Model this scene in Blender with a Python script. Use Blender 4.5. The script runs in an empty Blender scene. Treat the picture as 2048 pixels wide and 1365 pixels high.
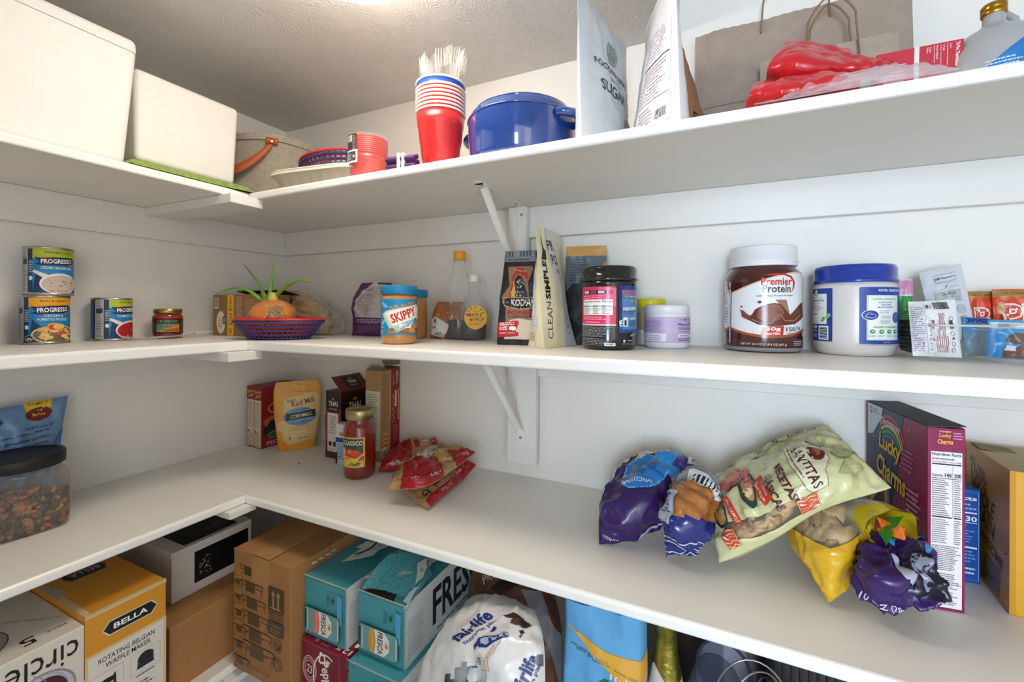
import bpy, bmesh, math, random
from mathutils import Vector, Matrix, noise
R = math.radians
random.seed(7)
scene = bpy.context.scene
COL = scene.collection
V = Vector

# ---------------------------------------------------------------- camera
# level camera, rise/fall lens; corner of the pantry at the world origin
F, TH, HY, CAMP = 874.3458, 0.4412, 622.0131, V((1.3099, -1.0, 1.5))
cd = bpy.data.cameras.new('camera'); cam = bpy.data.objects.new('camera', cd); COL.objects.link(cam)
cam.location = CAMP; cd.sensor_fit = 'HORIZONTAL'; cd.sensor_width = 36; cd.lens = F / 2048 * 36
cd.shift_y = -(682.5 - HY) / 2048; cd.clip_start = .02
cam.rotation_euler = (Matrix.Rotation(TH, 4, 'Z') @ Matrix.Rotation(R(90), 4, 'X') @ Matrix.Rotation(0.004, 4, 'Z')).to_euler()
scene.camera = cam
def pt(u, v, x=None, y=None, z=None):
    """real point seen at a measured place of the photograph, on the plane x=, y= or z="""
    a, b = u - 1024, v - HY
    a, b = a + .004 * b, b - .004 * a
    d = V((-math.sin(TH), math.cos(TH), 0)) + V((math.cos(TH), math.sin(TH), 0)) * (a / F) + V((0, 0, -b / F))
    t = (z - CAMP.z) / d.z if z is not None else (x - CAMP.x) / d.x if x is not None else (y - CAMP.y) / d.y
    return CAMP + d * t

# ---------------------------------------------------------------- materials
def lin(h):
    h = h.lstrip('#'); c = [int(h[i:i + 2], 16) / 255 for i in (0, 2, 4)]
    return [x / 12.92 if x <= .04045 else ((x + .055) / 1.055) ** 2.4 for x in c] + [1]
MC = {}
def mat(name, hx, rough=.5, metal=0., vary=.04, vs=30., bump=0., bs=200., spec=.5, coat=0., emit=0., trans=0., sub=0.):
    if name in MC: return MC[name]
    m = bpy.data.materials.new(name); m.use_nodes = True; nt = m.node_tree; p = nt.nodes['Principled BSDF']
    p.inputs['Roughness'].default_value = rough; p.inputs['Metallic'].default_value = metal
    p.inputs['Specular IOR Level'].default_value = spec; p.inputs['Coat Weight'].default_value = coat
    p.inputs['Transmission Weight'].default_value = trans
    if sub: p.inputs['Subsurface Weight'].default_value = sub; p.inputs['Subsurface Radius'].default_value = (.01, .008, .005)
    c = lin(hx); p.inputs['Base Color'].default_value = c
    tc = nt.nodes.new('ShaderNodeTexCoord')
    if vary:
        n = nt.nodes.new('ShaderNodeTexNoise'); n.inputs['Scale'].default_value = vs; n.inputs['Detail'].default_value = 5
        nt.links.new(tc.outputs['Object'], n.inputs['Vector'])
        r = nt.nodes.new('ShaderNodeValToRGB'); e = r.color_ramp.elements
        e[0].position, e[1].position = .3, .7
        e[0].color = [max(0, x * (1 - vary)) for x in c[:3]] + [1]; e[1].color = [min(1, x * (1 + vary)) for x in c[:3]] + [1]
        nt.links.new(n.outputs['Fac'], r.inputs['Fac']); nt.links.new(r.outputs['Color'], p.inputs['Base Color'])
    if bump:
        n = nt.nodes.new('ShaderNodeTexNoise'); n.inputs['Scale'].default_value = bs; n.inputs['Detail'].default_value = 4
        nt.links.new(tc.outputs['Object'], n.inputs['Vector'])
        b = nt.nodes.new('ShaderNodeBump'); b.inputs['Strength'].default_value = bump; b.inputs['Distance'].default_value = .002
        nt.links.new(n.outputs['Fac'], b.inputs['Height']); nt.links.new(b.outputs['Normal'], p.inputs['Normal'])
    if emit: p.inputs['Emission Color'].default_value = c; p.inputs['Emission Strength'].default_value = emit
    MC[name] = m; return m
def film(name, hx, op=.15, rough=.1, tint='#ffffff', gain=.5):
    """thin clear or milky plastic / glass: see-through with a glossy skin"""
    if name in MC: return MC[name]
    m = bpy.data.materials.new(name); m.use_nodes = True; nt = m.node_tree; p = nt.nodes['Principled BSDF']
    p.inputs['Base Color'].default_value = lin(hx); p.inputs['Roughness'].default_value = rough
    t = nt.nodes.new('ShaderNodeBsdfTransparent'); t.inputs['Color'].default_value = lin(tint)
    lw = nt.nodes.new('ShaderNodeLayerWeight'); lw.inputs['Blend'].default_value = .35
    mr = nt.nodes.new('ShaderNodeMapRange'); mr.inputs['To Min'].default_value = op; mr.inputs['To Max'].default_value = min(1, op + gain)
    nt.links.new(lw.outputs['Fresnel'], mr.inputs['Value'])
    x = nt.nodes.new('ShaderNodeMixShader'); nt.links.new(mr.outputs['Result'], x.inputs['Fac'])
    nt.links.new(t.outputs[0], x.inputs[1]); nt.links.new(p.outputs[0], x.inputs[2])
    nt.links.new(x.outputs[0], nt.nodes['Material Output'].inputs['Surface'])
    MC[name] = m; return m
def ink(hx, rough=.45):
    return mat('print_%s_%d' % (hx.lstrip('#'), int(rough * 100)), hx, rough, vary=.02, vs=60)

# ---------------------------------------------------------------- mesh builder
class MB:
    def __init__(s): s.v = []; s.f = []; s.m = []; s.sm = []; s.mats = []
    def mi(s, m):
        if m not in s.mats: s.mats.append(m)
        return s.mats.index(m)
    def add(s, vs, fs, m, smooth=False):
        o = len(s.v); s.v += [V(p) for p in vs]
        for i, f in enumerate(fs):
            s.f.append([o + k for k in f]); mm = m[i] if isinstance(m, list) else m
            s.m.append(s.mi(mm)); s.sm.append(smooth)
        return s
    def bm(s, b, m, smooth=False):
        b.verts.index_update(); s.add([v.co.copy() for v in b.verts], [[v.index for v in f.verts] for f in b.faces], m, smooth); b.free(); return s
    def box(s, x0, y0, z0, x1, y1, z1, m, bev=0., seg=2, rot=None, org=None):
        b = bmesh.new(); bmesh.ops.create_cube(b, size=1)
        for v in b.verts: v.co = V((x0 + (v.co.x + .5) * (x1 - x0), y0 + (v.co.y + .5) * (y1 - y0), z0 + (v.co.z + .5) * (z1 - z0)))
        if bev: bmesh.ops.bevel(b, geom=b.edges[:], offset=bev, segments=seg, profile=.5, affect='EDGES')
        if rot:
            o = V(org) if org else V(((x0 + x1) / 2, (y0 + y1) / 2, (z0 + z1) / 2))
            for v in b.verts: v.co = rot @ (v.co - o) + o
        return s.bm(b, m, bool(bev) and seg > 2)
    def lathe(s, prof, m, n=56, c=(0, 0), sx=1., sy=1., pw=2., cap0=True, cap1=True, smooth=True):
        """prof: (r, z[, mat]); pw > 2 gives a rounded square section"""
        rows = []
        for q in prof:
            row = []
            for k in range(n):
                a = 2 * math.pi * k / n; ca, sa = math.cos(a), math.sin(a)
                g = 1. if pw == 2 else (abs(ca) ** pw + abs(sa) ** pw) ** (-1 / pw)
                row.append(V((c[0] + q[0] * g * ca * sx, c[1] + q[0] * g * sa * sy, q[1])))
            rows.append(row)
        vs = [p for r in rows for p in r]; fs = []; ms = []
        for i in range(len(rows) - 1):
            mm = prof[i][2] if len(prof[i]) > 2 else m
            for k in range(n):
                fs.append([i * n + k, i * n + (k + 1) % n, (i + 1) * n + (k + 1) % n, (i + 1) * n + k]); ms.append(mm)
        s.add(vs, fs, ms, smooth)
        if cap0: s.add(rows[0], [list(range(n))[::-1]], m)
        if cap1: s.add(rows[-1], [list(range(n))], prof[-1][2] if len(prof[-1]) > 2 else m)
        return s
    def tube(s, pts, r, m, n=8, closed=False, smooth=True):
        pts = [V(p) for p in pts]; N = len(pts); rows = []; up = V((0, 0, 1)); pb = None
        for i, p in enumerate(pts):
            a = pts[(i - 1) % N] if closed or i else pts[0]; b = pts[(i + 1) % N] if closed or i < N - 1 else pts[-1]
            t = (b - a).normalized()
            if pb is None: x = t.cross(up if abs(t.z) < .9 else V((1, 0, 0))).normalized()
            else: x = (pb - t * pb.dot(t)).normalized()
            pb = x; y = t.cross(x); rr = r[i] if isinstance(r, (list, tuple)) else r
            rows.append([p + (x * math.cos(2 * math.pi * k / n) + y * math.sin(2 * math.pi * k / n)) * rr for k in range(n)])
        vs = [q for w in rows for q in w]; fs = []
        for i in range(N if closed else N - 1):
            j = (i + 1) % N
            for k in range(n): fs.append([i * n + k, i * n + (k + 1) % n, j * n + (k + 1) % n, j * n + k])
        s.add(vs, fs, m, smooth)
        if not closed: s.add(rows[0], [list(range(n))[::-1]], m); s.add(rows[-1], [list(range(n))], m)
        return s
    def grid(s, rows, m, smooth=True, wrap=False, flip=False):
        n = len(rows[0]); vs = [p for r in rows for p in r]; fs = []; ms = []
        for i in range(len(rows) - 1):
            for k in range(n if wrap else n - 1):
                l = (k + 1) % n; f = [i * n + k, i * n + l, (i + 1) * n + l, (i + 1) * n + k]
                mm = m(i, k) if callable(m) else m
                if mm is None: continue      # a hole in the surface
                fs.append(f[::-1] if flip else f); ms.append(mm)
        return s.add(vs, fs, ms, smooth)
    def prism(s, poly, y0, y1, m, ax='y'):
        """extrude a 2D outline; ax is the extrusion axis, the outline lives in the other two"""
        def mk(p, t): return V((p[0], t, p[1])) if ax == 'y' else V((t, p[0], p[1])) if ax == 'x' else V((p[0], p[1], t))
        n = len(poly); vs = [mk(p, y0) for p in poly] + [mk(p, y1) for p in poly]
        return s.add(vs, [list(range(n)), list(range(n, 2 * n))[::-1]] + [[i, n + i, n + (i + 1) % n, (i + 1) % n] for i in range(n)], m)
    def mesh(s, name, org):
        me = bpy.data.meshes.new(name); o = V(org)
        me.from_pydata([tuple(p - o) for p in s.v], [], s.f)
        for m in s.mats: me.materials.append(m)
        me.polygons.foreach_set('material_index', s.m); me.polygons.foreach_set('use_smooth', s.sm)
        me.update(); return me

def tag(o, label=None, cat=None, group=None, kind=None):
    for k, x in (('label', label), ('category', cat), ('group', group), ('kind', kind)):
        if x: o[k] = x
    return o
def T(mb, name, label, cat, loc=(0, 0, 0), rz=0., group=None, kind=None, org=None):
    """a top-level thing that is one mesh; local coordinates unless org gives the world point its mesh is built around"""
    o = bpy.data.objects.new(name, mb.mesh(name, org or (0, 0, 0))); COL.objects.link(o)
    o.location = org or loc; o.rotation_euler = (0, 0, rz) if not isinstance(rz, tuple) else rz
    return tag(o, label, cat, group, kind)
def E(name, label, cat, loc=(0, 0, 0), rz=0., group=None):
    o = bpy.data.objects.new(name, None); o.empty_display_size = .02; COL.objects.link(o)
    o.location = loc; o.rotation_euler = (0, 0, rz) if not isinstance(rz, tuple) else rz
    return tag(o, label, cat, group)
def P(mb, name, parent, label=None, org=(0, 0, 0), kind=None):
    o = bpy.data.objects.new(name, mb.mesh(name, org)); COL.objects.link(o); o.parent = parent
    return tag(o, label, kind=kind)
def copy_thing(o, loc, rz=None, label=None):
    c = o.copy(); COL.objects.link(c); c.location = loc
    if rz is not None: c.rotation_euler = (0, 0, rz) if not isinstance(rz, tuple) else rz
    if label: c['label'] = label
    for ch in list(o.children):
        d = ch.copy(); COL.objects.link(d); d.parent = c
    return c
def struct(mb, name): return T(mb, name, None, None, kind='structure')

# ---------------------------------------------------------------- printed artwork
def plane(o, ux, uy):
    o, ux, uy = V(o), V(ux).normalized(), V(uy).normalized(); n = ux.cross(uy)
    return lambda u, v, e: o + ux * u + uy * v + n * e
def cylS(Rr, z0=0., a0=-math.pi / 2, c=(0, 0), taper=0.):
    """u is arc length from the front, v the height"""
    def f(u, v, e):
        a = a0 + u / Rr; r = Rr + e + taper * v
        return V((c[0] + r * math.cos(a), c[1] + r * math.sin(a), z0 + v))
    return f
def gridS(rows, W, H, lift=7e-4):
    n, m = len(rows) - 1, len(rows[0]) - 1
    du, dv = W / m, H / n
    def q(a, b):
        a = min(max(a, 0), n - 1e-6); b = min(max(b, 0), m - 1e-6); i, j = int(a), int(b); s, t = a - i, b - j
        return (rows[i][j] * (1 - t) + rows[i][j + 1] * t) * (1 - s) + (rows[i + 1][j] * (1 - t) + rows[i + 1][j + 1] * t) * s
    def f(u, v, e):
        a, b = v / H * n, u / W * m; p = q(a, b)
        nn = (q(a, b + .4) - q(a, b - .4)).cross(q(a + .4, b) - q(a - .4, b))
        return p + (nn.normalized() * e if nn.length > 1e-12 else V((0, 0, 0)))
    f.du, f.dv, f.lift = du, dv, lift
    return f
TX = {}
def text2d(s, bold):
    k = (s, bold)
    if k in TX: return TX[k]
    c = bpy.data.curves.new('t', 'FONT'); c.body = s; c.resolution_u = 2; c.offset = .012 * bold
    o = bpy.data.objects.new('t', c); me = o.to_mesh()
    vs = [(v.co.x, v.co.y) for v in me.vertices]; fs = [list(p.vertices) for p in me.polygons]
    o.to_mesh_clear(); bpy.data.objects.remove(o); bpy.data.curves.remove(c)
    x0, x1 = min(v[0] for v in vs), max(v[0] for v in vs); y0, y1 = min(v[1] for v in vs), max(v[1] for v in vs)
    vs = [((x - x0) / (x1 - x0) - .5, (y - y0) / (y1 - y0) - .5) for x, y in vs]
    TX[k] = (vs, fs); return TX[k]
def rot2(vs, a, c=(0, 0)):
    ca, sa = math.cos(R(a)), math.sin(R(a))
    return [(c[0] + (x - c[0]) * ca - (y - c[1]) * sa, c[1] + (x - c[0]) * sa + (y - c[1]) * ca) for x, y in vs]
def stroke(pts, w, closed=False):
    vs = []; fs = []; n = len(pts)
    for i, p in enumerate(pts):
        a = pts[i - 1] if i or closed else p; b = pts[(i + 1) % n] if i < n - 1 or closed else p
        dx, dy = b[0] - a[0], b[1] - a[1]; l = math.hypot(dx, dy) or 1
        vs += [(p[0] - dy / l * w / 2, p[1] + dx / l * w / 2), (p[0] + dy / l * w / 2, p[1] - dx / l * w / 2)]
    for i in range(n if closed else n - 1):
        j = (i + 1) % n; fs.append([2 * i + 1, 2 * j + 1, 2 * j, 2 * i])
    return vs, fs
def ell(cx, cy, rx, ry, n=28, a0=0, a1=360):
    return [(cx + rx * math.cos(R(a0 + (a1 - a0) * k / n)), cy + ry * math.sin(R(a0 + (a1 - a0) * k / n))) for k in range(n + (a1 - a0 != 360))]
def shape(it):
    k = it[0]
    if k == 'r': x0, y0, x1, y1 = it[1:5]; return [(x0, y0), (x1, y0), (x1, y1), (x0, y1)], [[0, 1, 2, 3]], it[5]
    if k == 'e': p = ell(*it[1:5]); return p, [list(range(len(p)))], it[5]
    if k == 'o':
        a, b = ell(*it[1:5]), ell(it[1], it[2], it[3] - it[5], it[4] - it[5]); n = len(a)
        return a + b, [[i, (i + 1) % n, n + (i + 1) % n, n + i] for i in range(n)], it[6]
    if k == 'p': return list(it[1]), [list(range(len(it[1])))], it[2]
    if k == 'rr':
        x0, y0, x1, y1, r = it[1:6]; p = []
        for cx, cy, a in ((x1 - r, y1 - r, 0), (x0 + r, y1 - r, 90), (x0 + r, y0 + r, 180), (x1 - r, y0 + r, 270)): p += ell(cx, cy, r, r, 5, a, a + 90)
        return p, [list(range(len(p)))], it[6]
    if k == 'fr':
        x0, y0, x1, y1, w = it[1:6]; p, f = stroke([(x0, y0), (x1, y0), (x1, y1), (x0, y1)], w, True); return p, f, it[6]
    if k == 't':
        vs, fs = text2d(it[1], it[8] if len(it) > 8 else 1); cx, cy, w, h = it[2:6]
        return rot2([(cx + x * w, cy + y * h) for x, y in vs], it[7] if len(it) > 7 else 0, (cx, cy)), fs, it[6]
    if k == 'ln': p, f = stroke(it[1], it[2]); return p, f, it[3]
    if k == 'tl':   # lines of print too small to read
        x0, y0, x1, y1, n, c = it[1:7]; rg = random.Random(int(x0 * 1e5) + n); vs = []; fs = []; dy = (y1 - y0) / n
        for i in range(n):
            y = y1 - dy * (i + .8); x = x0; xe = x1 - rg.random() * .3 * (x1 - x0)
            while x < xe:
                w = min((.04 + .1 * rg.random()) * (x1 - x0), xe - x); b = len(vs)
                vs += [(x, y), (x + w, y), (x + w, y + dy * .42), (x, y + dy * .42)]; fs.append([b, b + 1, b + 2, b + 3]); x += w + .022 * (x1 - x0)
        return vs, fs, c
    if k == 'bc':
        x0, y0, x1, y1, n, c = it[1:7]; rg = random.Random(n); vs = []; fs = []; dx = (x1 - x0) / n
        for i in range(n):
            w = dx * (.3 + .5 * rg.random()); b = len(vs); x = x0 + dx * i
            vs += [(x, y0), (x + w, y0), (x + w, y1), (x, y1)]; fs.append([b, b + 1, b + 2, b + 3])
        return vs, fs, c
def art(mb, S, items, du=0., dv=0., e0=2e-4, e=3.5e-5, rough=.45, tf=None, clip=None):
    """print flat shapes onto a surface S; du/dv cut them finely enough to follow a curve"""
    if hasattr(S, 'du'): du, dv, e0 = S.du, S.dv, max(e0, S.lift)   # cut along the cloth's own grid lines
    for i, it in enumerate(items):
        vs, fs, c = shape(it)
        if tf: vs = [tf(p) for p in vs]
        if du or dv or clip:
            b = bmesh.new(); bv = [b.verts.new((x, y, 0)) for x, y in vs]
            for f in fs:
                try: b.faces.new([bv[k] for k in f])
                except ValueError: pass
            xs = [v[0] for v in vs]; ys = [v[1] for v in vs]
            if clip:
                for co, no in (((clip[0], 0, 0), (-1, 0, 0)), ((clip[2], 0, 0), (1, 0, 0)), ((0, clip[1], 0), (0, -1, 0)), ((0, clip[3], 0), (0, 1, 0))):
                    bmesh.ops.bisect_plane(b, geom=b.verts[:] + b.edges[:] + b.faces[:], plane_co=co, plane_no=no, clear_outer=True)
            for st, lo, hi, no in ((du, min(xs), max(xs), (1, 0, 0)), (dv, min(ys), max(ys), (0, 1, 0))):
                if st:
                    q = math.ceil(lo / st + 1e-6)
                    while q * st < hi - 1e-7:
                        bmesh.ops.bisect_plane(b, geom=b.verts[:] + b.edges[:] + b.faces[:], plane_co=(q * st,) * 2 + (0,), plane_no=no); q += 1
            b.verts.index_update(); vs = [(v.co.x, v.co.y) for v in b.verts]; fs = [[v.index for v in f.verts] for f in b.faces]; b.free()
        if not fs: continue
        # wind every face the same way so that normals look outwards
        out = []
        for f in fs:
            ar = sum(vs[f[k]][0] * vs[f[(k + 1) % len(f)]][1] - vs[f[(k + 1) % len(f)]][0] * vs[f[k]][1] for k in range(len(f)))
            out.append(f if ar >= 0 else f[::-1])
        mb.add([S(x, y, e0 + e * i) for x, y in vs], out, c if not isinstance(c, str) else ink(c, rough), bool(du or dv))

# ---------------------------------------------------------------- solids used many times
def carton(w, d, h, m, front=(), right=(), left=(), top=(), bev=.001, rough=.45, open_top=False, seam=None):
    """a printed box, base centre at the origin, front towards -y"""
    b = MB(); b.box(-w / 2, -d / 2, 0, w / 2, d / 2, h, m, bev, 2)
    art(b, plane((-w / 2, -d / 2, 0), (1, 0, 0), (0, 0, 1)), front, rough=rough)
    art(b, plane((w / 2, -d / 2, 0), (0, 1, 0), (0, 0, 1)), right, rough=rough)
    art(b, plane((-w / 2, d / 2, 0), (0, -1, 0), (0, 0, 1)), left, rough=rough)
    art(b, plane((-w / 2, -d / 2, h), (1, 0, 0), (0, 1, 0)), top, rough=rough)
    return b
def crom(p, t):
    n = len(p) - 1; t = min(max(t, 0), 1) * n; i = min(int(t), n - 1); t -= i
    a, b, c, d = p[max(i - 1, 0)] if i else p[0] * 2 - p[1], p[i], p[i + 1], p[i + 2] if i + 2 <= n else p[n] * 2 - p[n - 1]
    return (b * 2 + (c - a) * t + (a * 2 - b * 5 + c * 4 - d) * t * t + (b * 3 - a - c * 3 + d) * t ** 3) / 2
def crease(q): return 1 - 2.6 * min(.77, abs(noise.noise(q)) * 1.6) ** .75
def patch(ctrl, T, n=52, m=52, cr=.004, cs=16., back=1., seed=0., floor=None, edge=.5):
    """soft bag: control rows of points, pillow thickness T(u, v); gives the front and back point grids"""
    fr = []; bk = []; base = []; sgn = None
    for i in range(n + 1):
        c = [crom(r, 0) for r in ctrl] ; row = []
        for j in range(m + 1): row.append(crom([crom(r, j / m) for r in ctrl], i / n))
        base.append(row)
    for i in range(n + 1):
        f = []; k = []
        for j in range(m + 1):
            p = base[i][j]; du = base[i][min(j + 1, m)] - base[i][max(j - 1, 0)]; dv = base[min(i + 1, n)][j] - base[max(i - 1, 0)][j]
            nn = du.cross(dv).normalized(); u, v = j / m, i / n
            if sgn is None:
                pc = base[n // 2][m // 2]; nc = (base[n // 2][m // 2 + 1] - base[n // 2][m // 2 - 1]).cross(base[n // 2 + 1][m // 2] - base[n // 2 - 1][m // 2]); sgn = 1 if nc.dot(CAMP - pc) > 0 else -1
            nn = nn * sgn
            e = (max(0, 1 - abs(2 * u - 1) ** 2.6)) ** edge * (max(0, 1 - abs(2 * v - 1) ** 3.2)) ** edge
            th = T(u, v) * e if callable(T) else T * e
            q = V((p.x + seed, p.y, p.z)) * cs
            w = cr * (.9 * noise.noise(q) + .8 * crease(q * 1.1) + .45 * crease(q * 2.7 + V((7, 3, 1))) + .15 * noise.noise(q * 5.1)) * min(1, e * 1.6 + .25)
            a = p + nn * (th + w); b = p - nn * (th * back) - nn * .0012
            if floor is not None:
                a.z = max(a.z, floor + .002); b.z = max(b.z, floor + .001)
            f.append(a); k.append(b)
        fr.append(f); bk.append(k)
    return fr, bk
def bag(mb, ctrl, T, mt, mb_back=None, **kw):
    fr, bk = patch(ctrl, T, **kw); mb.grid(fr, mt); mb.grid(bk, mb_back or (mt if not callable(mt) else mt(0, 0)), flip=True)
    n, k = len(fr), len(fr[0])
    rim = [(i, 0) for i in range(n)] + [(n - 1, j) for j in range(1, k)] + [(i, k - 1) for i in range(n - 2, -1, -1)] + [(0, j) for j in range(k - 2, 0, -1)]
    mb.grid([[fr[i][j] for i, j in rim], [bk[i][j] for i, j in rim]], mb_back or (mt if not callable(mt) else mt(0, 0)), wrap=True)
    return fr
def pouch(mb, H, W, Tk, m, n=36, k=30, p=2., cr=.002, cs=22., seed=0., lean=0., base=True, mback=None):
    """stand-up bag: W(v), Tk(v) width and thickness at height fraction v; front -y; returns front grid and right side grid"""
    rows = []
    for i in range(n + 1):
        v = i / n; w, t, pp = W(v), Tk(v), p(v) if callable(p) else p; fr = []; bk = []
        for j in range(k + 1):
            u = 2 * j / k - 1
            if pp > 2.5: u = math.sin(u * math.pi / 2) if False else u
            g = (max(0, 1 - abs(u) ** pp)) ** (1 / pp); x = u * w / 2; y = t / 2 * g
            q = V((x + seed, seed, v * H)) * cs
            wv = cr * (.9 * noise.noise(q) + .8 * crease(q * 1.2) + .3 * crease(q * 2.9)) * min(1, g + .1)
            fr.append(V((x, -y - wv - .0004 + lean * v * H, v * H))); bk.append(V((x, y + wv * .6 + .0004 + lean * v * H, v * H)))
        rows.append((fr, bk))
    mb.grid([r[0] for r in rows], m); mb.grid([r[1] for r in rows], mback or (m if not callable(m) else m(0, 0)), flip=True)
    for s in (0, k): mb.grid([[r[0][s], r[1][s]] for r in rows], mback or (m if not callable(m) else m(0, 0)), flip=(s == 0))
    for r in (rows[0], rows[-1]): mb.grid([r[0], r[1]], mback or (m if not callable(m) else m(0, 0)))
    return [r[0] for r in rows]
LAMP, WORLD, WINDOW, EXPO = 21, 2.4, 64, .18

# ================================================================ the room
WALL = mat('painted_wall', '#eeebe5', .55, vary=.012, vs=6, bump=.12, bs=60)
SHELF = mat('shelf_paint', '#eeebe4', .42, vary=.012, vs=9, bump=.1, bs=120)
EDGE = mat('shelf_edge_paint', '#f3f2ef', .3, vary=.01)
TRIM = mat('trim_paint', '#e9e7e3', .4, vary=.01)
WHITE = mat('white_metal', '#ecebe8', .35, vary=.01)
STEEL = mat('screw_steel', '#b8b8b8', .3, 1., vary=0)
def ceiling_mat():
    """hand-trowelled ceiling: ridged strokes as bump"""
    m = mat('textured_ceiling', '#d9d7d3', .6, vary=.015, vs=5); nt = m.node_tree; p = nt.nodes['Principled BSDF']
    tc = nt.nodes['Texture Coordinate']; n1 = nt.nodes.new('ShaderNodeTexNoise'); n1.inputs['Scale'].default_value = 13
    mx = nt.nodes.new('ShaderNodeMix'); mx.data_type = 'VECTOR'; mx.inputs['Factor'].default_value = .12
    nt.links.new(tc.outputs['Object'], n1.inputs['Vector']); nt.links.new(tc.outputs['Object'], mx.inputs[4]); nt.links.new(n1.outputs['Color'], mx.inputs[5])
    w = nt.nodes.new('ShaderNodeTexWave'); w.inputs['Scale'].default_value = 46; w.inputs['Distortion'].default_value = 13; w.inputs['Detail'].default_value = 3; w.inputs['Detail Scale'].default_value = 1.4
    nt.links.new(mx.outputs[1], w.inputs['Vector'])
    n2 = nt.nodes.new('ShaderNodeTexNoise'); n2.inputs['Scale'].default_value = 16; nt.links.new(tc.outputs['Object'], n2.inputs['Vector'])
    r = nt.nodes.new('ShaderNodeMapRange'); r.inputs['From Min'].default_value = .36; r.inputs['From Max'].default_value = .56; nt.links.new(n2.outputs['Fac'], r.inputs['Value'])
    mu = nt.nodes.new('ShaderNodeMath'); mu.operation = 'MULTIPLY'; pw = nt.nodes.new('ShaderNodeMath'); pw.operation = 'POWER'; pw.inputs[1].default_value = 3
    nt.links.new(w.outputs['Fac'], pw.inputs[0]); nt.links.new(pw.outputs[0], mu.inputs[0]); nt.links.new(r.outputs['Result'], mu.inputs[1])
    b = nt.nodes.new('ShaderNodeBump'); b.inputs['Strength'].default_value = .45; b.inputs['Distance'].default_value = .0022
    nt.links.new(mu.outputs[0], b.inputs['Height']); nt.links.new(b.outputs['Normal'], p.inputs['Normal'])
    return m
CEIL = ceiling_mat()
XR, YF = 2.35, -1.78
struct(MB().box(-.1, YF, 0, 0, .1, 2.5, WALL), 'wall_left')
struct(MB().box(0, 0, 0, XR, .1, 2.5, WALL), 'wall_back')
struct(MB().box(XR, YF, 0, XR + .1, .1, 2.5, WALL), 'wall_right')
struct(MB().box(-.1, YF - 2, -.1, XR + 2, .1, 0, mat('carpet', '#8d857a', .95, vary=.15, vs=200, bump=.5, bs=300)), 'floor')
# low ceiling over the shelves ends in a rounded edge; the ceiling beyond is higher
b = bmesh.new(); bmesh.ops.create_cube(b, size=1)
for v in b.verts: v.co = V((-.05 + (v.co.x + .5) * 1.2822, YF + (v.co.y + .5) * -YF, 2.0945 + (v.co.z + .5) * .5))
bmesh.ops.bevel(b, geom=[e for e in b.edges if all(v.co.x > 1 and v.co.z < 2.2 for v in e.verts)], offset=.022, segments=8, profile=.5, affect='EDGES')
struct(MB().bm(b, CEIL), 'ceiling')
struct(MB().box(1.22, YF, 2.5, XR + .1, .1, 2.6, WALL), 'ceiling_2')
# front wall with the doorway the photographer stands at; a window in the next room lights the back wall through it
DX, YW = 1.25, -3.3
struct(MB().box(-.1, YF - .1, 0, DX, YF, 2.6, WALL), 'wall_front')
struct(MB().box(DX, YF - .1, 2.12, XR + .1, YF, 2.6, WALL), 'wall_front_2')
wx0, wx1, wz0, wz1 = 1.08, 1.92, .95, 2.1
fw = MB()
for x0, z0, x1, z1 in ((.4, 0, wx0, 2.6), (wx1, 0, XR + .4, 2.6), (wx0, 0, wx1, wz0), (wx0, wz1, wx1, 2.6)): fw.box(x0, YW - .1, z0, x1, YW, z1, WALL)
struct(fw, 'wall_far')
wf = MB()
for x0, z0, x1, z1 in ((wx0, wz0, wx0 + .05, wz1), (wx1 - .05, wz0, wx1, wz1), (wx0, wz0, wx1, wz0 + .05), (wx0, wz1 - .05, wx1, wz1), (1.49, wz0, 1.51, wz1), (wx0, 1.51, wx1, 1.53)):
    wf.box(x0, YW - .07, z0, x1, YW - .02, z1, TRIM)
struct(wf, 'window_1')

def shelf_board(x0, y0, x1, y1, zt, th, edge):
    """board with a rounded nosing on its front edge ('x' faces +x, 'y' faces -y)"""
    m = MB(); r = .0055; pf = []
    for a in (90, 60, 30, 0): pf.append((-r + r * math.cos(R(a)), zt - r + r * math.sin(R(a))))
    for a in (0, -45, -90): pf.append((-r * .6 + r * .6 * math.cos(R(a)), zt - th + r * .6 + r * .6 * math.sin(R(a))))
    if edge == 'y':
        m.box(x0, y0 + .006, zt - th, x1, y1, zt, SHELF)
        m.prism([(y0 - q[0], q[1]) for q in pf] + [(y0 + .0062, zt - th), (y0 + .0062, zt)], x0, x1, EDGE, 'x')
    else:
        m.box(x0, y0, zt - th, x1 - .006, y1, zt, SHELF)
        m.prism([(x1 + q[0], q[1]) for q in pf] + [(x1 - .0062, zt - th), (x1 - .0062, zt)], y0, y1, EDGE, 'y')
    return m
ZT, ZM, ZB, ZL = 1.7706, 1.4285, 1.0886, .734
names = ('top', 'middle', 'long lower', 'lowest')
for zt, th, dl, db, nm in ((ZT, .0175, .327, .347, 'top'), (ZM, .0222, .327, .347, 'middle'), (ZB, .0177, .365, .377, 'wide lower'), (ZL, .018, .365, .377, 'lowest')):
    T(shelf_board(.0005, -db, XR - .001, -.0005, zt, th, 'y'), 'shelf_board', 'white %s shelf board along the back wall%s' % (nm, {'top': ' above the metal bracket under the kraft bags', 'middle': ' with the protein tubs and pouches', 'wide lower': ' carrying chip bags and pasta', 'lowest': ' carrying soda cartons, half hidden'}[nm]), 'shelf', group='shelf boards')
    T(shelf_board(.0005, -1.75, dl, -db - .0006, zt, th, 'x'), 'shelf_board', 'white %s shelf board along the left wall%s' % (nm, {'top': ' under the two foam coolers', 'middle': ' with the soup cans', 'wide lower': ' under the candy jar', 'lowest': ' under the waffle maker box'}[nm]), 'shelf', group='shelf boards')
k = 1
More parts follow.
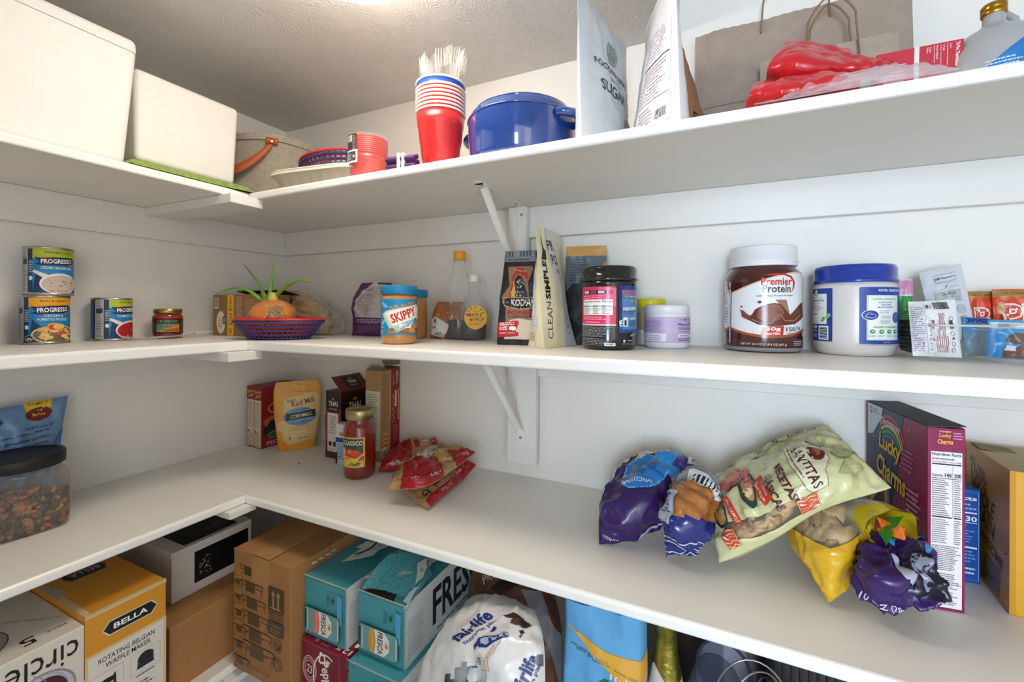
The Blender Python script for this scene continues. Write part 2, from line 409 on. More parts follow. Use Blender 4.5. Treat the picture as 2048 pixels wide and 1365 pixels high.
for zt, th, h in ((ZT, .0175, .0745), (ZM, .0222, .064), (ZB, .0177, .07), (ZL, .018, .07)):
    z = zt - th - .0002
    struct(MB().box(.0003, -.0185, z - h, XR - .001, -.0003, z, TRIM, .0015), 'trim_%d' % k)
    struct(MB().box(.0003, -1.75, z - h, .0185, -.019, z, TRIM, .0015), 'trim_%d' % (k + 1)); k += 2
    # short batten under the joint of the two boards
for zt, th, ex, ya, yb, nm in ((ZT, .0175, .358, -.407, -.333, 'top'), (ZM, .0222, .352, -.407, -.33, 'middle'), (ZB, .0177, .384, -.422, -.364, 'wide lower'), (ZL, .018, .384, -.422, -.364, 'lowest')):
    T(MB().box(.019, ya, zt - th - (.0205 if zt > 1.2 else .014), ex, yb, zt - th - .0003, TRIM, .0012), 'shelf_batten', 'short white wooden batten under the corner joint of the %s shelf' % nm, 'batten', group='battens under the shelf corner joints')
struct(MB().box(.844, -.0385, 1.131, .9185, -.0187, 1.406, TRIM, .0015), 'trim_9')
struct(MB().box(.844, -.0385, 1.50, .894, -.0187, 1.752, TRIM, .0015), 'trim_10')
def bracket(z, y0, dy, lab):
    r = E('shelf_bracket', lab, 'bracket', (.8815, y0, z), 0, 'white steel shelf brackets'); w = .0105
    m = MB(); m.box(-w, -dy, -.0028, w, 0, -.0003, WHITE, .0006); m.lathe([(w, -.0028), (w, -.0003)], WHITE, 24, (0, -dy)); P(m, 'horizontal_leg', r)
    m = MB(); m.box(-w, -.0028, -.226, w, -.0002, -.0028, WHITE, .0006); P(m, 'vertical_leg', r)
    m = MB(); a, c = V((0, -dy + .03, -.004)), V((0, -.004, -.192)); pr = []
    for i in range(9):
        t = i / 8; p = a.lerp(c, t); ww = w * (.95 - .1 * math.sin(t * math.pi)); nn = V((0, -(c - a).z, (c - a).y)).normalized()
        pr.append([p + V((-ww, 0, 0)) - nn * .004, p + V((-ww * .6, 0, 0)) + nn * .002, p + V((ww * .6, 0, 0)) + nn * .002, p + V((ww, 0, 0)) - nn * .004])
    m.grid(pr, WHITE); m.grid([[q + V((0, .0012, -.0012)) for q in w_] for w_ in pr], WHITE, flip=True); P(m, 'brace', r)
    for p, n in (((0, -dy + .012, -.0028), 'z'), ((0, -.035, -.0028), 'z'), ((0, -.0028, -.022), 'y'), ((0, -.0028, -.211), 'y')):
        m = MB(); m.lathe([(.0042, 0), (.0036, .0012), (.002, .0018)], STEEL, 14)
        m.v = [V((q.x, q.y, -q.z)) if n == 'z' else V((q.x, -q.z, q.y)) for q in m.v]; m.v = [q + V(p) for q in m.v]; P(m, 'screw', r)
bracket(ZT - .0175, -.0387, .213, 'white steel bracket carrying the top shelf, behind the black pancake mix bag')
bracket(ZM - .0222, -.0387, .213, 'white steel bracket carrying the middle shelf, over the pasta bags')

# lamp on the low ceiling
lx, ly = .80, -.508
lamp = E('ceiling_light', 'round white flush ceiling light glowing at the top edge', 'ceiling light', (lx, ly, 2.0945))
m = MB(); m.lathe([(.134, -.0158), (.136, -.012), (.136, -.0004)], WHITE, 64); P(m, 'lamp_base', lamp)
m = MB(); m.lathe([(.005, -.0862)] + [(.13 * math.sin(R(a)), -.016 - .07 * math.cos(R(a))) for a in range(8, 91, 6)] + [(.13, -.016)], mat('lamp_glass', '#fff1e0', .3, vary=0, emit=LAMP), 64); P(m, 'lamp_shade', lamp)

w = bpy.data.worlds.new('world'); scene.world = w; w.use_nodes = True
bg = w.node_tree.nodes['Background']; bg.inputs['Color'].default_value = (1.0, .985, .96, 1); bg.inputs['Strength'].default_value = WORLD
def area(name, loc, to, sx, sy, e, c):
    l = bpy.data.lights.new(name, 'AREA'); l.shape = 'RECTANGLE'; l.size, l.size_y, l.energy, l.color = sx, sy, e, c
    o = bpy.data.objects.new(name, l); COL.objects.link(o); o.location = loc; o.rotation_euler = (V(to) - V(loc)).to_track_quat('-Z', 'Y').to_euler()
area('daylight', (1.5, YW - .12, 1.525), (1.5, 0, 1.525), .8, 1.1, WINDOW, (.62, .80, 1.0))
vs = scene.view_settings; scene.display_settings.display_device = 'sRGB'; vs.view_transform = 'Standard'; vs.look = 'None'; vs.gamma = 1; vs.use_curve_mapping = False; vs.exposure = EXPO

# ================================================================ top shelf
KRAFT = mat('kraft_paper', '#a39284', .75, vary=.07, vs=45, bump=.25, bs=90)
FOAM = mat('white_foam', '#f1efea', .6, vary=.012, vs=40, bump=.12, bs=500)
CLEAR = film('clear_plastic', '#ffffff', .10, .08)
MILKY = film('milky_plastic', '#f2efe6', .45, .25)
def taper_box(x0, y0, z0, x1, y1, z1, m, bev, inset, skip=()):
    b = bmesh.new(); bmesh.ops.create_cube(b, size=1); cx, cy = (x0 + x1) / 2, (y0 + y1) / 2
    for v in b.verts:
        k = inset if v.co.z < 0 else 0; sx, sy = (x1 - x0) / 2 - k, (y1 - y0) / 2 - k
        v.co = V((cx + 2 * v.co.x * sx, cy + 2 * v.co.y * sy, z0 + (v.co.z + .5) * (z1 - z0)))
    bmesh.ops.bevel(b, geom=[e for e in b.edges if not any(all(abs(v.co.z - z) < 1e-6 for v in e.verts) for z in skip)], offset=bev, segments=5, profile=.5, affect='EDGES')
    bmesh.ops.delete(b, geom=[f for f in b.faces if any(all(abs(v.co.z - z) < 1e-6 for v in f.verts) for z in skip)], context='FACES')
    return MB().bm(b, m, True)
def wn(o): o.modifiers.new('weighted_normals', 'WEIGHTED_NORMAL').weight = 100; return o
def rel(mb, o):
    mb.v = [p - V(o) for p in mb.v]; return mb
o = (.17, -.86, ZT)
c = T(rel(taper_box(.022, -1.18, ZT + .0004, .3085, -.552, 1.985, FOAM, .012, .013, (1.985,)), o), 'foam_cooler', 'large white foam cooler at the far left of the top shelf, nearer the ceiling light', 'cooler', o)
wn(c); wn(P(rel(taper_box(.0215, -1.1805, 1.9856, .309, -.5515, 2.011, FOAM, .012, .0, (1.9856,)), o), 'lid', c))
o = (.15, -.43, 1.797)
wn(T(rel(taper_box(.022, -.541, 1.797, .272, -.333, 1.979, FOAM, .011, .006), o), 'foam_cooler', 'smaller white foam cooler standing on a green pad beside the grey felt basket', 'cooler', o))
m = mat('green_woven_pad', '#8ea653', .8, vary=.3, vs=160, bump=.8, bs=260)
pb = MB(); N = 40; rows = []
for i in range(N + 1):
    y = -.572 + .238 * i / N; row = []
    for j in range(20):
        t = j / 19; x = .03 + (.296 + .013 * max(0, (y + .40) / .066)) * t; e = min(1, 6 * min(t, 1 - t, i / N, 1 - i / N)) ** .5
        row.append(V((x, y, ZT + .001 + .0235 * e + .0012 * noise.noise(V((x, y, 0)) * 90) * e)))
    rows.append(row)
pb.grid(rows, m, smooth=True); rim = [r[0] for r in rows] + rows[-1][1:] + [r[-1] for r in rows[-2::-1]] + rows[0][-2:0:-1]
pb.grid([[V((p.x, p.y, ZT + .0004)) for p in rim], rim], m, wrap=True)
T(rel(pb, (.15, -.45, ZT)), 'woven_pad', 'flat green woven pad under the smaller foam cooler at the shelf corner', 'pad', (.15, -.45, ZT))

# felt basket
FELT = mat('grey_felt', '#a59c8d', .95, vary=.12, vs=120, bump=.5, bs=300)
LEATHER = mat('tan_leather', '#a9522a', .5, vary=.08, vs=50, bump=.2)
bx = V((.163, -.163, ZT))
t = E('felt_basket', 'round grey felt basket with tan leather handles in the top corner', 'basket', bx)
fm = MB()
def basket_r(z, a): return .128 + .02 * (z / .18) ** .6 + .004 * math.sin(3 * a + z * 18) + .003 * math.sin(7 * a)
rows = []
for i in range(17):
    z = .001 + .174 * i / 16; rows.append([V((basket_r(z, 2 * math.pi * k / 60) * math.cos(2 * math.pi * k / 60), basket_r(z, 2 * math.pi * k / 60) * math.sin(2 * math.pi * k / 60), z)) for k in range(60)])
fm.grid(rows, FELT, wrap=True); fm.grid([[q * .97 + V((0, 0, q.z * .03)) for q in r] for r in rows], FELT, wrap=True, flip=True)
fm.grid([rows[-1], [q * .97 + V((0, 0, q.z * .03)) for q in rows[-1]]], FELT, wrap=True); fm.add(rows[0], [list(range(60))[::-1]], FELT); P(fm, 'basket_body', t)
fm = MB(); fm.grid([[V((q.x * 1.02, q.y * 1.02, q.z - .016 + .0165 * k)) for q in rows[-1]] for k in (0, 1)], FELT, wrap=True); fm.grid([[V((q.x * 1.02, q.y * 1.02, q.z + .0005)) for q in rows[-1]], [V((q.x * .96, q.y * .96, q.z + .0005)) for q in rows[-1]]], FELT, wrap=True); P(fm, 'hem', t)
for a0, a1, sg in ((-38, -118, 1), (62, 118, 1)):
    hm = MB(); rr = []
    for i in range(25):
        s = i / 24; a = R(a0 + (a1 - a0) * s); z = .153 - .083 * math.sin(s * math.pi) ** .8; out = .157 + .012 * math.sin(s * math.pi)
        d = V((math.cos(a), math.sin(a), 0)); rr.append([d * (out + h) + V((0, 0, z + w_)) for w_, h in ((-.011, 0), (-.007, .002), (.007, .002), (.011, 0))])
    hm.grid(rr, LEATHER); hm.grid([[q * .98 + V((0, 0, q.z * .02)) for q in r] for r in rr], LEATHER, flip=True)
    d = V((math.cos(R(a0)), math.sin(R(a0)), 0)); x = V((-d.y, d.x, 0))
    hm.tube([d * .1585 + x * .013 * s + V((0, 0, .156)) for s in (-1, 0, 1)], .0085, LEATHER, 10)
    hd = P(hm, 'handle', t); rv = MB(); rv.tube([d * .161 + V((0, 0, .152)), d * .169 + V((0, 0, .152))], .0025, mat('brass', '#c9a45a', .3, 1.), 10); P(rv, 'rivet', hd)

# oval slotted food baskets (four of them on two shelves)
BLUEP = mat('blue_plastic', '#36427f', .4, vary=.03); REDP = mat('red_plastic', '#d42a35', .4, vary=.03)
def oval_basket(m):
    b = MB(); L, W, H = .101, .068, .042
    def q(t, s): k = .70 + .30 * t ** .75; a = 2 * math.pi * s; return V((L * k * math.cos(a), W * k * math.sin(a), .002 + (H - .004) * t))
    for t_, r in ((.02, .0022), (.27, .0016), (.52, .0016), (.77, .0018)): b.tube([q(t_, k / 64) for k in range(64)], r, m, 6, True)
    for k in range(44): b.tube([q(i / 6, k / 44) for i in range(7)], .0017, m, 5)
    b.add([q(0, k / 64) for k in range(64)], [list(range(64))], m); b.add([q(0, k / 64) - V((0, 0, .0015)) for k in range(64)], [list(range(64))[::-1]], m)
    rim = MB(); rr = []
    for k in range(72):
        p = q(1, k / 72); d = V((p.x / L ** 2, p.y / W ** 2, 0)).normalized(); rr.append([p - d * .001, p + V((0, 0, .004)), p + d * .006 + V((0, 0, .003)), p + d * .007 - V((0, 0, .002)), p + d * .003 - V((0, 0, .001))])
    rr.append(rr[0]); rim.grid([[r[i] for r in rr] for i in (0, 1, 2, 3, 4, 0)], m)
    return b, rim
def put_basket(m, loc, rz, lab, sc=1.):
    key = m.name
    if key not in PROTO:
        b, rim = oval_basket(m); t = E('food_basket', lab, 'basket', loc, rz, 'oval slotted food baskets'); P(b, 'slotted_bowl', t); P(rim, 'rim', t); PROTO[key] = t; return t
    return copy_thing(PROTO[key], loc, rz, lab)
PROTO = {}
put_basket(BLUEP, (.462, -.2, 1.8195), (R(-4), R(-3), R(12)), 'blue oval slotted basket lying on the clear tray on the top shelf')
put_basket(REDP, (.462, -.2, 1.827), (R(-4), R(-3), R(12)), 'red oval slotted basket nested in the blue one on the top shelf')

# ribbed clear tray
tb = MB(); rows = []
for i in range(9):
    z = .0005 + .04 * i / 8; k = i / 8; row = []
    for j in range(160):
        a = 2 * math.pi * j / 160; ca, sa = math.cos(a), math.sin(a); g = (abs(ca) ** 5 + abs(sa) ** 5) ** -.2
        rb = 1 + (.014 * math.sin(j * 2 * math.pi * 28 / 160) if 1 < i < 7 else 0); row.append(V(((.105 + .018 * k) * g * ca * rb, (.07 + .018 * k) * g * sa * rb, z)))
    rows.append(row)
tb.grid(rows, film('tray_plastic', '#e2dbc8', .42, .15), wrap=True); tb.add(rows[0], [list(range(160))[::-1]], film('tray_plastic', '', 0))
tb.grid([rows[-1], [q * 1.06 + V((0, 0, -q.z * .06)) for q in rows[-1]], [q * 1.06 + V((0, 0, -q.z * .06 - .006)) for q in rows[-1]]], film('tray_plastic', '', 0), wrap=True)
tr = T(tb, 'food_tray', 'clear ribbed plastic tray at the top shelf corner in front of the felt basket', 'tray', (.48, -.235, ZT + .0004), R(7))
lm = MB(); lm.lathe([(.085, .0458), (.092, .0445), (.094, .0415)], MILKY, 60, sx=1.38, pw=5); P(lm, 'lid', tr)
cb = MB(); rows = []
for i in range(9):
    rr = .055 * math.cos(R(80 * i / 8)) ** .7; rows.append([V((rr * math.cos(k * R(10)) * (1 + .12 * noise.noise(V((k, i, 1)))), rr * math.sin(k * R(10)) * .7, .001 + .05 * math.sin(R(90 * i / 8)) + .004 * noise.noise(V((k * .7, i, 5))))) for k in range(36)])
cb.grid(rows, film('cellophane', '#ffffff', .22, .12), wrap=True)
T(cb, 'plastic_bag', 'crumpled clear plastic bag lying in the red basket on the top shelf', 'plastic bag', (.47, -.18, 1.848))

# red cups in a clear sleeve
RC = mat('red_cup', '#cf2a2c', .3, vary=.02, spec=.6); CW = mat('cup_lip', '#f0ebe6', .35, vary=.01); BC = mat('blue_cup', '#1f47a0', .3, vary=.02)
def cup(m, H, r0, r1, lip):
    b = MB(); pr = [(r0 * .9, 0), (r0, .003)]
    for t, o in ((.25, 0), (.26, .0008), (.5, .0008), (.51, .0016), (.78, .0016), (.79, .0024), (1, .0024)): pr.append((r0 + (r1 - r0) * t * .96 + o * .8, H * t - .003))
    b.lathe(pr + [(p[0] - .0012, p[1]) for p in pr[::-1]][:-1], m, 48, cap1=False)
    l = MB(); z = H - .0022; l.tube([(math.cos(2 * math.pi * k / 48) * (r1 + .0012), math.sin(2 * math.pi * k / 48) * (r1 + .0012), z) for k in range(48)], .0022, lip, 7, True)
    return b, l
sx, sy = .612, -.266
cp = E('party_cup', 'lowest clear red cup of the wrapped stack beside the ribbed tray', 'cup', (sx, sy, ZT + .0006), 0, 'clear red cups in a plastic sleeve')
RCT = mat('clear_red_cup', '#e2443c', .25, vary=.02, spec=.6, coat=.3)
b, l = cup(RCT, .068, .0305, .0385, RCT); P(b, 'cup_body', cp); P(l, 'lip', cp)
ords = 'second third fourth fifth sixth seventh eighth ninth tenth'.split()
for k in range(1, 9): copy_thing(cp, (sx, sy, ZT + .0006 + .0042 * k), 0, 'clear red cup in the wrapped stack, %s from the bottom' % ords[k - 1])
sl = MB(); sl.lathe([(.033, .0008), (.034, .012), (.0412, .058), (.0423, .068), (.0426, .104), (.039, .107)], film('sleeve_film', '#ffffff', .03, .06, gain=.3), 48, cap0=False, cap1=False)
art(sl, cylS(.0438, 0, R(-98)), [(k, *[x * .68 for x in q]) + tuple(r) for k, q, r in (('r', (-.02, .085, .022, .15), ['#3a3536']), ('r', (-.016, .127, .004, .146), ['#e8e2dc']), ('bc', (-.013, .129, .002, .144), [9, '#2a2627']), ('tl', (.006, .10, .02, .146), [9, '#a9a2a0']), ('r', (-.022, .06, .025, .1), ['#efe6df']), ('r', (-.018, .066, .019, .095), ['#4a4446']), ('tl', (-.016, .07, .004, .09), [4, '#d8d0cc']), ('e', (.011, .08, .004, .004), ['#d8d0cc']))], du=.004)
T(sl, 'plastic_sleeve', 'clear plastic sleeve with a black and white label around the stacked red cups', 'wrapper', (sx, sy, ZT + .0003))

# solo cups and cutlery
sx, sy = .807, -.272
cp = E('party_cup', 'bottom red party cup with white lip, standing on the top shelf', 'cup', (sx, sy, ZT + .0005), R(20), 'opaque red party cups in a stack')
b, l = cup(RC, .119, .0325, .0465, CW); P(b, 'cup_body', cp); P(l, 'lip', cp)
for k in range(1, 7): copy_thing(cp, (sx, sy, ZT + .0005 + .0074 * k), R(20), 'red party cup with white lip, %s from the bottom of its stack' % ords[k - 1])
cpb = E('party_cup', 'blue party cup on top of the red stack, full of cutlery', 'cup', (sx, sy, ZT + .0005 + .0074 * 6 + .0135), R(20))
b, l = cup(BC, .119, .0325, .0465, CW); P(b, 'cup_body', cpb); P(l, 'lip', cpb)
CUT = film('cutlery_plastic', '#ffffff', .05, .08, gain=.25)
def cutlery(kind):
    b = MB(); z = [0, .05, .10, .118, .128, .14]; w_ = [.0055, .005, .0035, .0045, .0085, .0105]
    rows = [[V((-w_[i], .0015, z[i])), V((0, -.0012, z[i])), V((w_[i], .0015, z[i]))] for i in range(6)]
    if kind == 'fork':
        b.grid(rows, CUT)
        for k in range(4):
            x = -.0082 + .0055 * k; b.tube([(x, .0008, .139), (x, -.0008, .155), (x * .96, .0012, .172)], [.0021, .0017, .0009], CUT, 5)
    else:
        b.grid(rows[:4], CUT); rr = []
        for i in range(11):
            s = i / 10; hw = .0155 * math.sin(math.pi * (.12 + .88 * s)) ** .7 if i < 10 else .0005; rr.append([V((u * hw, .0045 * (1 - u * u) * math.sin(math.pi * s), .116 + .05 * s)) for u in (-1, -.6, 0, .6, 1)])
        b.grid(rr, CUT)
    return b
zb = ZT + .0625; FK = SP = None; rg = random.Random(3)
for k, (kd, a, tl, yaw, dz) in enumerate((('spoon', 205, .13, 10, .006), ('fork', 178, .20, 15, .013), ('fork', 190, .17, -30, .01), ('spoon', 262, .05, 0, 0), ('fork', 300, .12, 25, -.004), ('fork', 325, .17, -20, 0), ('fork', 345, .19, 5, .003), ('fork', 358, .23, -35, .002), ('fork', 12, .2, 40, -.004), ('fork', 60, .12, 20, -.005), ('fork', 350, .27, 70, -.006))):
    d = V((math.cos(R(a)), math.sin(R(a)), 0)); ax = V((0, 0, 1)).cross(d); q = (Matrix.Rotation(tl, 3, ax) @ Matrix.Rotation(R(yaw), 3, 'Z')).to_euler()
    loc = V((sx, sy, zb + .006 + dz)) + d * .012; lab = {'fork': 'clear plastic fork standing in the blue party cup', 'spoon': 'clear plastic spoon standing in the blue party cup, %s' % ('at the left of the forks' if k == 0 else 'at the front')}[kd]
    if kd == 'fork' and FK: n = copy_thing(FK, loc, tuple(q), lab)
    elif kd == 'spoon' and SP: n = copy_thing(SP, loc, tuple(q), lab)
    else:
        n = T(cutlery(kd), 'plastic_' + kd, lab, kd, loc, tuple(q), group='clear cutlery in the blue cup')
        if kd == 'fork': FK = n
        else: SP = n
# purple bundle
PUR = mat('purple_plastic', '#4a2560', .45, vary=.05)
t = E('straw_bundle', 'small bundle of purple straws with a white band, left of the red cup stack', 'straws', (.783, -.322, ZT + .0006), R(8), None)
for k, (yy, zz) in enumerate(((-.008, .004), (0, .0042), (.008, .004), (-.0045, .0112), (.0045, .0112), (0, .0182), (-.009, .0145))):
    m = MB(); m.tube([(-.058 - .003 * (k % 3), yy, zz * 1.3), (.005, yy, zz * 1.3)], .0045, PUR, 10); P(m, 'straw', t)
m = MB(); m.box(-.032, -.0145, -.0001, -.025, .0135, .0295, CW, .002); m.box(-.022, -.0145, -.0001, -.016, .0135, .0295, CW, .002); P(m, 'paper_band', t)

# blue enamel pot
ENA = mat('blue_enamel', '#173f8c', .12, vary=.05, vs=8, coat=1., spec=.7); BLK = mat('groove_shade', '#0b0b0d', .5, vary=0)
t = E('dutch_oven', 'blue enamel dutch oven with loop handles between the cups and the silver bag', 'pot', (.963, -.224, ZT + .0005), R(-10))
m = MB(); m.lathe([(.088, 0), (.094, .003), (.1, .02), (.1035, .06), (.104, .086)], ENA, 80); P(m, 'pot_body', t)
m = MB(); m.lathe([(.1045, .0865), (.106, .088), (.1045, .0895), (.102, .096), (.096, .1035), (.0935, .1055, BLK), (.0915, .1055, BLK), (.0915, .1065), (.093, .1075), (.089, .1105), (.06, .113), (.004, .114)], ENA, 80); lid = P(m, 'lid', t)  # black colour in the lid groove stands in for shade in the gap
m = MB(); m.lathe([(.012, .1135), (.009, .118), (.016, .126), (.017, .131), (.012, .135), (.002, .136)], mat('pot_knob_steel', '#a9a9ad', .25, 1.), 28); P(m, 'knob', lid)
for s in (-1, 1):
    m = MB(); m.tube([(s * (.099 + .029 * math.sin(R(a))), -.036 * math.cos(R(a)), .078 - .004 * math.sin(R(a))) for a in range(0, 181, 12)], .0075, ENA, 10); P(m, 'handle', t)

# flour and sugar pouches
SILV = mat('pearl_pouch', '#c8d0d6', .35, vary=.03, vs=14, spec=.6); WPOU = mat('white_pouch', '#e9e9ec', .4, vary=.02, vs=12)
def taper(b, tp, pw=1.): return lambda v: b + (tp - b) * v ** pw
m = MB(); fr = pouch(m, .252, taper(.165, .2), lambda v: .072 * (1 - v) ** .75 + .002, SILV, cr=.0022, seed=3)
art(m, gridS(fr, .19, .252), [('e', .095, .185, .019, .021, '#7d8c86'), ('o', .095, .185, .016, .018, .0012, '#b7c2c0'), ('t', 'F', .095, .185, .008, .014, '#c7d0ce'), ('t', 'FOODNANNY\'S', .098, .15, .135, .012, '#3d4248'), ('t', 'flavor built', .1, .134, .05, .006, '#7d858c'), ('t', 'SUGAR', .088, .112, .098, .019, '#2d3a48'), ('ln', [(.13, .1), (.145, .085), (.15, .06)], .0015, '#4a4f58'), ('e', .145, .035, .035, .042, '#a893bd'), ('o', .145, .035, .039, .046, .0013, '#8a7d98')], du=.008, dv=.008, rough=.4)
T(m, 'sugar_pouch', 'tall silver pouch of sugar with a green seal, beside the blue pot', 'food pouch', (1.122, -.218, ZT + .0006), R(78))
m = MB(); fr = pouch(m, .25, taper(.2, .15), lambda v: .084 * (1 - v) ** .8 + .002, WPOU, cr=.0018, seed=9, p=1.7)
art(m, gridS(fr, .2, .25), [('r', .11, .012, .192, .175, '#e2dfe8'), ('tl', .115, .125, .188, .172, 9, '#8d8496'), ('r', .113, .118, .19, .1205, '#3b3440'), ('tl', .115, .06, .188, .115, 10, '#8d8496'), ('r', .113, .055, .19, .0565, '#6b6470'), ('tl', .115, .02, .165, .05, 5, '#8d8496'), ('bc', .165, .02, .188, .035, 14, '#3b3440')], du=.008, dv=.008)
T(m, 'flour_pouch', 'tall white pouch with rows of small print, right of the silver pouch', 'food pouch', (1.219, -.236, ZT + .0006), R(-66))
BRP = mat('brown_pouch', '#9a6b43', .5, vary=.06, vs=25)
m = MB(); fr = pouch(m, .225, taper(.12, .12), lambda v: .115 * (1 - v) ** .9 + .002, BRP, cr=.002, seed=5, p=1.8)
art(m, gridS(fr, .12, .225), [('t', 'D', .02, .09, .014, .02, '#1d1512'), ('t', 'OO', .02, .065, .02, .014, '#1d1512')], du=.006, dv=.006)
T(m, 'coffee_pouch', 'brown kraft pouch leaning behind the white flour pouch', 'food pouch', (1.248, -.078, ZT + .0006), R(88))

# kraft shopping bags
def shopping_bag(w, h, lab, loc, rz, cords, tilt, KRAFT=KRAFT):
    m = MB(); N = 40; fr = []; bk = []
    for i in range(31):
        z = h * i / 30; f = []; k = []
        for j in range(N + 1):
            x = -w / 2 + w * j / N; e = min(1, 9 * min(j / N, 1 - j / N)); zt = z - (.0016 * (j % 2) if i == 30 else 0)
            wv = .0035 * noise.noise(V((x * 14, z * 5, w * 9))) + .002 * noise.noise(V((x * 30, z * 12, 2)))
            f.append(V((x, -.006 * e - wv, zt))); k.append(V((x, .004 * e, zt)))
        fr.append(f); bk.append(k)
    m.grid(fr, KRAFT); m.grid(bk, KRAFT, flip=True)
    for s in (0, N): m.grid([[fr[i][s], bk[i][s]] for i in range(31)], KRAFT)
    m.grid([fr[0], bk[0]], KRAFT); S = gridS(fr, w, h); c = '#7e6a56'
    art(m, S, [('ln', [(.004, .138), (w - .004, .138)], .0016, c), ('ln', [(.008, .138), (.05, .09)], .0016, c), ('ln', [(w - .008, .138), (w - .05, .09)], .0016, c)], du=.01, dv=.008, rough=.8)
    o = T(m, 'kraft_bag', lab, 'shopping bag', loc, (R(tilt), 0, R(rz)), group='kraft shopping bags')
    cm = mat('paper_cord', '#8d7355', .9, vary=.15, vs=300, bump=.6, bs=400)
    for x0, x1, y, ht in cords:
        m = MB(); ps = [(x0, y, h - .03), (x0 + .004, y, h + ht * .4)] + [(x0 + (x1 - x0) * (.08 + .84 * t), y - .004, h + ht * (.55 + .45 * math.sin(math.pi * t))) for t in (0, .2, .5, .8, 1)] + [(x1 - .004, y, h + ht * .4), (x1, y, h - .03)]
        m.tube([crom([V(p) for p in ps], i / 30) for i in range(31)], .0016, cm, 7); P(m, 'cord_handle', o)
    return o
shopping_bag(.345, .298, 'large brown kraft shopping bag leaning on the wall behind the red plastic', (1.437, -.047, ZT + .0006), -.6, ((-.055, .055, -.01, .075),), -5)
shopping_bag(.2, .194, 'smaller brown kraft shopping bag in front of the large one', (1.478, -.088, ZT + .0006), -1, ((-.032, .045, -.012, .085), (-.026, .039, .006, .082)), -5, mat('kraft_paper_light', '#b0a08f', .75, vary=.07, vs=45, bump=.25, bs=90))

# red plastic bundles and clear film
RPL = mat('red_sheet_plastic', '#c41a26', .3, vary=.03, vs=10, spec=.5, coat=.15)
def C(rows): return [[pt(u, v, y=y) for u, v, y in r] for r in rows]
m = MB(); ct = C([[(1530, 172, -.25), (1620, 170, -.25), (1710, 160, -.25), (1788, 140, -.25)], [(1540, 125, -.275), (1620, 128, -.285), (1710, 132, -.27), (1795, 134, -.25)], [(1574, 78, -.2), (1640, 88, -.21), (1720, 108, -.22), (1800, 127, -.24)]])
bag(m, ct, lambda u, v: .013 * (1 - .8 * u), RPL, cr=.0032, cs=17, edge=.8, seed=2, floor=ZT + .02)
T(m, 'plastic_bundle', 'upper roll of folded red plastic in front of the kraft bags', 'plastic sheet', org=(1.45, -.23, ZT))
m = MB(); ct = C([[(1490, 216, -.325), (1560, 205, -.325), (1640, 192, -.325), (1720, 178, -.325)], [(1500, 185, -.33), (1570, 178, -.335), (1640, 168, -.33), (1720, 158, -.325)], [(1508, 165, -.27), (1570, 162, -.27), (1640, 155, -.27), (1715, 150, -.28)]])
bag(m, ct, lambda u, v: .009, RPL, cr=.0028, cs=18, edge=.8, seed=4, floor=ZT + .001)
T(m, 'plastic_bundle', 'lower roll of folded red plastic partly under clear film at the shelf edge', 'plastic sheet', org=(1.42, -.29, ZT))
m = MB(); ct = C([[(1508, 212, -.345), (1600, 196, -.346), (1720, 176, -.346), (1925, 142, -.345)], [(1560, 196, -.344), (1640, 172, -.344), (1730, 150, -.344), (1915, 135, -.33)], [(1640, 165, -.338), (1680, 150, -.338), (1760, 132, -.33), (1850, 128, -.3)]])
bag(m, ct, lambda u, v: .003, film('loose_film', '#f0e4e8', .24, .2, gain=.3), cr=.0035, cs=34, seed=8, floor=ZT + .001)
T(m, 'plastic_film', 'loose sheet of clear film over the front of the red plastic', 'plastic sheet', org=(1.5, -.33, ZT))

# thermostat box
RB = mat('red_card', '#bf2438', .45, vary=.02)
m = carton(.0885, .034, .083, RB, front=[('r', .0395, .0005, .0445, .0825, '#e7dfe4'), ('tl', .008, .03, .034, .066, 8, '#e9b9bd'), ('t', 'T4 Pro Thermostat', .0825, .0645, .031, .0042, '#ffffff', -90), ('t', 'Type', .0755, .0765, .007, .0022, '#f3d9dc', -90), ('t', 'Programmable Thermostat', .0725, .066, .028, .0019, '#f3d9dc', -90), ('t', 'Usage', .069, .0755, .009, .0022, '#f3d9dc', -90), ('t', '3 Heat / 2 Cool Heat Pump', .066, .0655, .029, .0019, '#f3d9dc', -90), ('t', 'Power Method', .0625, .071, .018, .0022, '#f3d9dc', -90), ('t', 'Battery or Hardwired', .0595, .069, .022, .0019, '#f3d9dc', -90), ('t', 'Color', .0555, .0755, .008, .0022, '#f3d9dc', -90), ('t', 'White', .0525, .0755, .008, .0019, '#f3d9dc', -90)], left=[('r', .002, .002, .032, .081, '#e7dfe4')])
T(m, 'thermostat_box', 'small red thermostat carton with white print behind the clear film', 'box', (1.5495, -.2255, ZT + .0006), (0, R(1), R(-2)))

# jug
t = E('plastic_jug', 'grey plastic jug with a gold cap at the right end of the top shelf', 'jug', (1.634, -.215, ZT + .0005), R(25))
JG = mat('grey_jug_plastic', '#b3b5b8', .3, vary=.03, spec=.5, trans=.15)
prof = [(.046, 0), (.053, .004), (.0555, .02), (.0555, .045), (.053, .06), (.045, .077), (.03, .092), (.016, .1), (.011, .106), (.0102, .122)]
m = MB(); m.lathe(prof, JG, 56)
m.tube([(.012, .008, .112), (.026, .012, .128), (.042, .014, .122), (.05, .014, .095), (.05, .014, .068)], .005, JG, 10); P(m, 'jug_body', t)
def jugS(u, v, e):
    for (r0, z0), (r1, z1) in zip(prof, prof[1:]):
        if z0 <= v <= z1: r = r0 + (r1 - r0) * (v - z0) / (z1 - z0); break
    else: r = prof[-1][0]
    a = -math.pi / 2 + u / .053; return V(((r + e) * math.cos(a), (r + e) * math.sin(a), v))
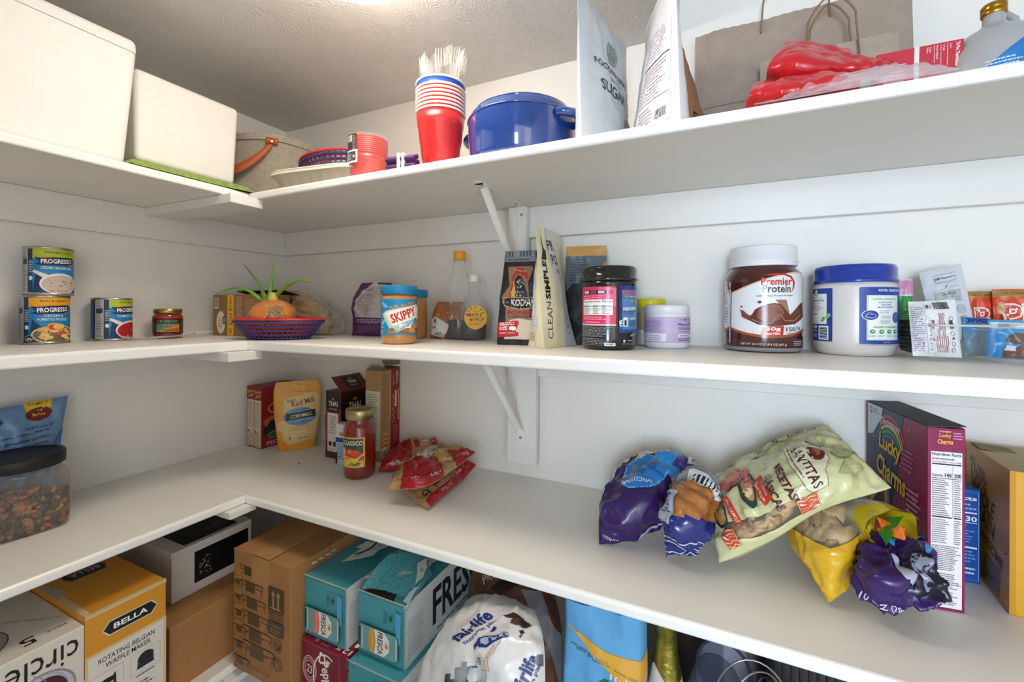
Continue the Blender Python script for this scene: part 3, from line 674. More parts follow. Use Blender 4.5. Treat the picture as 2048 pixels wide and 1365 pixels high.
m = MB(); art(m, jugS, [('p', [(-.062, .006), (.03, .006), (.03, .078), (.0, .074), (-.03, .05), (-.062, .02)], '#2274b8'), ('p', [(.012, .006), (.08, .006), (.08, .078), (.03, .078)], '#9fce2f'), ('r', -.012, .008, .022, .038, '#e9e6e2'), ('bc', -.009, .012, .016, .026, 18, '#333333'), ('tl', -.05, .02, -.02, .04, 5, '#bfdcf0')], du=.005, dv=.004, e0=3e-4); P(m, 'label', t)
m = MB(); m.lathe([(.0118, .117), (.0125, .1185), (.0125, .1225), (.0118, .123), (.0125, .1245), (.0125, .1295), (.011, .1315), (.002, .132)], mat('gold_cap', '#b98a2e', .28, 1., vary=.03), 40); P(m, 'cap', t)

# ================================================================ middle shelf
TIN = mat('tin_can', '#b9b3a6', .28, 1., vary=.05, vs=20)
def can(name, lab, loc, face, items, r=.037, h=.098, group=None):
    t = E(name, lab, 'can', loc, R(face + 90), group)
    m = MB(); m.lathe([(r - .002, 0), (r + .0004, .001), (r + .0004, .0035), (r - .0012, .005), (r - .0012, h - .005), (r + .0004, h - .0035), (r + .0004, h - .0005), (r - .001, h), (r - .0025, h - .001), (r - .003, h - .0035), (.004, h - .0035)], TIN, 64); P(m, 'tin', t)
    m = MB(); art(m, cylS(r - .001), items, du=.0045); P(m, 'paper_label', t); return t
def progresso(name2, band, bandtxt, soup):
    h = .098; B, N, S = '#1d84c4', '#143a63', '#16284a'
    it = [('r', -.115, .005, .1, .093, B), ('r', -.115, .005, -.036, .093, N), ('p', [(-.036, .005), (.1, .005), (.1, .02), (.0, .018), (-.03, .05)], N),
          ('r', -.036, .074, .1, .0935, band), ('r', -.062, .005, -.045, .093, '#b9b6ae'), ('tl', -.060, .008, -.047, .09, 22, '#2f3340'), ('r', -.060, .062, -.047, .072, '#343948'), ('tl', -.043, .045, -.034, .07, 7, '#cfd8e2'),
          ('e', -.039, .034, .0035, .0045, '#e9eef0')]
    it += [('t', bandtxt, .004, .087, .046, .004, '#3a4226'), ('p', [(-.033, .062), (-.024, .0665), (-.033, .076), (.028, .079), (.036, .069), (.028, .073), (.03, .063), (-.02, .06)], S), ('p', [(-.03, .0755), (-.012, .079), (.0, .078), (-.02, .0755)], '#e8902a'), ('p', [(.018, .0625), (.03, .0655), (.034, .0645), (.022, .061)], '#e8642a'),
           ('t', 'PROGRESSO', .0015, .0695, .049, .0092, '#ffffff', 3, 2)]
    n2 = name2.split('|')
    for i, s in enumerate(n2): it.append(('t', s, .001, .0555 - .0075 * i + (.002 if len(n2) > 1 else 0), .0475 if len(s) > 10 else .03, .0053, '#e6f1f6', 0, 1))
    if soup == 'noodle':
        it += [('e', .006, .019, .038, .0185, '#d8d3c8'), ('e', .006, .019, .035, .0165, '#7d6a4a')]; rg = random.Random(5)
        for k in range(34):
            a, q = rg.random() * 6.28, rg.random() ** .5; x, y = .006 + .029 * q * math.cos(a), .0215 + .0135 * q * math.sin(a) + (.006 if k % 4 == 0 else 0)
            it.append(('e', x, y, .004 + .003 * rg.random(), .0022 + .0016 * rg.random(), rg.choice(['#e6b45c', '#f0cb7e', '#dba24e', '#e9bd6c', '#d9552c', '#f3d596'])))
        it += [('e', .0, .034, .007, .005, '#d7482a'), ('e', .008, .035, .009, .006, '#f0c469'), ('e', -.034, .012, .0065, .0065, '#26303c'), ('o', -.034, .012, .0065, .0065, .0008, '#c8c8c4'), ('p', [(-.038, .009), (-.035, .0145), (-.033, .011), (-.031, .0135), (-.029, .009)], '#d5d5d0')]
    else:
        c = {'mushroom': '#cdbcae', 'tomato': '#b71f2c'}[soup]
        it += [('p', [(-.036, .047), (-.033, .051), (-.012, .041), (-.018, .034)], '#ece7e0'), ('e', .006, .0235, .031, .0215, '#f1ede7'), ('e', .0065, .0225, .0285, .0185, c), ('r', -.05, .0, .05, .005, '#b9b3a6')]; rg = random.Random(9)
        for k in range(16 if soup == 'mushroom' else 9):
            a, q = rg.random() * 6.28, rg.random() ** .5 * (1 if soup == 'mushroom' else .3); it.append(('e', .0065 + .024 * q * math.cos(a), .0225 + .014 * q * math.sin(a), .001 + .003 * rg.random(), .0008 + .0012 * rg.random(), rg.choice(['#8f7a68', '#a8927e', '#b9a591'] if soup == 'mushroom' else ['#5d4a20', '#d8c48a', '#3e5a24'])))
        it.append(('t', 'NET WT 18.5 OZ', .004, .0085, .03, .002, '#6d5d50' if soup == 'mushroom' else '#f3dede'))
    return it
can('soup_can', 'noodle soup can with an orange band, lower of the two stacked cans', (.046, -.5935, ZM + .0004), 361, progresso('CHICKEN &|HOMESTYLE NOODLES', '#eda523', 'RICH & HEARTY', 'noodle'), .0375, .0985, 'soup cans')
can('soup_can', 'mushroom soup can with a lime band, stacked on the noodle soup can', (.0485, -.5885, ZM + .0994), 360, progresso('CREAMY MUSHROOM', '#b4c62c', 'VEGETABLE CLASSICS', 'mushroom'), .0375, .0985, 'soup cans')
can('soup_can', 'tomato soup can with a lime band standing by itself', (.046, -.4825, ZM + .0004), 388, progresso('TOMATO BASIL', '#b4c62c', 'VEGETABLE CLASSICS', 'tomato'), .0365, .0965, 'soup cans')
can('short_can', 'short olive can at the left edge of the picture on the middle shelf', (.05, -.6945, ZM + .0004), 345, [('r', -.1, .004, .1, .056, '#4a4a2c'), ('e', .03, .03, .009, .012, '#c9c2a4'), ('tl', .01, .015, .05, .03, 3, '#b8b090')], .035, .06)

# chile onion jar
t = E('condiment_jar', 'small jar of crunchy chile onions with a gold lid', 'jar', (.068, -.3805, ZM + .0004), R(333 + 90))
SAL = mat('chile_oil', '#7a2412', .15, vary=.5, vs=160, coat=.8)
m = MB(); m.lathe([(.027, 0), (.0295, .002), (.03, .006), (.03, .054), (.0285, .058), (.0265, .06), (.0265, .063)], SAL, 56); P(m, 'glass_jar', t)
m = MB(); m.lathe([(.0285, .0615), (.0292, .0625), (.0292, .0715), (.028, .0725), (.002, .0728)], mat('gold_lid', '#a8935a', .3, 1., vary=.03), 48); P(m, 'lid', t)
m = MB(); art(m, cylS(.0303), [('r', -.046, .012, .046, .05, '#3a1a14'), ('r', -.046, .0495, .046, .0535, '#c0271f'), ('t', 'CRUNCHY', 0, .042, .044, .0062, '#5fb489', 0, 1), ('r', -.024, .016, .025, .036, '#3f9a78'), ('p', [(-.024, .016), (.025, .036), (.025, .016)], '#d98a2e'), ('t', 'CHILI', -.008, .0295, .03, .0085, '#b3311f', 0, 2), ('t', 'ONIONS', .0075, .0205, .032, .0065, '#2a1410', 4, 2), ('tl', -.036, .014, -.029, .04, 9, '#c9702e'), ('tl', .03, .014, .038, .046, 10, '#8d6a4c')], du=.004); P(m, 'paper_label', t)

# plastic fork lying on the shelf
t = MB(); ps = [((.106, -.482), .0085), ((.102, -.462), .0075), ((.100, -.43), .0045), ((.098, -.40), .0038), ((.095, -.36), .004), ((.092, -.345), .007), ((.089, -.33), .0095)]
rows = []
for i, ((x, y), w_) in enumerate(ps):
    d = V((-.05, .98, 0)); s = V((.98, .05, 0)); z = ZM + .0015 + (.007 * ((i - 1) / 5.) ** 2 if i > 1 else 0) + (.004 if i == 0 else 0)
    rows.append([V((x, y, z + .0035)) - s * w_, V((x, y, z)), V((x, y, z + .0035)) + s * w_])
FW = mat('white_cutlery', '#ece6e4', .3, vary=.01)
t.grid(rows, FW); t.grid([[q + V((0, 0, .0009)) for q in r] for r in rows], FW, flip=True)
for k in range(4):
    o = -.0075 + .005 * k; t.tube([(.089 + o, -.331, ZM + .0115), (.088 + o * 1.15, -.31, ZM + .013), (.087 + o * 1.3, -.287, ZM + .0125)], [.0019, .0016, .0007], FW, 6)
T(rel(t, (.098, -.39, ZM)), 'plastic_fork', 'white plastic fork lying in front of the tomato soup can and chile jar', 'fork', (.098, -.39, ZM))

# value pack box
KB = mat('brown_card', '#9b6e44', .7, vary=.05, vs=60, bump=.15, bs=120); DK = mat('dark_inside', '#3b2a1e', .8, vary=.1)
x0 = .034; m = MB(); w, d, h = .2, .085, .112
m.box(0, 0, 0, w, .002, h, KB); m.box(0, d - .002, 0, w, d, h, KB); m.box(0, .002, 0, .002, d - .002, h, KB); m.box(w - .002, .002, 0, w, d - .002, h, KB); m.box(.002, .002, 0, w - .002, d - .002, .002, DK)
art(m, plane((0, 0, 0), (1, 0, 0), (0, 0, 1)), [('r', .004, .074, .024, .105, '#ddd2c0'), ('bc', .006, .079, .022, .103, 12, '#4a3a2c'), ('e', .034, .036, .019, .031, '#efe4cf'), ('e', .048, .042, .007, .012, '#2f4d8c'), ('e', .048, .042, .005, .008, '#7fa0cf'), ('tl', .024, .022, .044, .05, 5, '#8d7a62'), ('r', .064, .001, .09, .111, '#f2c22e'), ('t', 'VALUE PACK 20', .077, .058, .098, .015, '#8a3d2a', -90, 1), ('t', 'ct', .077, .0065, .006, .008, '#8a3d2a', -90), ('tl', .1, .03, .13, .108, 16, '#c9ad88'), ('tl', .14, .05, .19, .1, 10, '#c9ad88')], rough=.6)
t = T(m, 'tea_box', 'open brown value pack carton with a yellow stripe in the corner behind the onion', 'box', (x0, -.252, ZM + .0004))
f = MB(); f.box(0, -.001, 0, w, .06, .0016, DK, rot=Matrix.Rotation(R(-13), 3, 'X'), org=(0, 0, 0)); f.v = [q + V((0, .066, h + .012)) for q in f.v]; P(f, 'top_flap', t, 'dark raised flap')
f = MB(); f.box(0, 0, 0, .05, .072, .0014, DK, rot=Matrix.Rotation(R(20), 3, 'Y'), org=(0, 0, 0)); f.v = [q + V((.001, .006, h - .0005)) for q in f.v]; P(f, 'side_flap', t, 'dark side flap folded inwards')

# oats bag
OAT = mat('rolled_oats', '#c7ab86', .8, vary=.28, vs=170, bump=1., bs=150)
m = MB(); ct = C([[(528, 667, -.1), (580, 669, -.118), (620, 671, -.12), (655, 671, -.1)], [(530, 635, -.1), (580, 632, -.115), (625, 634, -.115), (668, 648, -.09)], [(548, 590, -.1), (590, 581, -.12), (630, 598, -.11), (660, 626, -.08)]])
fr = bag(m, ct, lambda u, v: .028, OAT, cr=.004, cs=40, seed=3, floor=ZM)
ob = T(m, 'oats_bag', 'clear bag of rolled oats behind the onion basket', 'food bag', org=(.2, -.14, ZM))
m = MB(); ct = C([[(600, 671, -.13), (640, 671, -.12), (668, 669, -.09), (686, 662, -.075)], [(605, 630, -.13), (645, 630, -.115), (672, 640, -.08), (690, 645, -.07)], [(600, 582, -.13), (635, 594, -.1), (665, 615, -.08), (680, 632, -.07)]])
bag(m, ct, lambda u, v: .012, film('bag_film', '#efe9dd', .2, .12), cr=.005, cs=45, seed=6, floor=ZM + .001)
P(m, 'loose_film', ob, 'clear loose end of the bag', org=(.2, -.14, ZM))

# basket pair and onion
for mm, dz, lb in ((BLUEP, 0, 'blue oval slotted basket under the onion on the middle shelf'), (REDP, .0065, 'red oval slotted basket holding the onion, nested in the blue one')):
    put_basket(mm, (.336, -.274, ZM + .0016 + dz), R(25), lb)
t = E('onion', 'sprouting yellow onion with dry roots lying in the red basket', 'onion', (.335, -.29, ZM + .0135))
m = MB(); ON = mat('onion_skin', '#cf7f3e', .35, vary=.16, vs=18, coat=.2)
def onion_p(a, b):
    q = V((math.cos(b) * math.cos(a), math.cos(b) * math.sin(a), math.sin(b))); return V((q.x * .0555, q.y * .05, .043 + q.z * .043 * (1 - .06 * q.z))) * (1 + .02 * noise.noise(q * 2))
m.grid([[onion_p(2 * math.pi * k / 48, R(-89.5 + 179 * i / 24)) for k in range(48)] for i in range(25)], ON, wrap=True); P(m, 'onion_bulb', t)
dv = (CAMP - V((.335, -.29, ZM))).normalized(); dv.z = -.02; dv.normalize(); rg = random.Random(11)
m = MB(); RT = mat('dry_roots', '#cdb48a', .9, vary=.25, vs=300); sd = V((-dv.y, dv.x, 0)); c0 = V((0, 0, .056)) + dv * .05 + sd * .004
for k in range(140):
    o = sd * rg.gauss(0, .009) + V((0, 0, rg.gauss(0, .007))); a = c0 + o * .7 - dv * .004; dr = (dv * .4 + sd * rg.uniform(-1, 1) + V((0, 0, rg.uniform(-.9, 1.0)))).normalized(); L = rg.uniform(.009, .024) * (1.5 if k % 9 == 0 else 1)
    b1 = a + dr * L * .5 + dv * .006; c1 = b1 + (dr + V((rg.uniform(-.6, .6), rg.uniform(-.6, .6), rg.uniform(-.6, .4)))) * L * .4
    m.tube([a, b1, c1], [.0007, .0006, .0003], RT, 4)
P(m, 'roots', t, 'tuft of dry tan roots')
GRN = mat('onion_green', '#6fa337', .4, vary=.18, vs=30, sub=.1)
o0 = V((.335, -.29, ZM + .0135))
for pts, r0 in (([(531, 612, -.27), (528, 590, -.265), (512, 560, -.26), (486, 527, -.25)], .0062), ([(536, 612, -.275), (541, 580, -.275), (545, 550, -.27), (546, 523, -.265)], .0056), ([(540, 612, -.275), (553, 590, -.285), (582, 567, -.295), (604, 561, -.3), (627, 564, -.305)], .006), ([(524, 614, -.28), (515, 595, -.29), (495, 581, -.3), (465, 577, -.31), (432, 588, -.32)], .0058)):
    ps = [pt(u, v, y=y) - o0 for u, v, y in pts]; ps[0] = V((ps[0].x, ps[0].y, .078)); n = 22; ss = [crom(ps, i / n) for i in range(n + 1)]
    m = MB(); m.tube(ss, [r0 * (1 - .86 * (i / n) ** 1.4) for i in range(n + 1)], GRN, 9); P(m, 'shoot', t)
m = MB(); m.lathe([(.014, .078), (.011, .088), (.0085, .097), (.006, .1)], mat('onion_neck', '#b9b35e', .5, vary=.15), 20); P(m, 'neck', t)

# purple rice bag
PB = mat('purple_bag', '#5a2a63', .3, vary=.08, vs=16, spec=.6)
def pshape(v): return .158 * (1 - .1 * math.sin(v * 6) * (v < .5)) * (1 if v < .5 else 1 - 1.7 * (v - .5) ** 2)
m = MB(); fr = pouch(m, .147, pshape, lambda v: .075 * (1 - .75 * v ** 2) * min(1, .35 + 3 * v), PB, cr=.004, cs=24, seed=2)
art(m, gridS(fr, .155, .147), [('p', [(.022, .052), (.155, .05), (.15, .14), (.07, .144), (.035, .125), (.024, .1)], '#c9c2c2'), ('tl', .034, .056, .09, .115, 12, '#8d8388'), ('tl', .05, .105, .12, .135, 8, '#9a9096'), ('e', .05, .128, .003, .002, '#3a3238'), ('e', .062, .127, .003, .002, '#3a3238'), ('e', .074, .128, .003, .002, '#3a3238'), ('tl', .03, .035, .13, .048, 3, '#c9a8cc'), ('p', [(.03, .008), (.15, .006), (.15, .03), (.035, .03)], '#774a82'), ('p', [(.07, .1395), (.078, .1465), (.1, .1465), (.1, .138)], '#d8d2d4')], du=.008, dv=.008, rough=.35)
T(m, 'rice_bag', 'purple and white bag of dry goods behind the front peanut butter jar', 'food bag', (.449, -.062, ZM + .0004), R(9))

# peanut butter jars
PBT = mat('peanut_butter', '#c58c50', .12, vary=.03, vs=14, coat=.7)
def pb_jar(lab, loc, face):
    t = E('peanut_butter_jar', lab, 'jar', loc, R(face + 90), 'peanut butter jars'); r = .0378
    m = MB(); m.lathe([(.031, 0), (.035, .002), (.0372, .008), (r, .014), (r, .093), (.0362, .101), (.034, .1035), (.034, .106)], PBT, 64); P(m, 'jar_body', t)
    m = MB(); n = 96; rows = []
    for z, k in ((.1045, 0), (.1052, .0006), (.1215, .0006), (.1232, -.0002)): rows.append([V(((.0375 + k + (.0005 if j % 2 else 0)) * math.cos(2 * math.pi * j / n), (.0375 + k + (.0005 if j % 2 else 0)) * math.sin(2 * math.pi * j / n), z)) for j in range(n)])
    rows.append([V((q.x * .9, q.y * .9, .1236)) for q in rows[-1]]); bl = mat('blue_lid', '#1788be', .35, vary=.02); m.grid(rows, bl, wrap=True); m.add(rows[-1], [list(range(n))], bl); P(m, 'lid', t)
    m = MB(); rg = random.Random(2); Bl = '#1292cc'
    it = [('r', -.055, .0195, .05, .0945, Bl), ('p', [(-.052, .085), (-.046, .0905), (-.03, .079), (-.036, .075)], '#7cc9ec'), ('p', [(-.052, .045), (-.04, .053), (-.037, .046), (-.05, .038)], '#7cc9ec'), ('p', [(-.02, .0235), (-.034, .022), (-.022, .036), (-.008, .034), (.008, .046), (.025, .05), (.05, .048), (.05, .023)], '#c97b34')]
    for k in range(26): it.append(('e', rg.uniform(-.024, .05), rg.uniform(.024, .043), .004 + .004 * rg.random(), .002 + .002 * rg.random(), rg.choice(['#a85c22', '#d68f46', '#c07430', '#8f4a1c', '#e0a25c'])))
    it += [('p', [(-.045, .063), (-.035, .07), (.03, .084), (.05, .084), (.05, .05), (.02, .044), (-.026, .033)], '#a9dcf2'), ('p', [(-.04, .064), (-.032, .0695), (.03, .0825), (.05, .082), (.05, .055), (.02, .048), (-.02, .037)], '#f6e7a8'), ('p', [(-.034, .0645), (-.028, .0685), (.03, .0795), (.05, .079), (.05, .058), (.02, .051), (-.018, .041)], '#fbf6ee'),
           ('t', 'SKIPPY', .004, .0615, .056, .0195, '#c8202f', 19, 2.5), ('p', [(-.018, .034), (-.009, .026), (.03, .044), (.03, .054), (.008, .048)], '#8fd0ee'), ('rr', -.006, .034, .02, .042, .003, '#f4fafc'), ('t', 'CREAMY', .007, .038, .022, .0045, '#243b8c', 21, 1), ('e', .034, .0465, .0095, .0095, '#1a6ea8'), ('o', .034, .0465, .0095, .0095, .0012, '#d9ecf4'), ('e', .034, .0455, .006, .0055, '#b88a5a'),
           ('t', 'FUEL the FUN!', .003, .0825, .058, .0058, '#f59a1f', 13, 2), ('p', [(.036, .078), (.05, .078), (.05, .09), (.042, .088)], '#e8d63a'), ('tl', -.052, .023, -.037, .031, 3, '#d9f0fa'), ('tl', -.052, .0345, -.038, .038, 1, '#f2d04a'), ('r', -.055, .0195, .05, .0225, Bl)]
    art(m, cylS(r + .0003), it, du=.004); P(m, 'paper_label', t); return t
pj = pb_jar('peanut butter jar with blue lid, in front near the shelf edge', (.686, -.2502, ZM + .0004), 319)
copy_thing(pj, (.602, -.098, ZM + .0004), R(340), 'second peanut butter jar, mostly hidden behind the front one')
# brown sugar bag
BS = mat('brown_sugar', '#a3612a', .25, vary=.16, vs=50, coat=.5, spec=.6)
m = MB(); fr = pouch(m, .093, lambda v: .1 * (1 - .35 * v ** 3), lambda v: .072 * (1 - .9 * v ** 3) * min(1, .45 + 4 * v), BS, cr=.006, cs=34, seed=12)
art(m, gridS(fr, .1, .093), [('p', [(.0, .012), (.036, .001), (.05, .035), (.012, .056), (.0, .05)], '#dfdedd'), ('t', 'ME!', .022, .014, .017, .006, '#3d3a40', 12, 1), ('e', .012, .045, .004, .006, '#2e2a2a'), ('t', 'KA', .01, .03, .012, .006, '#3d3a40', 8), ('e', .07, .012, .003, .003, '#2e5aa8')], du=.006, dv=.006, rough=.3)
T(m, 'sugar_bag', 'soft bag of brown sugar between the peanut butter jars and syrup bottles', 'food bag', (.693, -.06, ZM + .0004), R(28))

# syrup bottles
GL = film('clear_bottle', '#eef0ee', .08, .05, gain=.4); SYR = mat('dark_syrup', '#1d0d08', .08, vary=.1, coat=.6)
def bottle(lab, loc, face, prof, lev, capc, capp, group='syrup bottles', sy=1.):
    t = E('syrup_bottle', lab, 'bottle', loc, R(face + 90), group)
    m = MB(); m.lathe(prof, GL, 56, sy=sy, cap1=False); P(m, 'bottle_body', t)
    ins = [(r * .94, z) for r, z in prof if z < lev]; m = MB(); m.lathe([(ins[0][0], .0025)] + ins[1:] + [(ins[-1][0], lev)], SYR, 48, sy=sy); P(m, 'syrup', t, 'dark syrup in the bottom of the bottle')
    m = MB(); m.lathe(capp, capc, 36); P(m, 'cap', t); return t
bottle('tall clear syrup bottle with a yellow cap', (.725, -.068, ZM + .0004), 302, [(.024, 0), (.029, .002), (.031, .01), (.0315, .045), (.0285, .07), (.0255, .085), (.029, .105), (.0315, .125), (.0295, .142), (.022, .158), (.0165, .17), (.0165, .19), (.0135, .196), (.0135, .2)], .048, mat('yellow_cap', '#eda91e', .35, vary=.02), [(.0155, .197), (.0165, .198), (.0165, .201), (.015, .202), (.0155, .203), (.0155, .2165), (.014, .2185), (.002, .219)])
t = bottle('shorter glass maple syrup bottle with a white cap and round yellow label', (.772, -.078, ZM + .0004), 303, [(.024, 0), (.029, .002), (.031, .008), (.0335, .03), (.035, .055), (.0325, .078), (.025, .095), (.016, .105), (.0125, .113), (.0125, .132), (.0145, .134), (.0145, .138), (.0115, .14), (.0115, .146)], .038, mat('white_cap', '#eceae4', .4, vary=.01), [(.0125, .14), (.0135, .141), (.0135, .156), (.012, .158), (.002, .1585)], sy=.72)
m = MB(); m.tube([(.0145, 0, .136), (.024, 0, .134), (.03, 0, .122), (.027, 0, .108), (.022, 0, .1)], .0035, film('clear_bottle', '', 0), 10); P(m, 'handle_loop', t)
m = MB(); art(m, plane((0, -.0262, 0), (1, 0, 0), (0, 0, 1)), [('e', .003, .055, .027, .0285, '#eab41f', 40), ('t', 'MAPLE', .001, .061, .034, .0085, '#5a2a12'), ('t', 'SYRUP', .008, .0505, .031, .008, '#5a2a12'), ('t', 'GRADE A', .004, .07, .018, .003, '#8a4a1a'), ('tl', -.014, .036, .02, .044, 3, '#a8641c')] + [('e', x, y, .0026, .002, '#a8481a') for x, y in ((-.014, .07), (-.008, .076), (.016, .074), (.021, .066), (-.019, .062), (.002, .079))] + [('p', [(-.013, .049), (-.01, .053), (-.006, .052), (-.004, .049), (-.008, .0455)], '#b5361a')]); P(m, 'round_label', t)

# pancake mix bag
BKB = mat('black_bag', '#232327', .55, vary=.1, vs=30)
m = MB(); fr = pouch(m, .2, lambda v: .1 - .024 * v ** 2, lambda v: .066 * (1 - v ** 1.5) + .004, BKB, cr=.0022, seed=21, p=6, n=30, k=28)
S = gridS(fr, .094, .2); rg = random.Random(4)
it = [('r', .0, .176, .084, .2, '#7f858a'), ('tl', .012, .178, .072, .184, 1, '#2d2f33')] + [('r', .004 + .008 * k, .187, .008 + .008 * k, .199, rg.choice(['#4a4d52', '#5d6166', '#2f3135', '#9aa0a4'])) for k in range(10)]
it += [('p', [(.016, .165), (.074, .165), (.078, .16), (.066, .13), (.07, .06), (.084, .045), (.084, .032), (.022, .032), (.02, .075), (.008, .1), (.024, .125)], '#9d7455'), ('p', [(.022, .1), (.034, .138), (.046, .1)], '#e0b263'), ('p', [(.023, .1), (.031, .138), (.034, .138), (.029, .1)], '#c33027'), ('p', [(.026, .14), (.036, .162), (.052, .162), (.064, .15), (.068, .135), (.058, .142), (.046, .15), (.036, .148), (.03, .136)], '#b4322c'), ('t', 'PROTEIN-PACKED', .046, .156, .028, .003, '#e8c9b8', -10), ('p', [(.034, .136), (.042, .147), (.052, .142), (.062, .115), (.066, .098), (.04, .098)], '#26262a')]
it += [('e', .04 + .02 * rg.random(), .1 + .035 * rg.random(), .0016, .0022, rg.choice(['#8d8d90', '#55565a', '#c9c9c9'])) for k in range(22)]
it += [('p', [(.012, .094), (.018, .099), (.084, .099), (.084, .078), (.05, .073), (.018, .08), (.012, .088)], '#c9a98a'), ('p', [(.0135, .0935), (.019, .0975), (.084, .0975), (.084, .0795), (.05, .0748), (.019, .0815), (.0135, .088)], '#1c1c1f'), ('t', 'PORK', .021, .0885, .011, .004, '#b58f6d'), ('t', 'KODIAK', .057, .088, .052, .0145, '#f3efe9', 0, 2), ('t', 'POWER', .05, .067, .05, .0085, '#a8231f', 0, 2), ('t', 'FLAPJACKS', .05, .058, .046, .0052, '#3a2a22'),
       ('p', [(.02, .012), (.084, .012), (.084, .05), (.05, .055), (.03, .052)], '#d8cfb8'), ('p', [(.006, .046), (.05, .051), (.046, .035), (.05, .019), (.008, .015)], '#c4202a'), ('t', 'GRIZZLY', .026, .0435, .032, .0065, '#ffffff', 5, 2), ('t', 'SIZE', .018, .034, .018, .0065, '#ffffff', 4, 2), ('e', .037, .0345, .0075, .0042, '#ffffff'), ('t', 'FAMILY PACK', .026, .025, .032, .003, '#f3d8d6', 3)]
art(m, S, it, du=.007, dv=.007, rough=.55)
T(m, 'pancake_mix_bag', 'black pancake mix bag with a red banner beside the maple syrup', 'food bag', (.9285, -.141, ZM + .0004), R(8))

# clean simple bag: four creased panels closing to a seam
CRM = mat('cream_bag', '#e5ddb9', .45, vary=.03, vs=16)
Hc = .24; bot = [V((.963, -.190, 0)), V((1.013, -.226, 0)), V((1.045, -.125, 0)), V((.99, -.085, 0))]; top = [V((.986, -.16, 0)), V((.984, -.205, 0)), V((.993, -.14, 0)), V((.99, -.075, 0))]
m = MB(); faces = []
for k in range(4):
    rows = []
    for i in range(25):
        v = i / 24; row = []; s = v ** .85
        for j in range(15):
            u = j / 14; q = (bot[k].lerp(bot[(k + 1) % 4], u)).lerp(top[k].lerp(top[(k + 1) % 4], u), s); dd = (bot[(k + 1) % 4] - bot[k]).cross(V((0, 0, 1))).normalized()
            e = 4 * u * (1 - u); q = q + dd * (e * (.011 * math.sin(math.pi * min(1, v * 1.15)) + .0035 * noise.noise(V((u * 4, v * 9, k * 7)))) ); row.append(V((q.x, q.y, Hc * v)))
        rows.append(row)
    faces.append(rows); m.grid(rows, CRM)
m.add(bot, [[3, 2, 1, 0]], CRM)
art(m, gridS(faces[0], .062, Hc), [('r', .002, .035, .045, .15, '#dcdde3'), ('r', .012, .15, .034, .2, '#dcdde3'), ('tl', .006, .04, .042, .08, 7, '#a9a9b4'), ('tl', .006, .092, .042, .118, 4, '#a9a9b4'), ('r', .004, .086, .044, .0872, '#d9b36a'), ('r', .004, .125, .044, .1262, '#d9b36a'), ('tl', .016, .152, .032, .195, 10, '#a9a9b4'), ('tl', .008, .012, .03, .03, 5, '#a89c70')], du=.006, dv=.008)
art(m, gridS(faces[1], .106, Hc), [('p', [(.066, 0), (.106, 0), (.106, Hc), (.06, Hc), (.05, .18), (.07, .12), (.066, .1), (.072, .07), (.064, .04)], '#cfcfd6'), ('t', 'CLEAN', .022, .053, .072, .014, '#4a4a40', 90, 0), ('t', 'SIMPLE', .022, .132, .076, .016, '#17171a', 90, 3), ('p', [(.014, .172), (.034, .172), (.038, .19), (.03, .2)], '#1d1d20'), ('r', .026, .19, .031, .218, '#2a2a2c'), ('t', 'PR', .078, .205, .036, .022, '#1a1a1d', 0, 2), ('t', 'PO', .082, .175, .038, .022, '#1a1a1d', 0, 2), ('t', 'CHIPS', .086, .152, .032, .008, '#8a7468'), ('o', .088, .04, .012, .016, .0012, '#5a5a60'), ('t', 'gf', .088, .04, .009, .008, '#5a5a60')], du=.006, dv=.008)
T(rel(m, (1., -.15, 0)), 'popcorn_bag', 'cream chip bag with upright lettering, leaning closed between black bag and black tub', 'food bag', (1.0, -.15, ZM + .0004))
# dark coffee bag behind
m = MB(); fr = pouch(m, .212, lambda v: .1 - .015 * v, lambda v: .06 * (1 - v) ** .8 + .003, BKB, cr=.003, seed=31)
art(m, gridS(fr, .1, .212), [('p', [(.0, .19), (.1, .19), (.1, .212), (.0, .212)], '#c99a5c'), ('p', [(.002, .11), (.02, .13), (.1, .13), (.1, .19), (.0, .19)], '#5c6873'), ('tl', .012, .135, .07, .185, 9, '#333d47'), ('p', [(.0, .0), (.016, .0), (.02, .04), (.01, .05), (.0, .05)], '#e0952a'), ('tl', .002, .01, .014, .03, 3, '#7a4a12'), ('p', [(.07, .15), (.1, .14), (.1, .18)], '#b98f78')], du=.008, dv=.008)
T(m, 'coffee_bag', 'dark bag with an orange top strip behind the black supplement tub', 'food bag', (1.05, -.075, ZM + .0004), R(12))

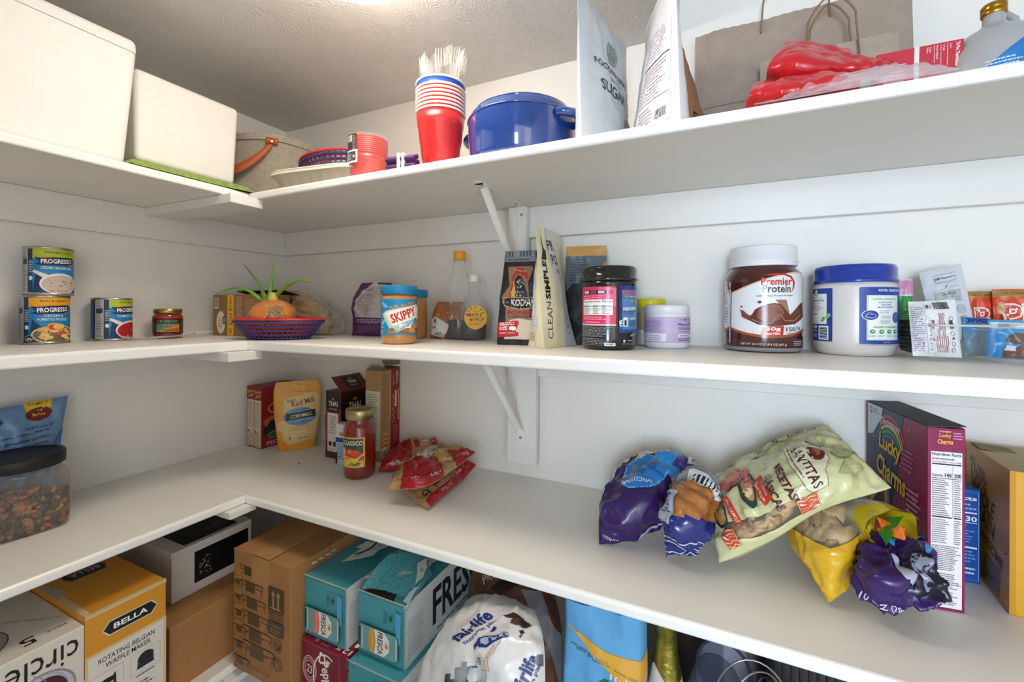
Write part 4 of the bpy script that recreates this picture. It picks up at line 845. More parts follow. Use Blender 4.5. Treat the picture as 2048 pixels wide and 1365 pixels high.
# black supplement tub
TBK = mat('black_tub', '#0f0f12', .16, vary=.03, coat=.6)
t = E('supplement_tub', 'black supplement tub with a pink facts panel', 'tub', (1.119, -.1597, ZM + .0004), R(283 + 90))
m = MB(); m.lathe([(.046, 0), (.049, .002), (.0505, .008), (.051, .02), (.0512, .118), (.0525, .121), (.0525, .124), (.0505, .126), (.0505, .13)], TBK, 72); P(m, 'tub_body', t)
m = MB(); m.lathe([(.0535, .1275), (.055, .129), (.055, .132), (.0525, .1335), (.0525, .1485), (.051, .1535), (.048, .155), (.002, .1555)], TBK, 72); P(m, 'lid', t)
m = MB(); it = [('rr', -.066, .046, .013, .116, .003, '#e0305e'), ('p', [(-.02, .08), (.013, .08), (.013, .113), (-.02, .1155)], '#e85a92'), ('r', -.066, .0445, .013, .0475, '#c9c6c8'), ('r', -.054, .103, .007, .109, '#26262b')] + [('r', -.052 + .016 * k, .104, -.04 + .016 * k, .108, c) for k, c in enumerate(('#d9d9dc', '#5d626c', '#d9d9dc', '#e0492e'))] + [('tl', -.055, .094, .004, .101, 2, '#f3a9bd'), ('r', -.057, .064, .007, .0925, '#f4f4f2'), ('t', 'Supplement Facts', -.025, .0885, .06, .0055, '#1c1c1f', 0, 1), ('r', -.056, .0795, .006, .0803, '#1c1c1f'), ('r', -.056, .0745, .006, .0752, '#1c1c1f'), ('tl', -.056, .0655, -.034, .083, 6, '#7a7a7d'), ('tl', -.03, .0655, -.018, .083, 6, '#7a7a7d'), ('tl', -.012, .0655, .005, .083, 6, '#7a7a7d'), ('tl', -.056, .055, .002, .062, 2, '#f3b3c0'), ('tl', -.05, .0495, -.01, .053, 1, '#f6d5dc'), ('tl', -.06, .024, .01, .043, 9, '#9a9a9e'), ('tl', -.06, .008, .006, .022, 5, '#8d8d92'), ('rr', -.008, .008, .012, .0135, .001, '#e4e4e4'), ('bc', -.005, .0095, .009, .0125, 14, '#222222'),
       ('rr', .018, .032, .08, .118, .002, '#1b4f96'), ('p', [(.018, .06), (.026, .05), (.03, .118), (.018, .118)], '#2a2f7a'), ('r', .024, .038, .08, .11, '#5b86b8'), ('t', 'LEVEL-UP', .046, .106, .036, .008, '#e0302a', 3, 2), ('r', .026, .096, .08, .1, '#1a1f2c'), ('t', 'YOUR TRAINING PERFORMANCE', .052, .098, .05, .0032, '#ffffff'), ('r', .027, .0885, .036, .0905, '#4fb3d8'), ('r', .036, .0885, .044, .0905, '#58b04a'), ('r', .044, .0885, .05, .0905, '#e8d43a'), ('r', .05, .0885, .062, .0905, '#e8642a'), ('t', 'PERFORM X', .045, .076, .038, .006, '#f2f6fa', 4, 2), ('tl', .026, .066, .062, .073, 2, '#2c4a78'), ('rr', .026, .043, .036, .06, .002, '#eef2f5'), ('r', .0285, .045, .033, .055, '#27324a'), ('p', [(.018, .053), (.027, .057), (.021, .05), (.027, .05), (.019, .046), (.027, .045), (.02, .0425)], '#e8eef4'), ('t', 'LAUNCH', .05, .058, .02, .0045, '#f2f6fa', 3, 1), ('tl', .039, .044, .062, .054, 5, '#2c4a78'), ('t', 'JOIN US', .05, .027, .018, .005, '#c8c8cc', 3), ('tl', .036, .0165, .046, .02, 1, '#cccccc'), ('e', .028, .017, .0025, .0025, '#cccccc'), ('r', .046, .0175, .052, .0205, '#d8302a'), ('tl', .024, .009, .06, .0145, 2, '#8d8d92')]
art(m, cylS(.0514), it, du=.005, rough=.25); P(m, 'printed_label', t)
# yellow lid jar
t = E('spice_jar', 'clear jar with a yellow lid between the black tub and the lilac jar', 'jar', (1.18, -.042, ZM + .0004), R(8))
m = MB(); m.lathe([(.027, 0), (.0285, .003), (.0285, .07), (.026, .076), (.026, .079)], GL, 40, cap1=False); P(m, 'jar_body', t)
m = MB(); m.lathe([(.027, .002), (.027, .032), (.026, .033)], mat('white_powder', '#dcdbe0', .8), 36); P(m, 'white_label', t)
m = MB(); m.lathe([(.0265, .0335), (.0265, .068)], mat('amber_content', '#c39a55', .5, vary=.15), 36); P(m, 'contents', t, 'amber contents')
m = MB(); m.lathe([(.029, .0785), (.03, .0795), (.03, .0955), (.0285, .0972), (.002, .0975)], mat('yellow_lid', '#d9cf1e', .35, vary=.02), 44); P(m, 'lid', t)
# lilac jar
WPL = mat('white_plastic', '#e8eaee', .28, vary=.01, spec=.5)
t = E('supplement_jar', 'short white jar with a lilac label and white lid', 'jar', (1.2174, -.0863, ZM + .0004), R(276 + 90))
m = MB(); m.lathe([(.036, 0), (.0405, .002), (.0422, .008), (.0424, .014), (.0424, .058), (.0405, .063), (.0405, .067)], WPL, 64); P(m, 'jar_body', t)
m = MB(); m.lathe([(.0405, .0655), (.0418, .0665), (.0418, .0795), (.0405, .083), (.038, .084), (.002, .0843)], WPL, 64); P(m, 'lid', t)
m = MB(); Lp = '#4a3f7d'; it = [('r', -.1, .0115, .1, .0605, '#c7b3d8'), ('tl', -.052, .032, -.005, .056, 9, '#7d6aa8'), ('rr', -.056, .014, -.001, .0285, .001, '#efeaf2'), ('tl', -.036, .0155, -.008, .0265, 3, '#8a7ab0'), ('ln', [(-.05, .02), (-.047, .018), (-.042, .025)], .0008, Lp), ('t', 'PURE', .027, .0555, .008, .002, Lp), ('e', .036, .0555, .002, .0025, Lp), ('t', 'HERB', .045, .0555, .008, .002, Lp), ('t', 'Magnesium', .044, .046, .046, .0062, Lp), ('t', 'Glycinate', .042, .0385, .042, .0066, Lp), ('tl', .022, .031, .05, .0345, 1, '#7d6aa8'), ('rr', .021, .0225, .06, .028, .0015, '#efeaf2'), ('tl', .024, .0235, .05, .027, 1, Lp), ('tl', .022, .015, .05, .021, 2, Lp)]
art(m, cylS(.0425), it, du=.0045); P(m, 'printed_label', t)

# protein powder tub
CHO = mat('chocolate_tub', '#4a2019', .14, vary=.1, vs=10, coat=.6)
t = E('protein_tub', 'brown chocolate protein tub with a white lid', 'tub', (1.3834, -.0691, ZM + .0004), R(265.5 + 90)); r = .0632
m = MB(); m.lathe([(.056, 0), (.06, .0015), (.0625, .007), (r, .014), (r, .07), (.0625, .1), (r, .122), (.062, .134), (.0585, .143), (.053, .149), (.052, .151), (.052, .157)], CHO, 80); P(m, 'tub_body', t)
m = MB(); m.lathe([(.054, .1525), (.0555, .1535), (.0555, .1575), (.0545, .158), (.0562, .159), (.0562, .1625), (.0548, .1635), (.0545, .186), (.053, .1885), (.002, .189)], WPL, 80); P(m, 'lid', t)
m = MB(); m.lathe([(.0565, .0002), (.0605, .0022), (.0628, .0072), (.0628, .0085)], film('clear_base', '#d8dde2', .4, .08), 72, cap0=False, cap1=False); P(m, 'clear_base', t)
BR, OR_, RE = '#5a2c20', '#a8542a', '#cc2229'; dx = .014
top = [(-.07 + .014 * k, .104 + .034 * math.sin(min(1, (k / 8) * .9) * math.pi / 2) ** 1.2) for k in range(11)]; bottom = [(-.07 + .014 * k, .043 - .0125 * math.sin(math.pi * (k / 10)) ** .9) for k in range(11)]
it = [('p', [(x, y + .0022) for x, y in bottom] + [(x, y + .0025) for x, y in top[::-1]], '#d9bfa8'), ('p', [(x, y - .0045) for x, y in bottom] + [(x, y + .003) for x, y in bottom[::-1]], OR_), ('p', bottom + top[::-1], '#e9ebee'),
      ('p', [(-.099, .043)] + [(-.08, .036), (-.076, .045), (-.0755, .1), (-.085, .125), (-.099, .133)], '#e9ebee'), ('p', [(-.099, .036), (-.076, .044), (-.076, .04), (-.099, .032)], OR_), ('tl', -.097, .085, -.082, .1, 4, '#4a4a4e'), ('tl', -.097, .05, -.08, .08, 6, '#8a8a8e'), ('fr', -.096, .062, -.081, .069, .0006, RE), ('o', -.093, .113, .009, .011, .002, RE), ('r', -.0755, .014, -.0715, .125, '#c9c6c8'), ('r', -.0755, .112, -.0715, .116, RE)]
it += [('t', 'Premier', .009, .1235, .05, .0135, RE, 0, 2), ('t', 'Protein', .009, .111, .046, .0135, '#4a4c50', 0, 2), ('p', [(-.012, .134), (.0, .137), (.02, .1375), (.034, .133), (.04, .123), (.039, .112), (.033, .104), (.036, .113), (.036, .123), (.031, .130), (.02, .1342), (.0, .1345)], RE), ('t', '100% Whey Protein Powder', .007, .0985, .06, .0042, '#55575b', 1, 1)]
sc_ = [(-.036, .062), (-.03, .066), (-.025, .075), (-.012, .083), (.004, .0865), (.015, .084), (.024, .073), (.03, .066), (.045, .078), (.055, .085), (.064, .088), (.066, .062), (.04, .05), (.0, .046), (-.02, .049), (-.034, .056)]
it += [('p', [(.006, .092), (.024, .092), (.03, .066), (.02, .064), (.016, .078)], '#9c7565'), ('p', sc_, '#6a3526'), ('p', [(-.022, .06), (-.02, .074), (-.01, .082), (.004, .085), (.014, .082), (.02, .07), (.012, .058), (-.004, .052)], '#8d5848')]
rg = random.Random(8)
it += [('ln', [(x0, y0), (x0 + .004, y0 + .0015), (x0 + .008, y0 + .0005)], .0007, rg.choice(['#6f3f30', '#a87262'])) for x0, y0 in [(rg.uniform(-.02, .01), rg.uniform(.058, .081)) for _ in range(30)]]
it += [('p', [(-.034, .056), (-.046, .062), (-.047, .07), (-.05, .075), (-.043, .073), (-.038, .068), (-.03, .062)], '#7d4636'), ('e', -.047, .08, .002, .0016, '#6a3526'), ('e', -.018, .088, .003, .0024, '#6a3526'), ('ln', [(-.03, .058), (-.012, .05), (0, .052), (.006, .063), (.013, .066), (.02, .056), (.036, .056), (.052, .066)], .0018, '#a87a68'),
       ('p', [(-.013, .045), (.019, .047), (.017, .031), (-.016, .03)], '#d3232a'), ('t', '30g', .002, .041, .023, .008, '#ffffff', 2, 2), ('t', 'PROTEIN', .001, .0335, .023, .0038, '#ffffff', 2, 2), ('t', '150', .031, .0415, .017, .0075, '#4a4c50'), ('t', 'CALORIES', .031, .0345, .015, .002, '#6a6c70'), ('r', .0415, .033, .042, .047, '#6a6c70'), ('t', '1g', .0485, .043, .008, .0075, '#4a4c50'), ('t', 'SUGAR', .049, .0365, .009, .002, '#6a6c70'), ('t', 'NET WT 24.5 OZ (1 LB 8 OZ) (697 g)', -.012, .0145, .07, .0048, '#e6d9d3'), ('tl', -.082, .016, -.068, .022, 2, '#b08a7c'), ('tl', .036, .013, .06, .022, 3, '#d9c6bd'), ('e', .061, .033, .004, .005, '#b9a59c')]
def prS(u, v, e):
    a = -math.pi / 2 + (u + dx) / r; rr = r + e - (.0007 * math.sin(math.pi * min(1, max(0, (v - .07) / .052))) if .07 < v < .122 else 0) - (max(0, v - .122) * .11)
    return V((rr * math.cos(a), rr * math.sin(a), v))
art(m := MB(), prS, it, du=.005, dv=.008, e0=4e-4, rough=.2); P(m, 'printed_label', t)

# creatine tub
OFFW = mat('offwhite_tub', '#dcd6d2', .3, vary=.02); BLD = mat('royal_blue_lid', '#1739a0', .2, vary=.03, coat=.4)
t = E('supplement_tub', 'white creatine tub with a royal blue lid and blue labels', 'tub', (1.5184, -.0768, ZM + .0004), R(257 + 90)); r = .057
m = MB(); m.lathe([(.046, 0), (.0505, .0015), (.0535, .007), (.0565, .018), (r, .022), (r, .112), (.0558, .117), (.0542, .118), (.0542, .124)], OFFW, 80); P(m, 'tub_body', t)
m = MB(); m.lathe([(.0575, .1195), (.0585, .121), (.0585, .124), (.057, .1255), (.057, .142), (.0555, .147), (.053, .149), (.002, .1493)], BLD, 80); P(m, 'lid', t)
m = MB(); Bl = '#1d3f99'; Gn = '#3f9a4c'; it = [('rr', -.098, .022, -.0285, .111, .002, Bl), ('r', -.098, .051, -.038, .102, '#eef0ee'), ('o', -.062, .104, .0055, .0065, .0018, Gn), ('e', -.062, .104, .0036, .0043, '#eef0ee'), ('e', -.062, .104, .0018, .0022, Gn), ('tl', -.08, .094, -.045, .097, 1, '#8ab890'), ('t', 'CLEAN NUTRITION', -.06, .0905, .034, .0036, '#2a2f3c'), ('tl', -.085, .072, -.044, .087, 6, '#8d9098'), ('tl', -.07, .066, -.055, .07, 1, '#3a3d46'), ('ln', [(-.068, .06), (-.062, .063), (-.058, .059), (-.05, .063)], .0006, '#6aa874'), ('tl', -.07, .053, -.05, .057, 2, '#8d9098'), ('p', [(-.05, .056), (-.044, .064), (-.04, .06), (-.044, .055)], Gn), ('p', [(-.041, .062), (-.034, .07), (-.03, .066), (-.036, .06)], '#7cc26c'), ('e', -.044, .058, .002, .003, '#7cc26c'),
       ('r', -.054, .0245, -.0345, .048, '#f2f2f2')] + [('r', -.052, .0265 + .0022 * k, -.0365, .0265 + .0022 * k + .0012 * (1 + k % 2 * .4), '#22242a') for k in range(9)] + [('t', '500', -.064, .046, .012, .005, '#ffffff', 0, 2), ('tl', -.07, .038, -.058, .043, 2, '#c8d2ea'), ('tl', -.07, .027, -.057, .035, 4, '#c8d2ea'),
       ('rr', .0075, .0205, .098, .111, .002, Bl), ('r', .0075, .0185, .098, .0208, '#b5aaa4'), ('t', 'GOOD, CLEAN NUTRITION', .06, .1055, .056, .0042, '#ffffff', 0, 1), ('r', .0165, .027, .07, .098, '#eef0ee'), ('fr', .018, .0285, .0685, .0965, .0006, Gn), ('t', 'CLEANER INGREDIENTS', .043, .092, .042, .003, Gn), ('t', '5g MICRONIZED', .044, .0865, .024, .0027, Bl), ('t', 'CREATINE', .044, .0828, .017, .0027, Bl), ('t', 'MONOHYDRATE*', .044, .079, .026, .0027, Bl), ('tl', .034, .069, .053, .075, 2, '#9aa0ac'), ('tl', .036, .061, .052, .0665, 2, '#9aa0ac'), ('tl', .035, .053, .052, .059, 2, '#9aa0ac'), ('e', .0215, .0665, .0115, .0085, '#e6eaf4'), ('e', .0215, .0665, .0105, .0075, Bl), ('ln', [(.015, .0635), (.0165, .067), (.02, .0705), (.0225, .0695), (.0205, .067), (.0245, .0685), (.0285, .067), (.0285, .0635), (.024, .062), (.015, .0635)], .0006, '#e6eaf4'), ('e', .063, .063, .0075, .0085, Bl), ('o', .063, .063, .004, .006, .0005, '#c8d2ea'), ('ln', [(.061, .06), (.065, .062), (.061, .064), (.065, .066)], .0005, '#c8d2ea'), ('t', 'HIGHER STANDARDS', .0455, .0475, .04, .003, Gn)] + [('e', .024 + .0125 * k, .0405, .0036, .0033, Gn) for k in range(4)] + [('e', .024 + .0125 * k, .0408, .0014, .0012, '#dfeedd') for k in range(4)] + [('tl', .019 + .0125 * k, .032, .029 + .0125 * k, .0355, 2, '#9aa0ac') for k in range(4)] + [('t', 'THIS SERVING', .044, .0235, .012, .0016, '#c8d2ea')]
art(m, cylS(r + .0003), it, du=.005); P(m, 'printed_label', t)

# clear bins and packets
def bin_(lab, loc, w, d, h, rz):
    rows = []; inn = []
    for i in range(7):
        k = i / 6; row = []
        for j in range(72):
            a = 2 * math.pi * j / 72; ca, sa = math.cos(a), math.sin(a); g = (abs(ca) ** 8 + abs(sa) ** 8) ** -.125; s = .9 + .1 * k; row.append(V((w / 2 * g * ca * s, d / 2 * g * sa * s, .0005 + h * k)))
        rows.append(row); inn.append([V((q.x * .96, q.y * .975, q.z + (.002 if i == 0 else 0))) for q in row])
    AC = film('acrylic', '#e6eef2', .03, .03, gain=.25)
    m = MB(); m.grid(rows, AC, wrap=True); m.add(rows[0], [list(range(72))[::-1]], AC); t = T(m, 'storage_bin', lab, 'bin', loc, R(rz), 'clear bins of bars')
    m = MB(); m.tube([q * 1.0 + V((0, 0, 0)) for q in rows[-1]], .0016, film('acrylic_rim', '#f2f7fa', .45, .05), 6, True); P(m, 'rim', t); return t
bin_('left clear acrylic bin holding the white wrapper and vanilla packet', (1.6245, -.095, ZM + .0004), .074, .15, .052, 2)
bin_('right clear acrylic bin holding blue wrappers and orange pouches', (1.708, -.097, ZM + .0004), .082, .152, .052, 2)
def packet(name, lab, cat, corners, th, m, items, W, H, cr=.002, group=None, rough=.35, seed=0., floor=None, n=18):
    b = MB(); bl, br, tr, tl = [pt(u, v, y=y) for u, v, y in corners]
    fr = bag(b, [[bl, (bl + br) / 2, br], [(bl + tl) / 2, (bl + br + tr + tl) / 4, (br + tr) / 2], [tl, (tl + tr) / 2, tr]], th, m, cr=cr, cs=50, seed=seed, n=n, m=n, edge=.6, floor=floor)
    art(b, gridS(fr, W, H), items, du=W / n, dv=H / n, rough=rough); o = V((bl + br) / 2)
    return T(b, name, lab, cat, org=o, group=group)
PK = mat('packet_white', '#e3e6e6', .4, vary=.03, vs=30); VP = mat('packet_pearl', '#d3d6de', .35, vary=.03, vs=30); OP = mat('packet_orange', '#dd4a22', .4, vary=.04, vs=20); BP = mat('packet_blue', '#4a9bd0', .3, vary=.06, vs=20)
packet('snack_packet', 'green and pink packet standing at the back of the left clear bin', 'packet', [(1796, 690, -.055), (1826, 690, -.055), (1825, 559, -.05), (1794, 559, -.05)], .004, mat('packet_green', '#2f9a46', .4, vary=.05), [('r', 0, .075, .05, .1, '#cf8fb2'), ('r', 0, .098, .05, .1, '#e6c2d4'), ('r', 0, .074, .05, .0765, '#ded9da'), ('t', 'drop', .03, .053, .03, .007, '#d6efd8'), ('tl', .012, .038, .045, .048, 3, '#8fce9a'), ('p', [(0, 0), (.05, 0), (.05, .03), (.03, .036), (0, .03)], '#1d6a30')], .05, .1)
packet('vanilla_packet', 'pale vanilla packet leaning at the back of the left clear bin', 'packet', [(1872, 690, -.09), (1955, 676, -.085), (1922, 526, -.05), (1838, 546, -.055)], .006, VP, [('fr', .02, .103, .062, .116, .0005, '#4a4f58'), ('t', 'INGREDIENTS', .044, .1095, .034, .003, '#4a4f58'), ('t', 'Just', .026, .109, .009, .007, '#4a4f58'), ('r', .022, .1005, .055, .1011, '#6a6f78'), ('ln', [(.036, .09), (.042, .096), (.044, .098)], .0012, '#7a7f88'), ('r', .016, .089, .034, .0896, '#9a9fa8'), ('r', .046, .0915, .064, .0921, '#9a9fa8'), ('r', .016, .073, .064, .0845, '#b3b6b4'), ('fr', .016, .073, .064, .0845, .0005, '#5a5f66'), ('t', 'VANILLA', .04, .0805, .028, .0045, '#3a3f48'), ('t', 'POWDER', .04, .0755, .016, .002, '#5a5f66'), ('fr', .046, .065, .066, .0715, .0004, '#6a6f78'), ('t', 'PROTEIN', .056, .068, .012, .0028, '#5a5f66'), ('e', .058, .05, .008, .008, '#b9bcc2'), ('tl', .052, .034, .068, .04, 2, '#7a7f88')], .078, .13)
rg = random.Random(1)
packet('bar_wrapper', 'white snack wrapper with a barcode and small symbols, front of the left clear bin', 'wrapper', [(1826, 712, -.157), (1924, 716, -.157), (1910, 600, -.142), (1816, 604, -.142)], .007, PK, [('r', .002, .006, .03, .094, '#d6d3dc'), ('tl', .004, .008, .028, .09, 22, '#7d7488'), ('r', .0305, .004, .031, .094, '#8a8a90'), ('t', '8', .036, .088, .006, .008, '#2a2c30'), ('t', '11', .043, .088, .004, .007, '#2a2c30'), ('bc', .05, .083, .083, .096, 22, '#2a2c30')] + [('t', '270', .022, .02, .008, .005, '#7a3d44', 84)] + [('r', .05 + .0035 * k, .008, .0512 + .0035 * k, .035 + .04 * ((k * 7) % 3) / 3, '#a8585e') for k in range(7)] + [('r', .057 + .0035 * k, .046, .0582 + .0035 * k, .075, '#a8585e') for k in range(4)] + [('e', .044, .06, .002, .003, '#b0303a'), ('e', .044, .05, .002, .002, '#b0303a'), ('e', .045, .03, .0018, .0022, '#c86a70')] + [('o', .083, y, .0042, .0042, .0008, '#4a4e52') for y in (.012, .022, .04, .066)] + [('p', [(.079, .056), (.087, .056), (.086, .064), (.08, .064)], '#3a3e42'), ('p', [(.079, .048), (.087, .048), (.087, .053), (.079, .053)], '#6a6e72'), ('p', [(.079, .03), (.083, .035), (.087, .03)], '#5a5e62'), ('tl', .036, .01, .04, .07, 12, '#9a9aa0')], .1, .1, .0022, seed=5, floor=ZM + .003)
packet('snack_pouch', 'orange peanut powder pouch, further left behind the right clear bin', 'pouch', [(1938, 690, -.05), (1992, 690, -.05), (1988, 583, -.045), (1932, 584, -.045)], .005, OP, [('r', 0, .079, .05, .09, '#a97f42'), ('t', 'WINNING TASTE', .024, .083, .036, .0032, '#3a2a18'), ('t', 'B', .026, .045, .03, .036, '#f6e6df', 0, 5), ('t', 'B', .026, .045, .026, .031, '#c8371a', 0, 1)], .05, .09)
packet('snack_pouch', 'orange peanut powder pouch lettered fit, at the right edge behind the blue wrappers', 'pouch', [(1990, 690, -.062), (2090, 690, -.062), (2090, 578, -.055), (1984, 579, -.055)], .006, OP, [('r', 0, .08, .09, .092, '#a97f42'), ('t', 'AWARD-WINNING', .04, .086, .05, .0036, '#3a2a18'), ('t', 'PB', .05, .048, .07, .042, '#f6e6df', 0, 5), ('t', 'PB', .05, .048, .064, .037, '#d9451f', 0, 1), ('e', .012, .062, .006, .011, '#c9a060'), ('r', .011, .028, .013, .05, '#5a3a22'), ('t', 'fit', .034, .032, .022, .018, '#1d2530', 0, 3)], .092, .094)
packet('bar_wrapper', 'blue bar wrapper at the back of the left clear bin, right of the white one', 'wrapper', [(1930, 712, -.1), (1992, 712, -.1), (1996, 640, -.09), (1926, 634, -.09)], .009, BP, [('p', [(.005, .058), (.03, .064), (.06, .056), (.06, .068), (.004, .068)], '#1c3f96'), ('tl', .01, .045, .045, .054, 2, '#d9ecf6'), ('p', [(0, .0), (.06, .0), (.06, .03), (0, .04)], '#7f9cae')], .062, .07, .004, seed=3, floor=ZM + .003)
packet('bar_wrapper', 'blue bar wrapper picturing chocolate bars in the right clear bin', 'wrapper', [(1972, 716, -.14), (2080, 722, -.14), (2080, 642, -.135), (1976, 640, -.135)], .008, BP, [('r', .002, .058, .1, .07, '#cfd8e2'), ('t', 'chocolate ice', .03, .065, .03, .005, '#2a3a52'), ('p', [(.03, .035), (.045, .05), (.08, .048), (.09, .04), (.07, .034), (.05, .028)], '#6a4a3a'), ('p', [(.03, .003), (.1, .003), (.1, .02), (.06, .03), (.05, .018), (.03, .016)], '#7a4232'), ('p', [(.06, .006), (.1, .008), (.1, .024), (.07, .027)], '#94705a'), ('r', .03, .016, .052, .026, '#d8dde0'), ('p', [(0, .005), (.02, .005), (.018, .05), (0, .055)], '#2f86c8')], .1, .075, .003, seed=7, floor=ZM + .003)
packet('bar_wrapper', 'dark green wrapper in the left clear bin beside the creatine tub', 'wrapper', [(1802, 700, -.075), (1822, 706, -.1), (1826, 640, -.1), (1798, 640, -.07)], .004, mat('packet_dark', '#4d5a4c', .4, vary=.1), [('r', .002, .004 + .008 * k, .03, .0065 + .008 * k, '#7f8a7c') for k in range(7)], .032, .066, .003, seed=9, floor=ZM + .003)

# ================================================================ wide lower shelf
# trail mix bag against the left wall
TMB = mat('trail_bag', '#6d93bf', .35, vary=.08, vs=20)
m = MB(); ct = [[V((.058, -.76, ZB + .004)), V((.06, -.66, ZB + .004)), V((.058, -.572, ZB + .004))], [V((.05, -.76, 1.2)), V((.055, -.66, 1.2)), V((.05, -.572, 1.2))], [V((.034, -.76, 1.300)), V((.036, -.66, 1.304)), V((.036, -.554, 1.313))]]
fr = bag(m, ct, lambda u, v: .02, TMB, cr=.003, cs=30, seed=4, floor=ZB)
art(m, gridS(fr, .2, .22, 1.1e-3), [('p', [(.135, .22), (.176, .22), (.173, .2), (.138, .2)], '#d8c02c'), ('t', 'FAMILY', .156, .215, .028, .004, '#7a1a1a'), ('e', .156, .194, .02, .0135, '#7a1d1f'), ('t', 'BAG', .156, .193, .018, .006, '#e6d35a'), ('e', .075, .19, .03, .012, '#173a74'), ('t', 'TASTY mix of', .155, .168, .045, .006, '#20242c', 3, 0), ('t', 'peanuts, raisins, M&Ms', .13, .157, .085, .006, '#20242c', 3, 0), ('t', 'milk chocolate candies', .128, .146, .088, .006, '#20242c', 3, 0), ('t', 'almonds and cashews', .132, .135, .08, .006, '#20242c', 3, 0), ('p', [(.17, .06), (.2, .1), (.2, .16), (.176, .12)], '#2f7fc0')], du=.01, dv=.01)
T(m, 'trail_mix_bag', 'light blue trail mix bag leaning on the left wall behind the candy jar', 'food bag', org=(.055, -.66, ZB))
# candy jar
jc = (.131, -.653, ZB + .0004); jr = R(-4)
t = E('candy_jar', 'square clear jar with a black lid half full of candy chips', 'jar', jc, jr)
m = MB(); JF = film('jar_plastic', '#e9e4dc', .10, .05, '#f7f3ee')
m.lathe([(.05, .0), (.056, .0015), (.059, .006), (.0595, .012), (.0595, .092), (.058, .101), (.052, .11), (.049, .114), (.049, .12)], JF, 72, pw=4.5, cap1=False); P(m, 'jar_body', t)
m = MB(); m.lathe([(.058, .1165), (.0605, .118), (.0605, .1365), (.059, .1395), (.052, .14), (.05, .1385), (.002, .1385)], mat('black_lid', '#15161a', .5, vary=.04, bump=.2, bs=200), 72); P(m, 'lid', t)
CHC = [mat('chip_%d' % i, c, .4, vary=.1, vs=200) for i, c in enumerate(('#9a6a44', '#b4835a', '#4a3228', '#3a2822', '#8a5c3c', '#d2542c', '#c94b24', '#d9a82a', '#ab7a50', '#55392c'))]
m = MB(); m.lathe([(.03, .003), (.043, .004), (.0445, .04), (.038, .052), (.02, .057), (.002, .058)], CHC[3], 40, pw=4)
rg = random.Random(5)
def blob(c, kd, mm, s):
    q = Matrix.Rotation(rg.uniform(0, 6.3), 3, V((rg.gauss(0, 1), rg.gauss(0, 1), rg.gauss(0, 1))).normalized()); pr = [(.0, .0), (.0042, .0006), (.0048, .0022), (.0034, .0046), (.0012, .0074), (0, .0086)] if kd == 'chip' else [(0, 0), (.004, .0008), (.0056, .0024), (.004, .004), (0, .0048)]
    n = 8; vs = [q @ V((r * s * math.cos(k * 6.2832 / n), r * s * math.sin(k * 6.2832 / n), z * s - .003)) + c for r, z in pr for k in range(n)]
    m.add(vs, [[i * n + k, i * n + (k + 1) % n, (i + 1) * n + (k + 1) % n, (i + 1) * n + k] for i in range(len(pr) - 1) for k in range(n)], mm, True)
for k in range(760):
    side = rg.random(); a = rg.uniform(0, 6.2832); g = (abs(math.cos(a)) ** 4.5 + abs(math.sin(a)) ** 4.5) ** (-1 / 4.5); hmax = .06 + .012 * math.sin(a * 2 + 1) + .008 * math.cos(a)
    if side < .68: rr, z = .0525 * g, rg.uniform(.006, hmax)
    else: q = rg.random() ** .5; rr, z = .05 * g * q, .052 + .012 * (1 - q) + (hmax - .055) * q
    mm = CHC[rg.choice((0, 0, 1, 1, 8, 4, 2, 2, 2, 3, 3, 9, 9))] if rg.random() > .085 else CHC[rg.choice((5, 6, 5, 7))]
    blob(V((rr * math.cos(a), rr * math.sin(a), z)), 'disc' if mm in CHC[5:8] else 'chip', mm, rg.uniform(1.15, 1.5))
T(m, 'candy_chips', 'brown baking chips and orange and yellow candies filling the square jar', 'candy', jc, jr, kind='stuff')

# two narrow red boxes
RDB = mat('red_carton', '#8d1a22', .45, vary=.04)
ptxt = [('r', .003, .003, .033, .142, '#cfc5a8'), ('tl', .005, .06, .03, .136, 14, '#8d7f66'), ('tl', .005, .006, .03, .05, 9, '#8d7f66'), ('r', .005, .045, .012, .051, '#a83a32'), ('t', 'Sure', .0175, .167, .026, .0105, '#e0ba4e', 6, 1), ('t', 'Jell', .0185, .1535, .022, .0115, '#e0ba4e', 6, 1)]
for x, y, lb, rt_ in ((.0375, -.0815, 'narrow red pectin carton against the left wall, left one of the pair', ()), (.0765, -.086, 'narrow red pectin carton, right one of the pair, beside the yellow cornmeal pouch', [('o', .05, .115, .03, .018, .004, '#d9962e'), ('e', .05, .075, .045, .018, '#a8642c'), ('e', .04, .06, .022, .02, '#1d1c22'), ('e', .02, .05, .016, .014, '#2a2a30'), ('e', .05, .035, .032, .012, '#3a5a3e'), ('o', .05, .035, .03, .0105, .0015, '#a8b48a'), ('t', 'PECTIN', .052, .012, .07, .012, '#c9a8a4', 0, 2)])):
    T(carton(.036, .128, .181, RDB, front=ptxt, right=rt_, top=[('r', .002, .002, .034, .12, '#7a161d')]), 'pectin_carton', lb, 'box', (x, y, ZB + .0004), R(0), 'red pectin cartons')
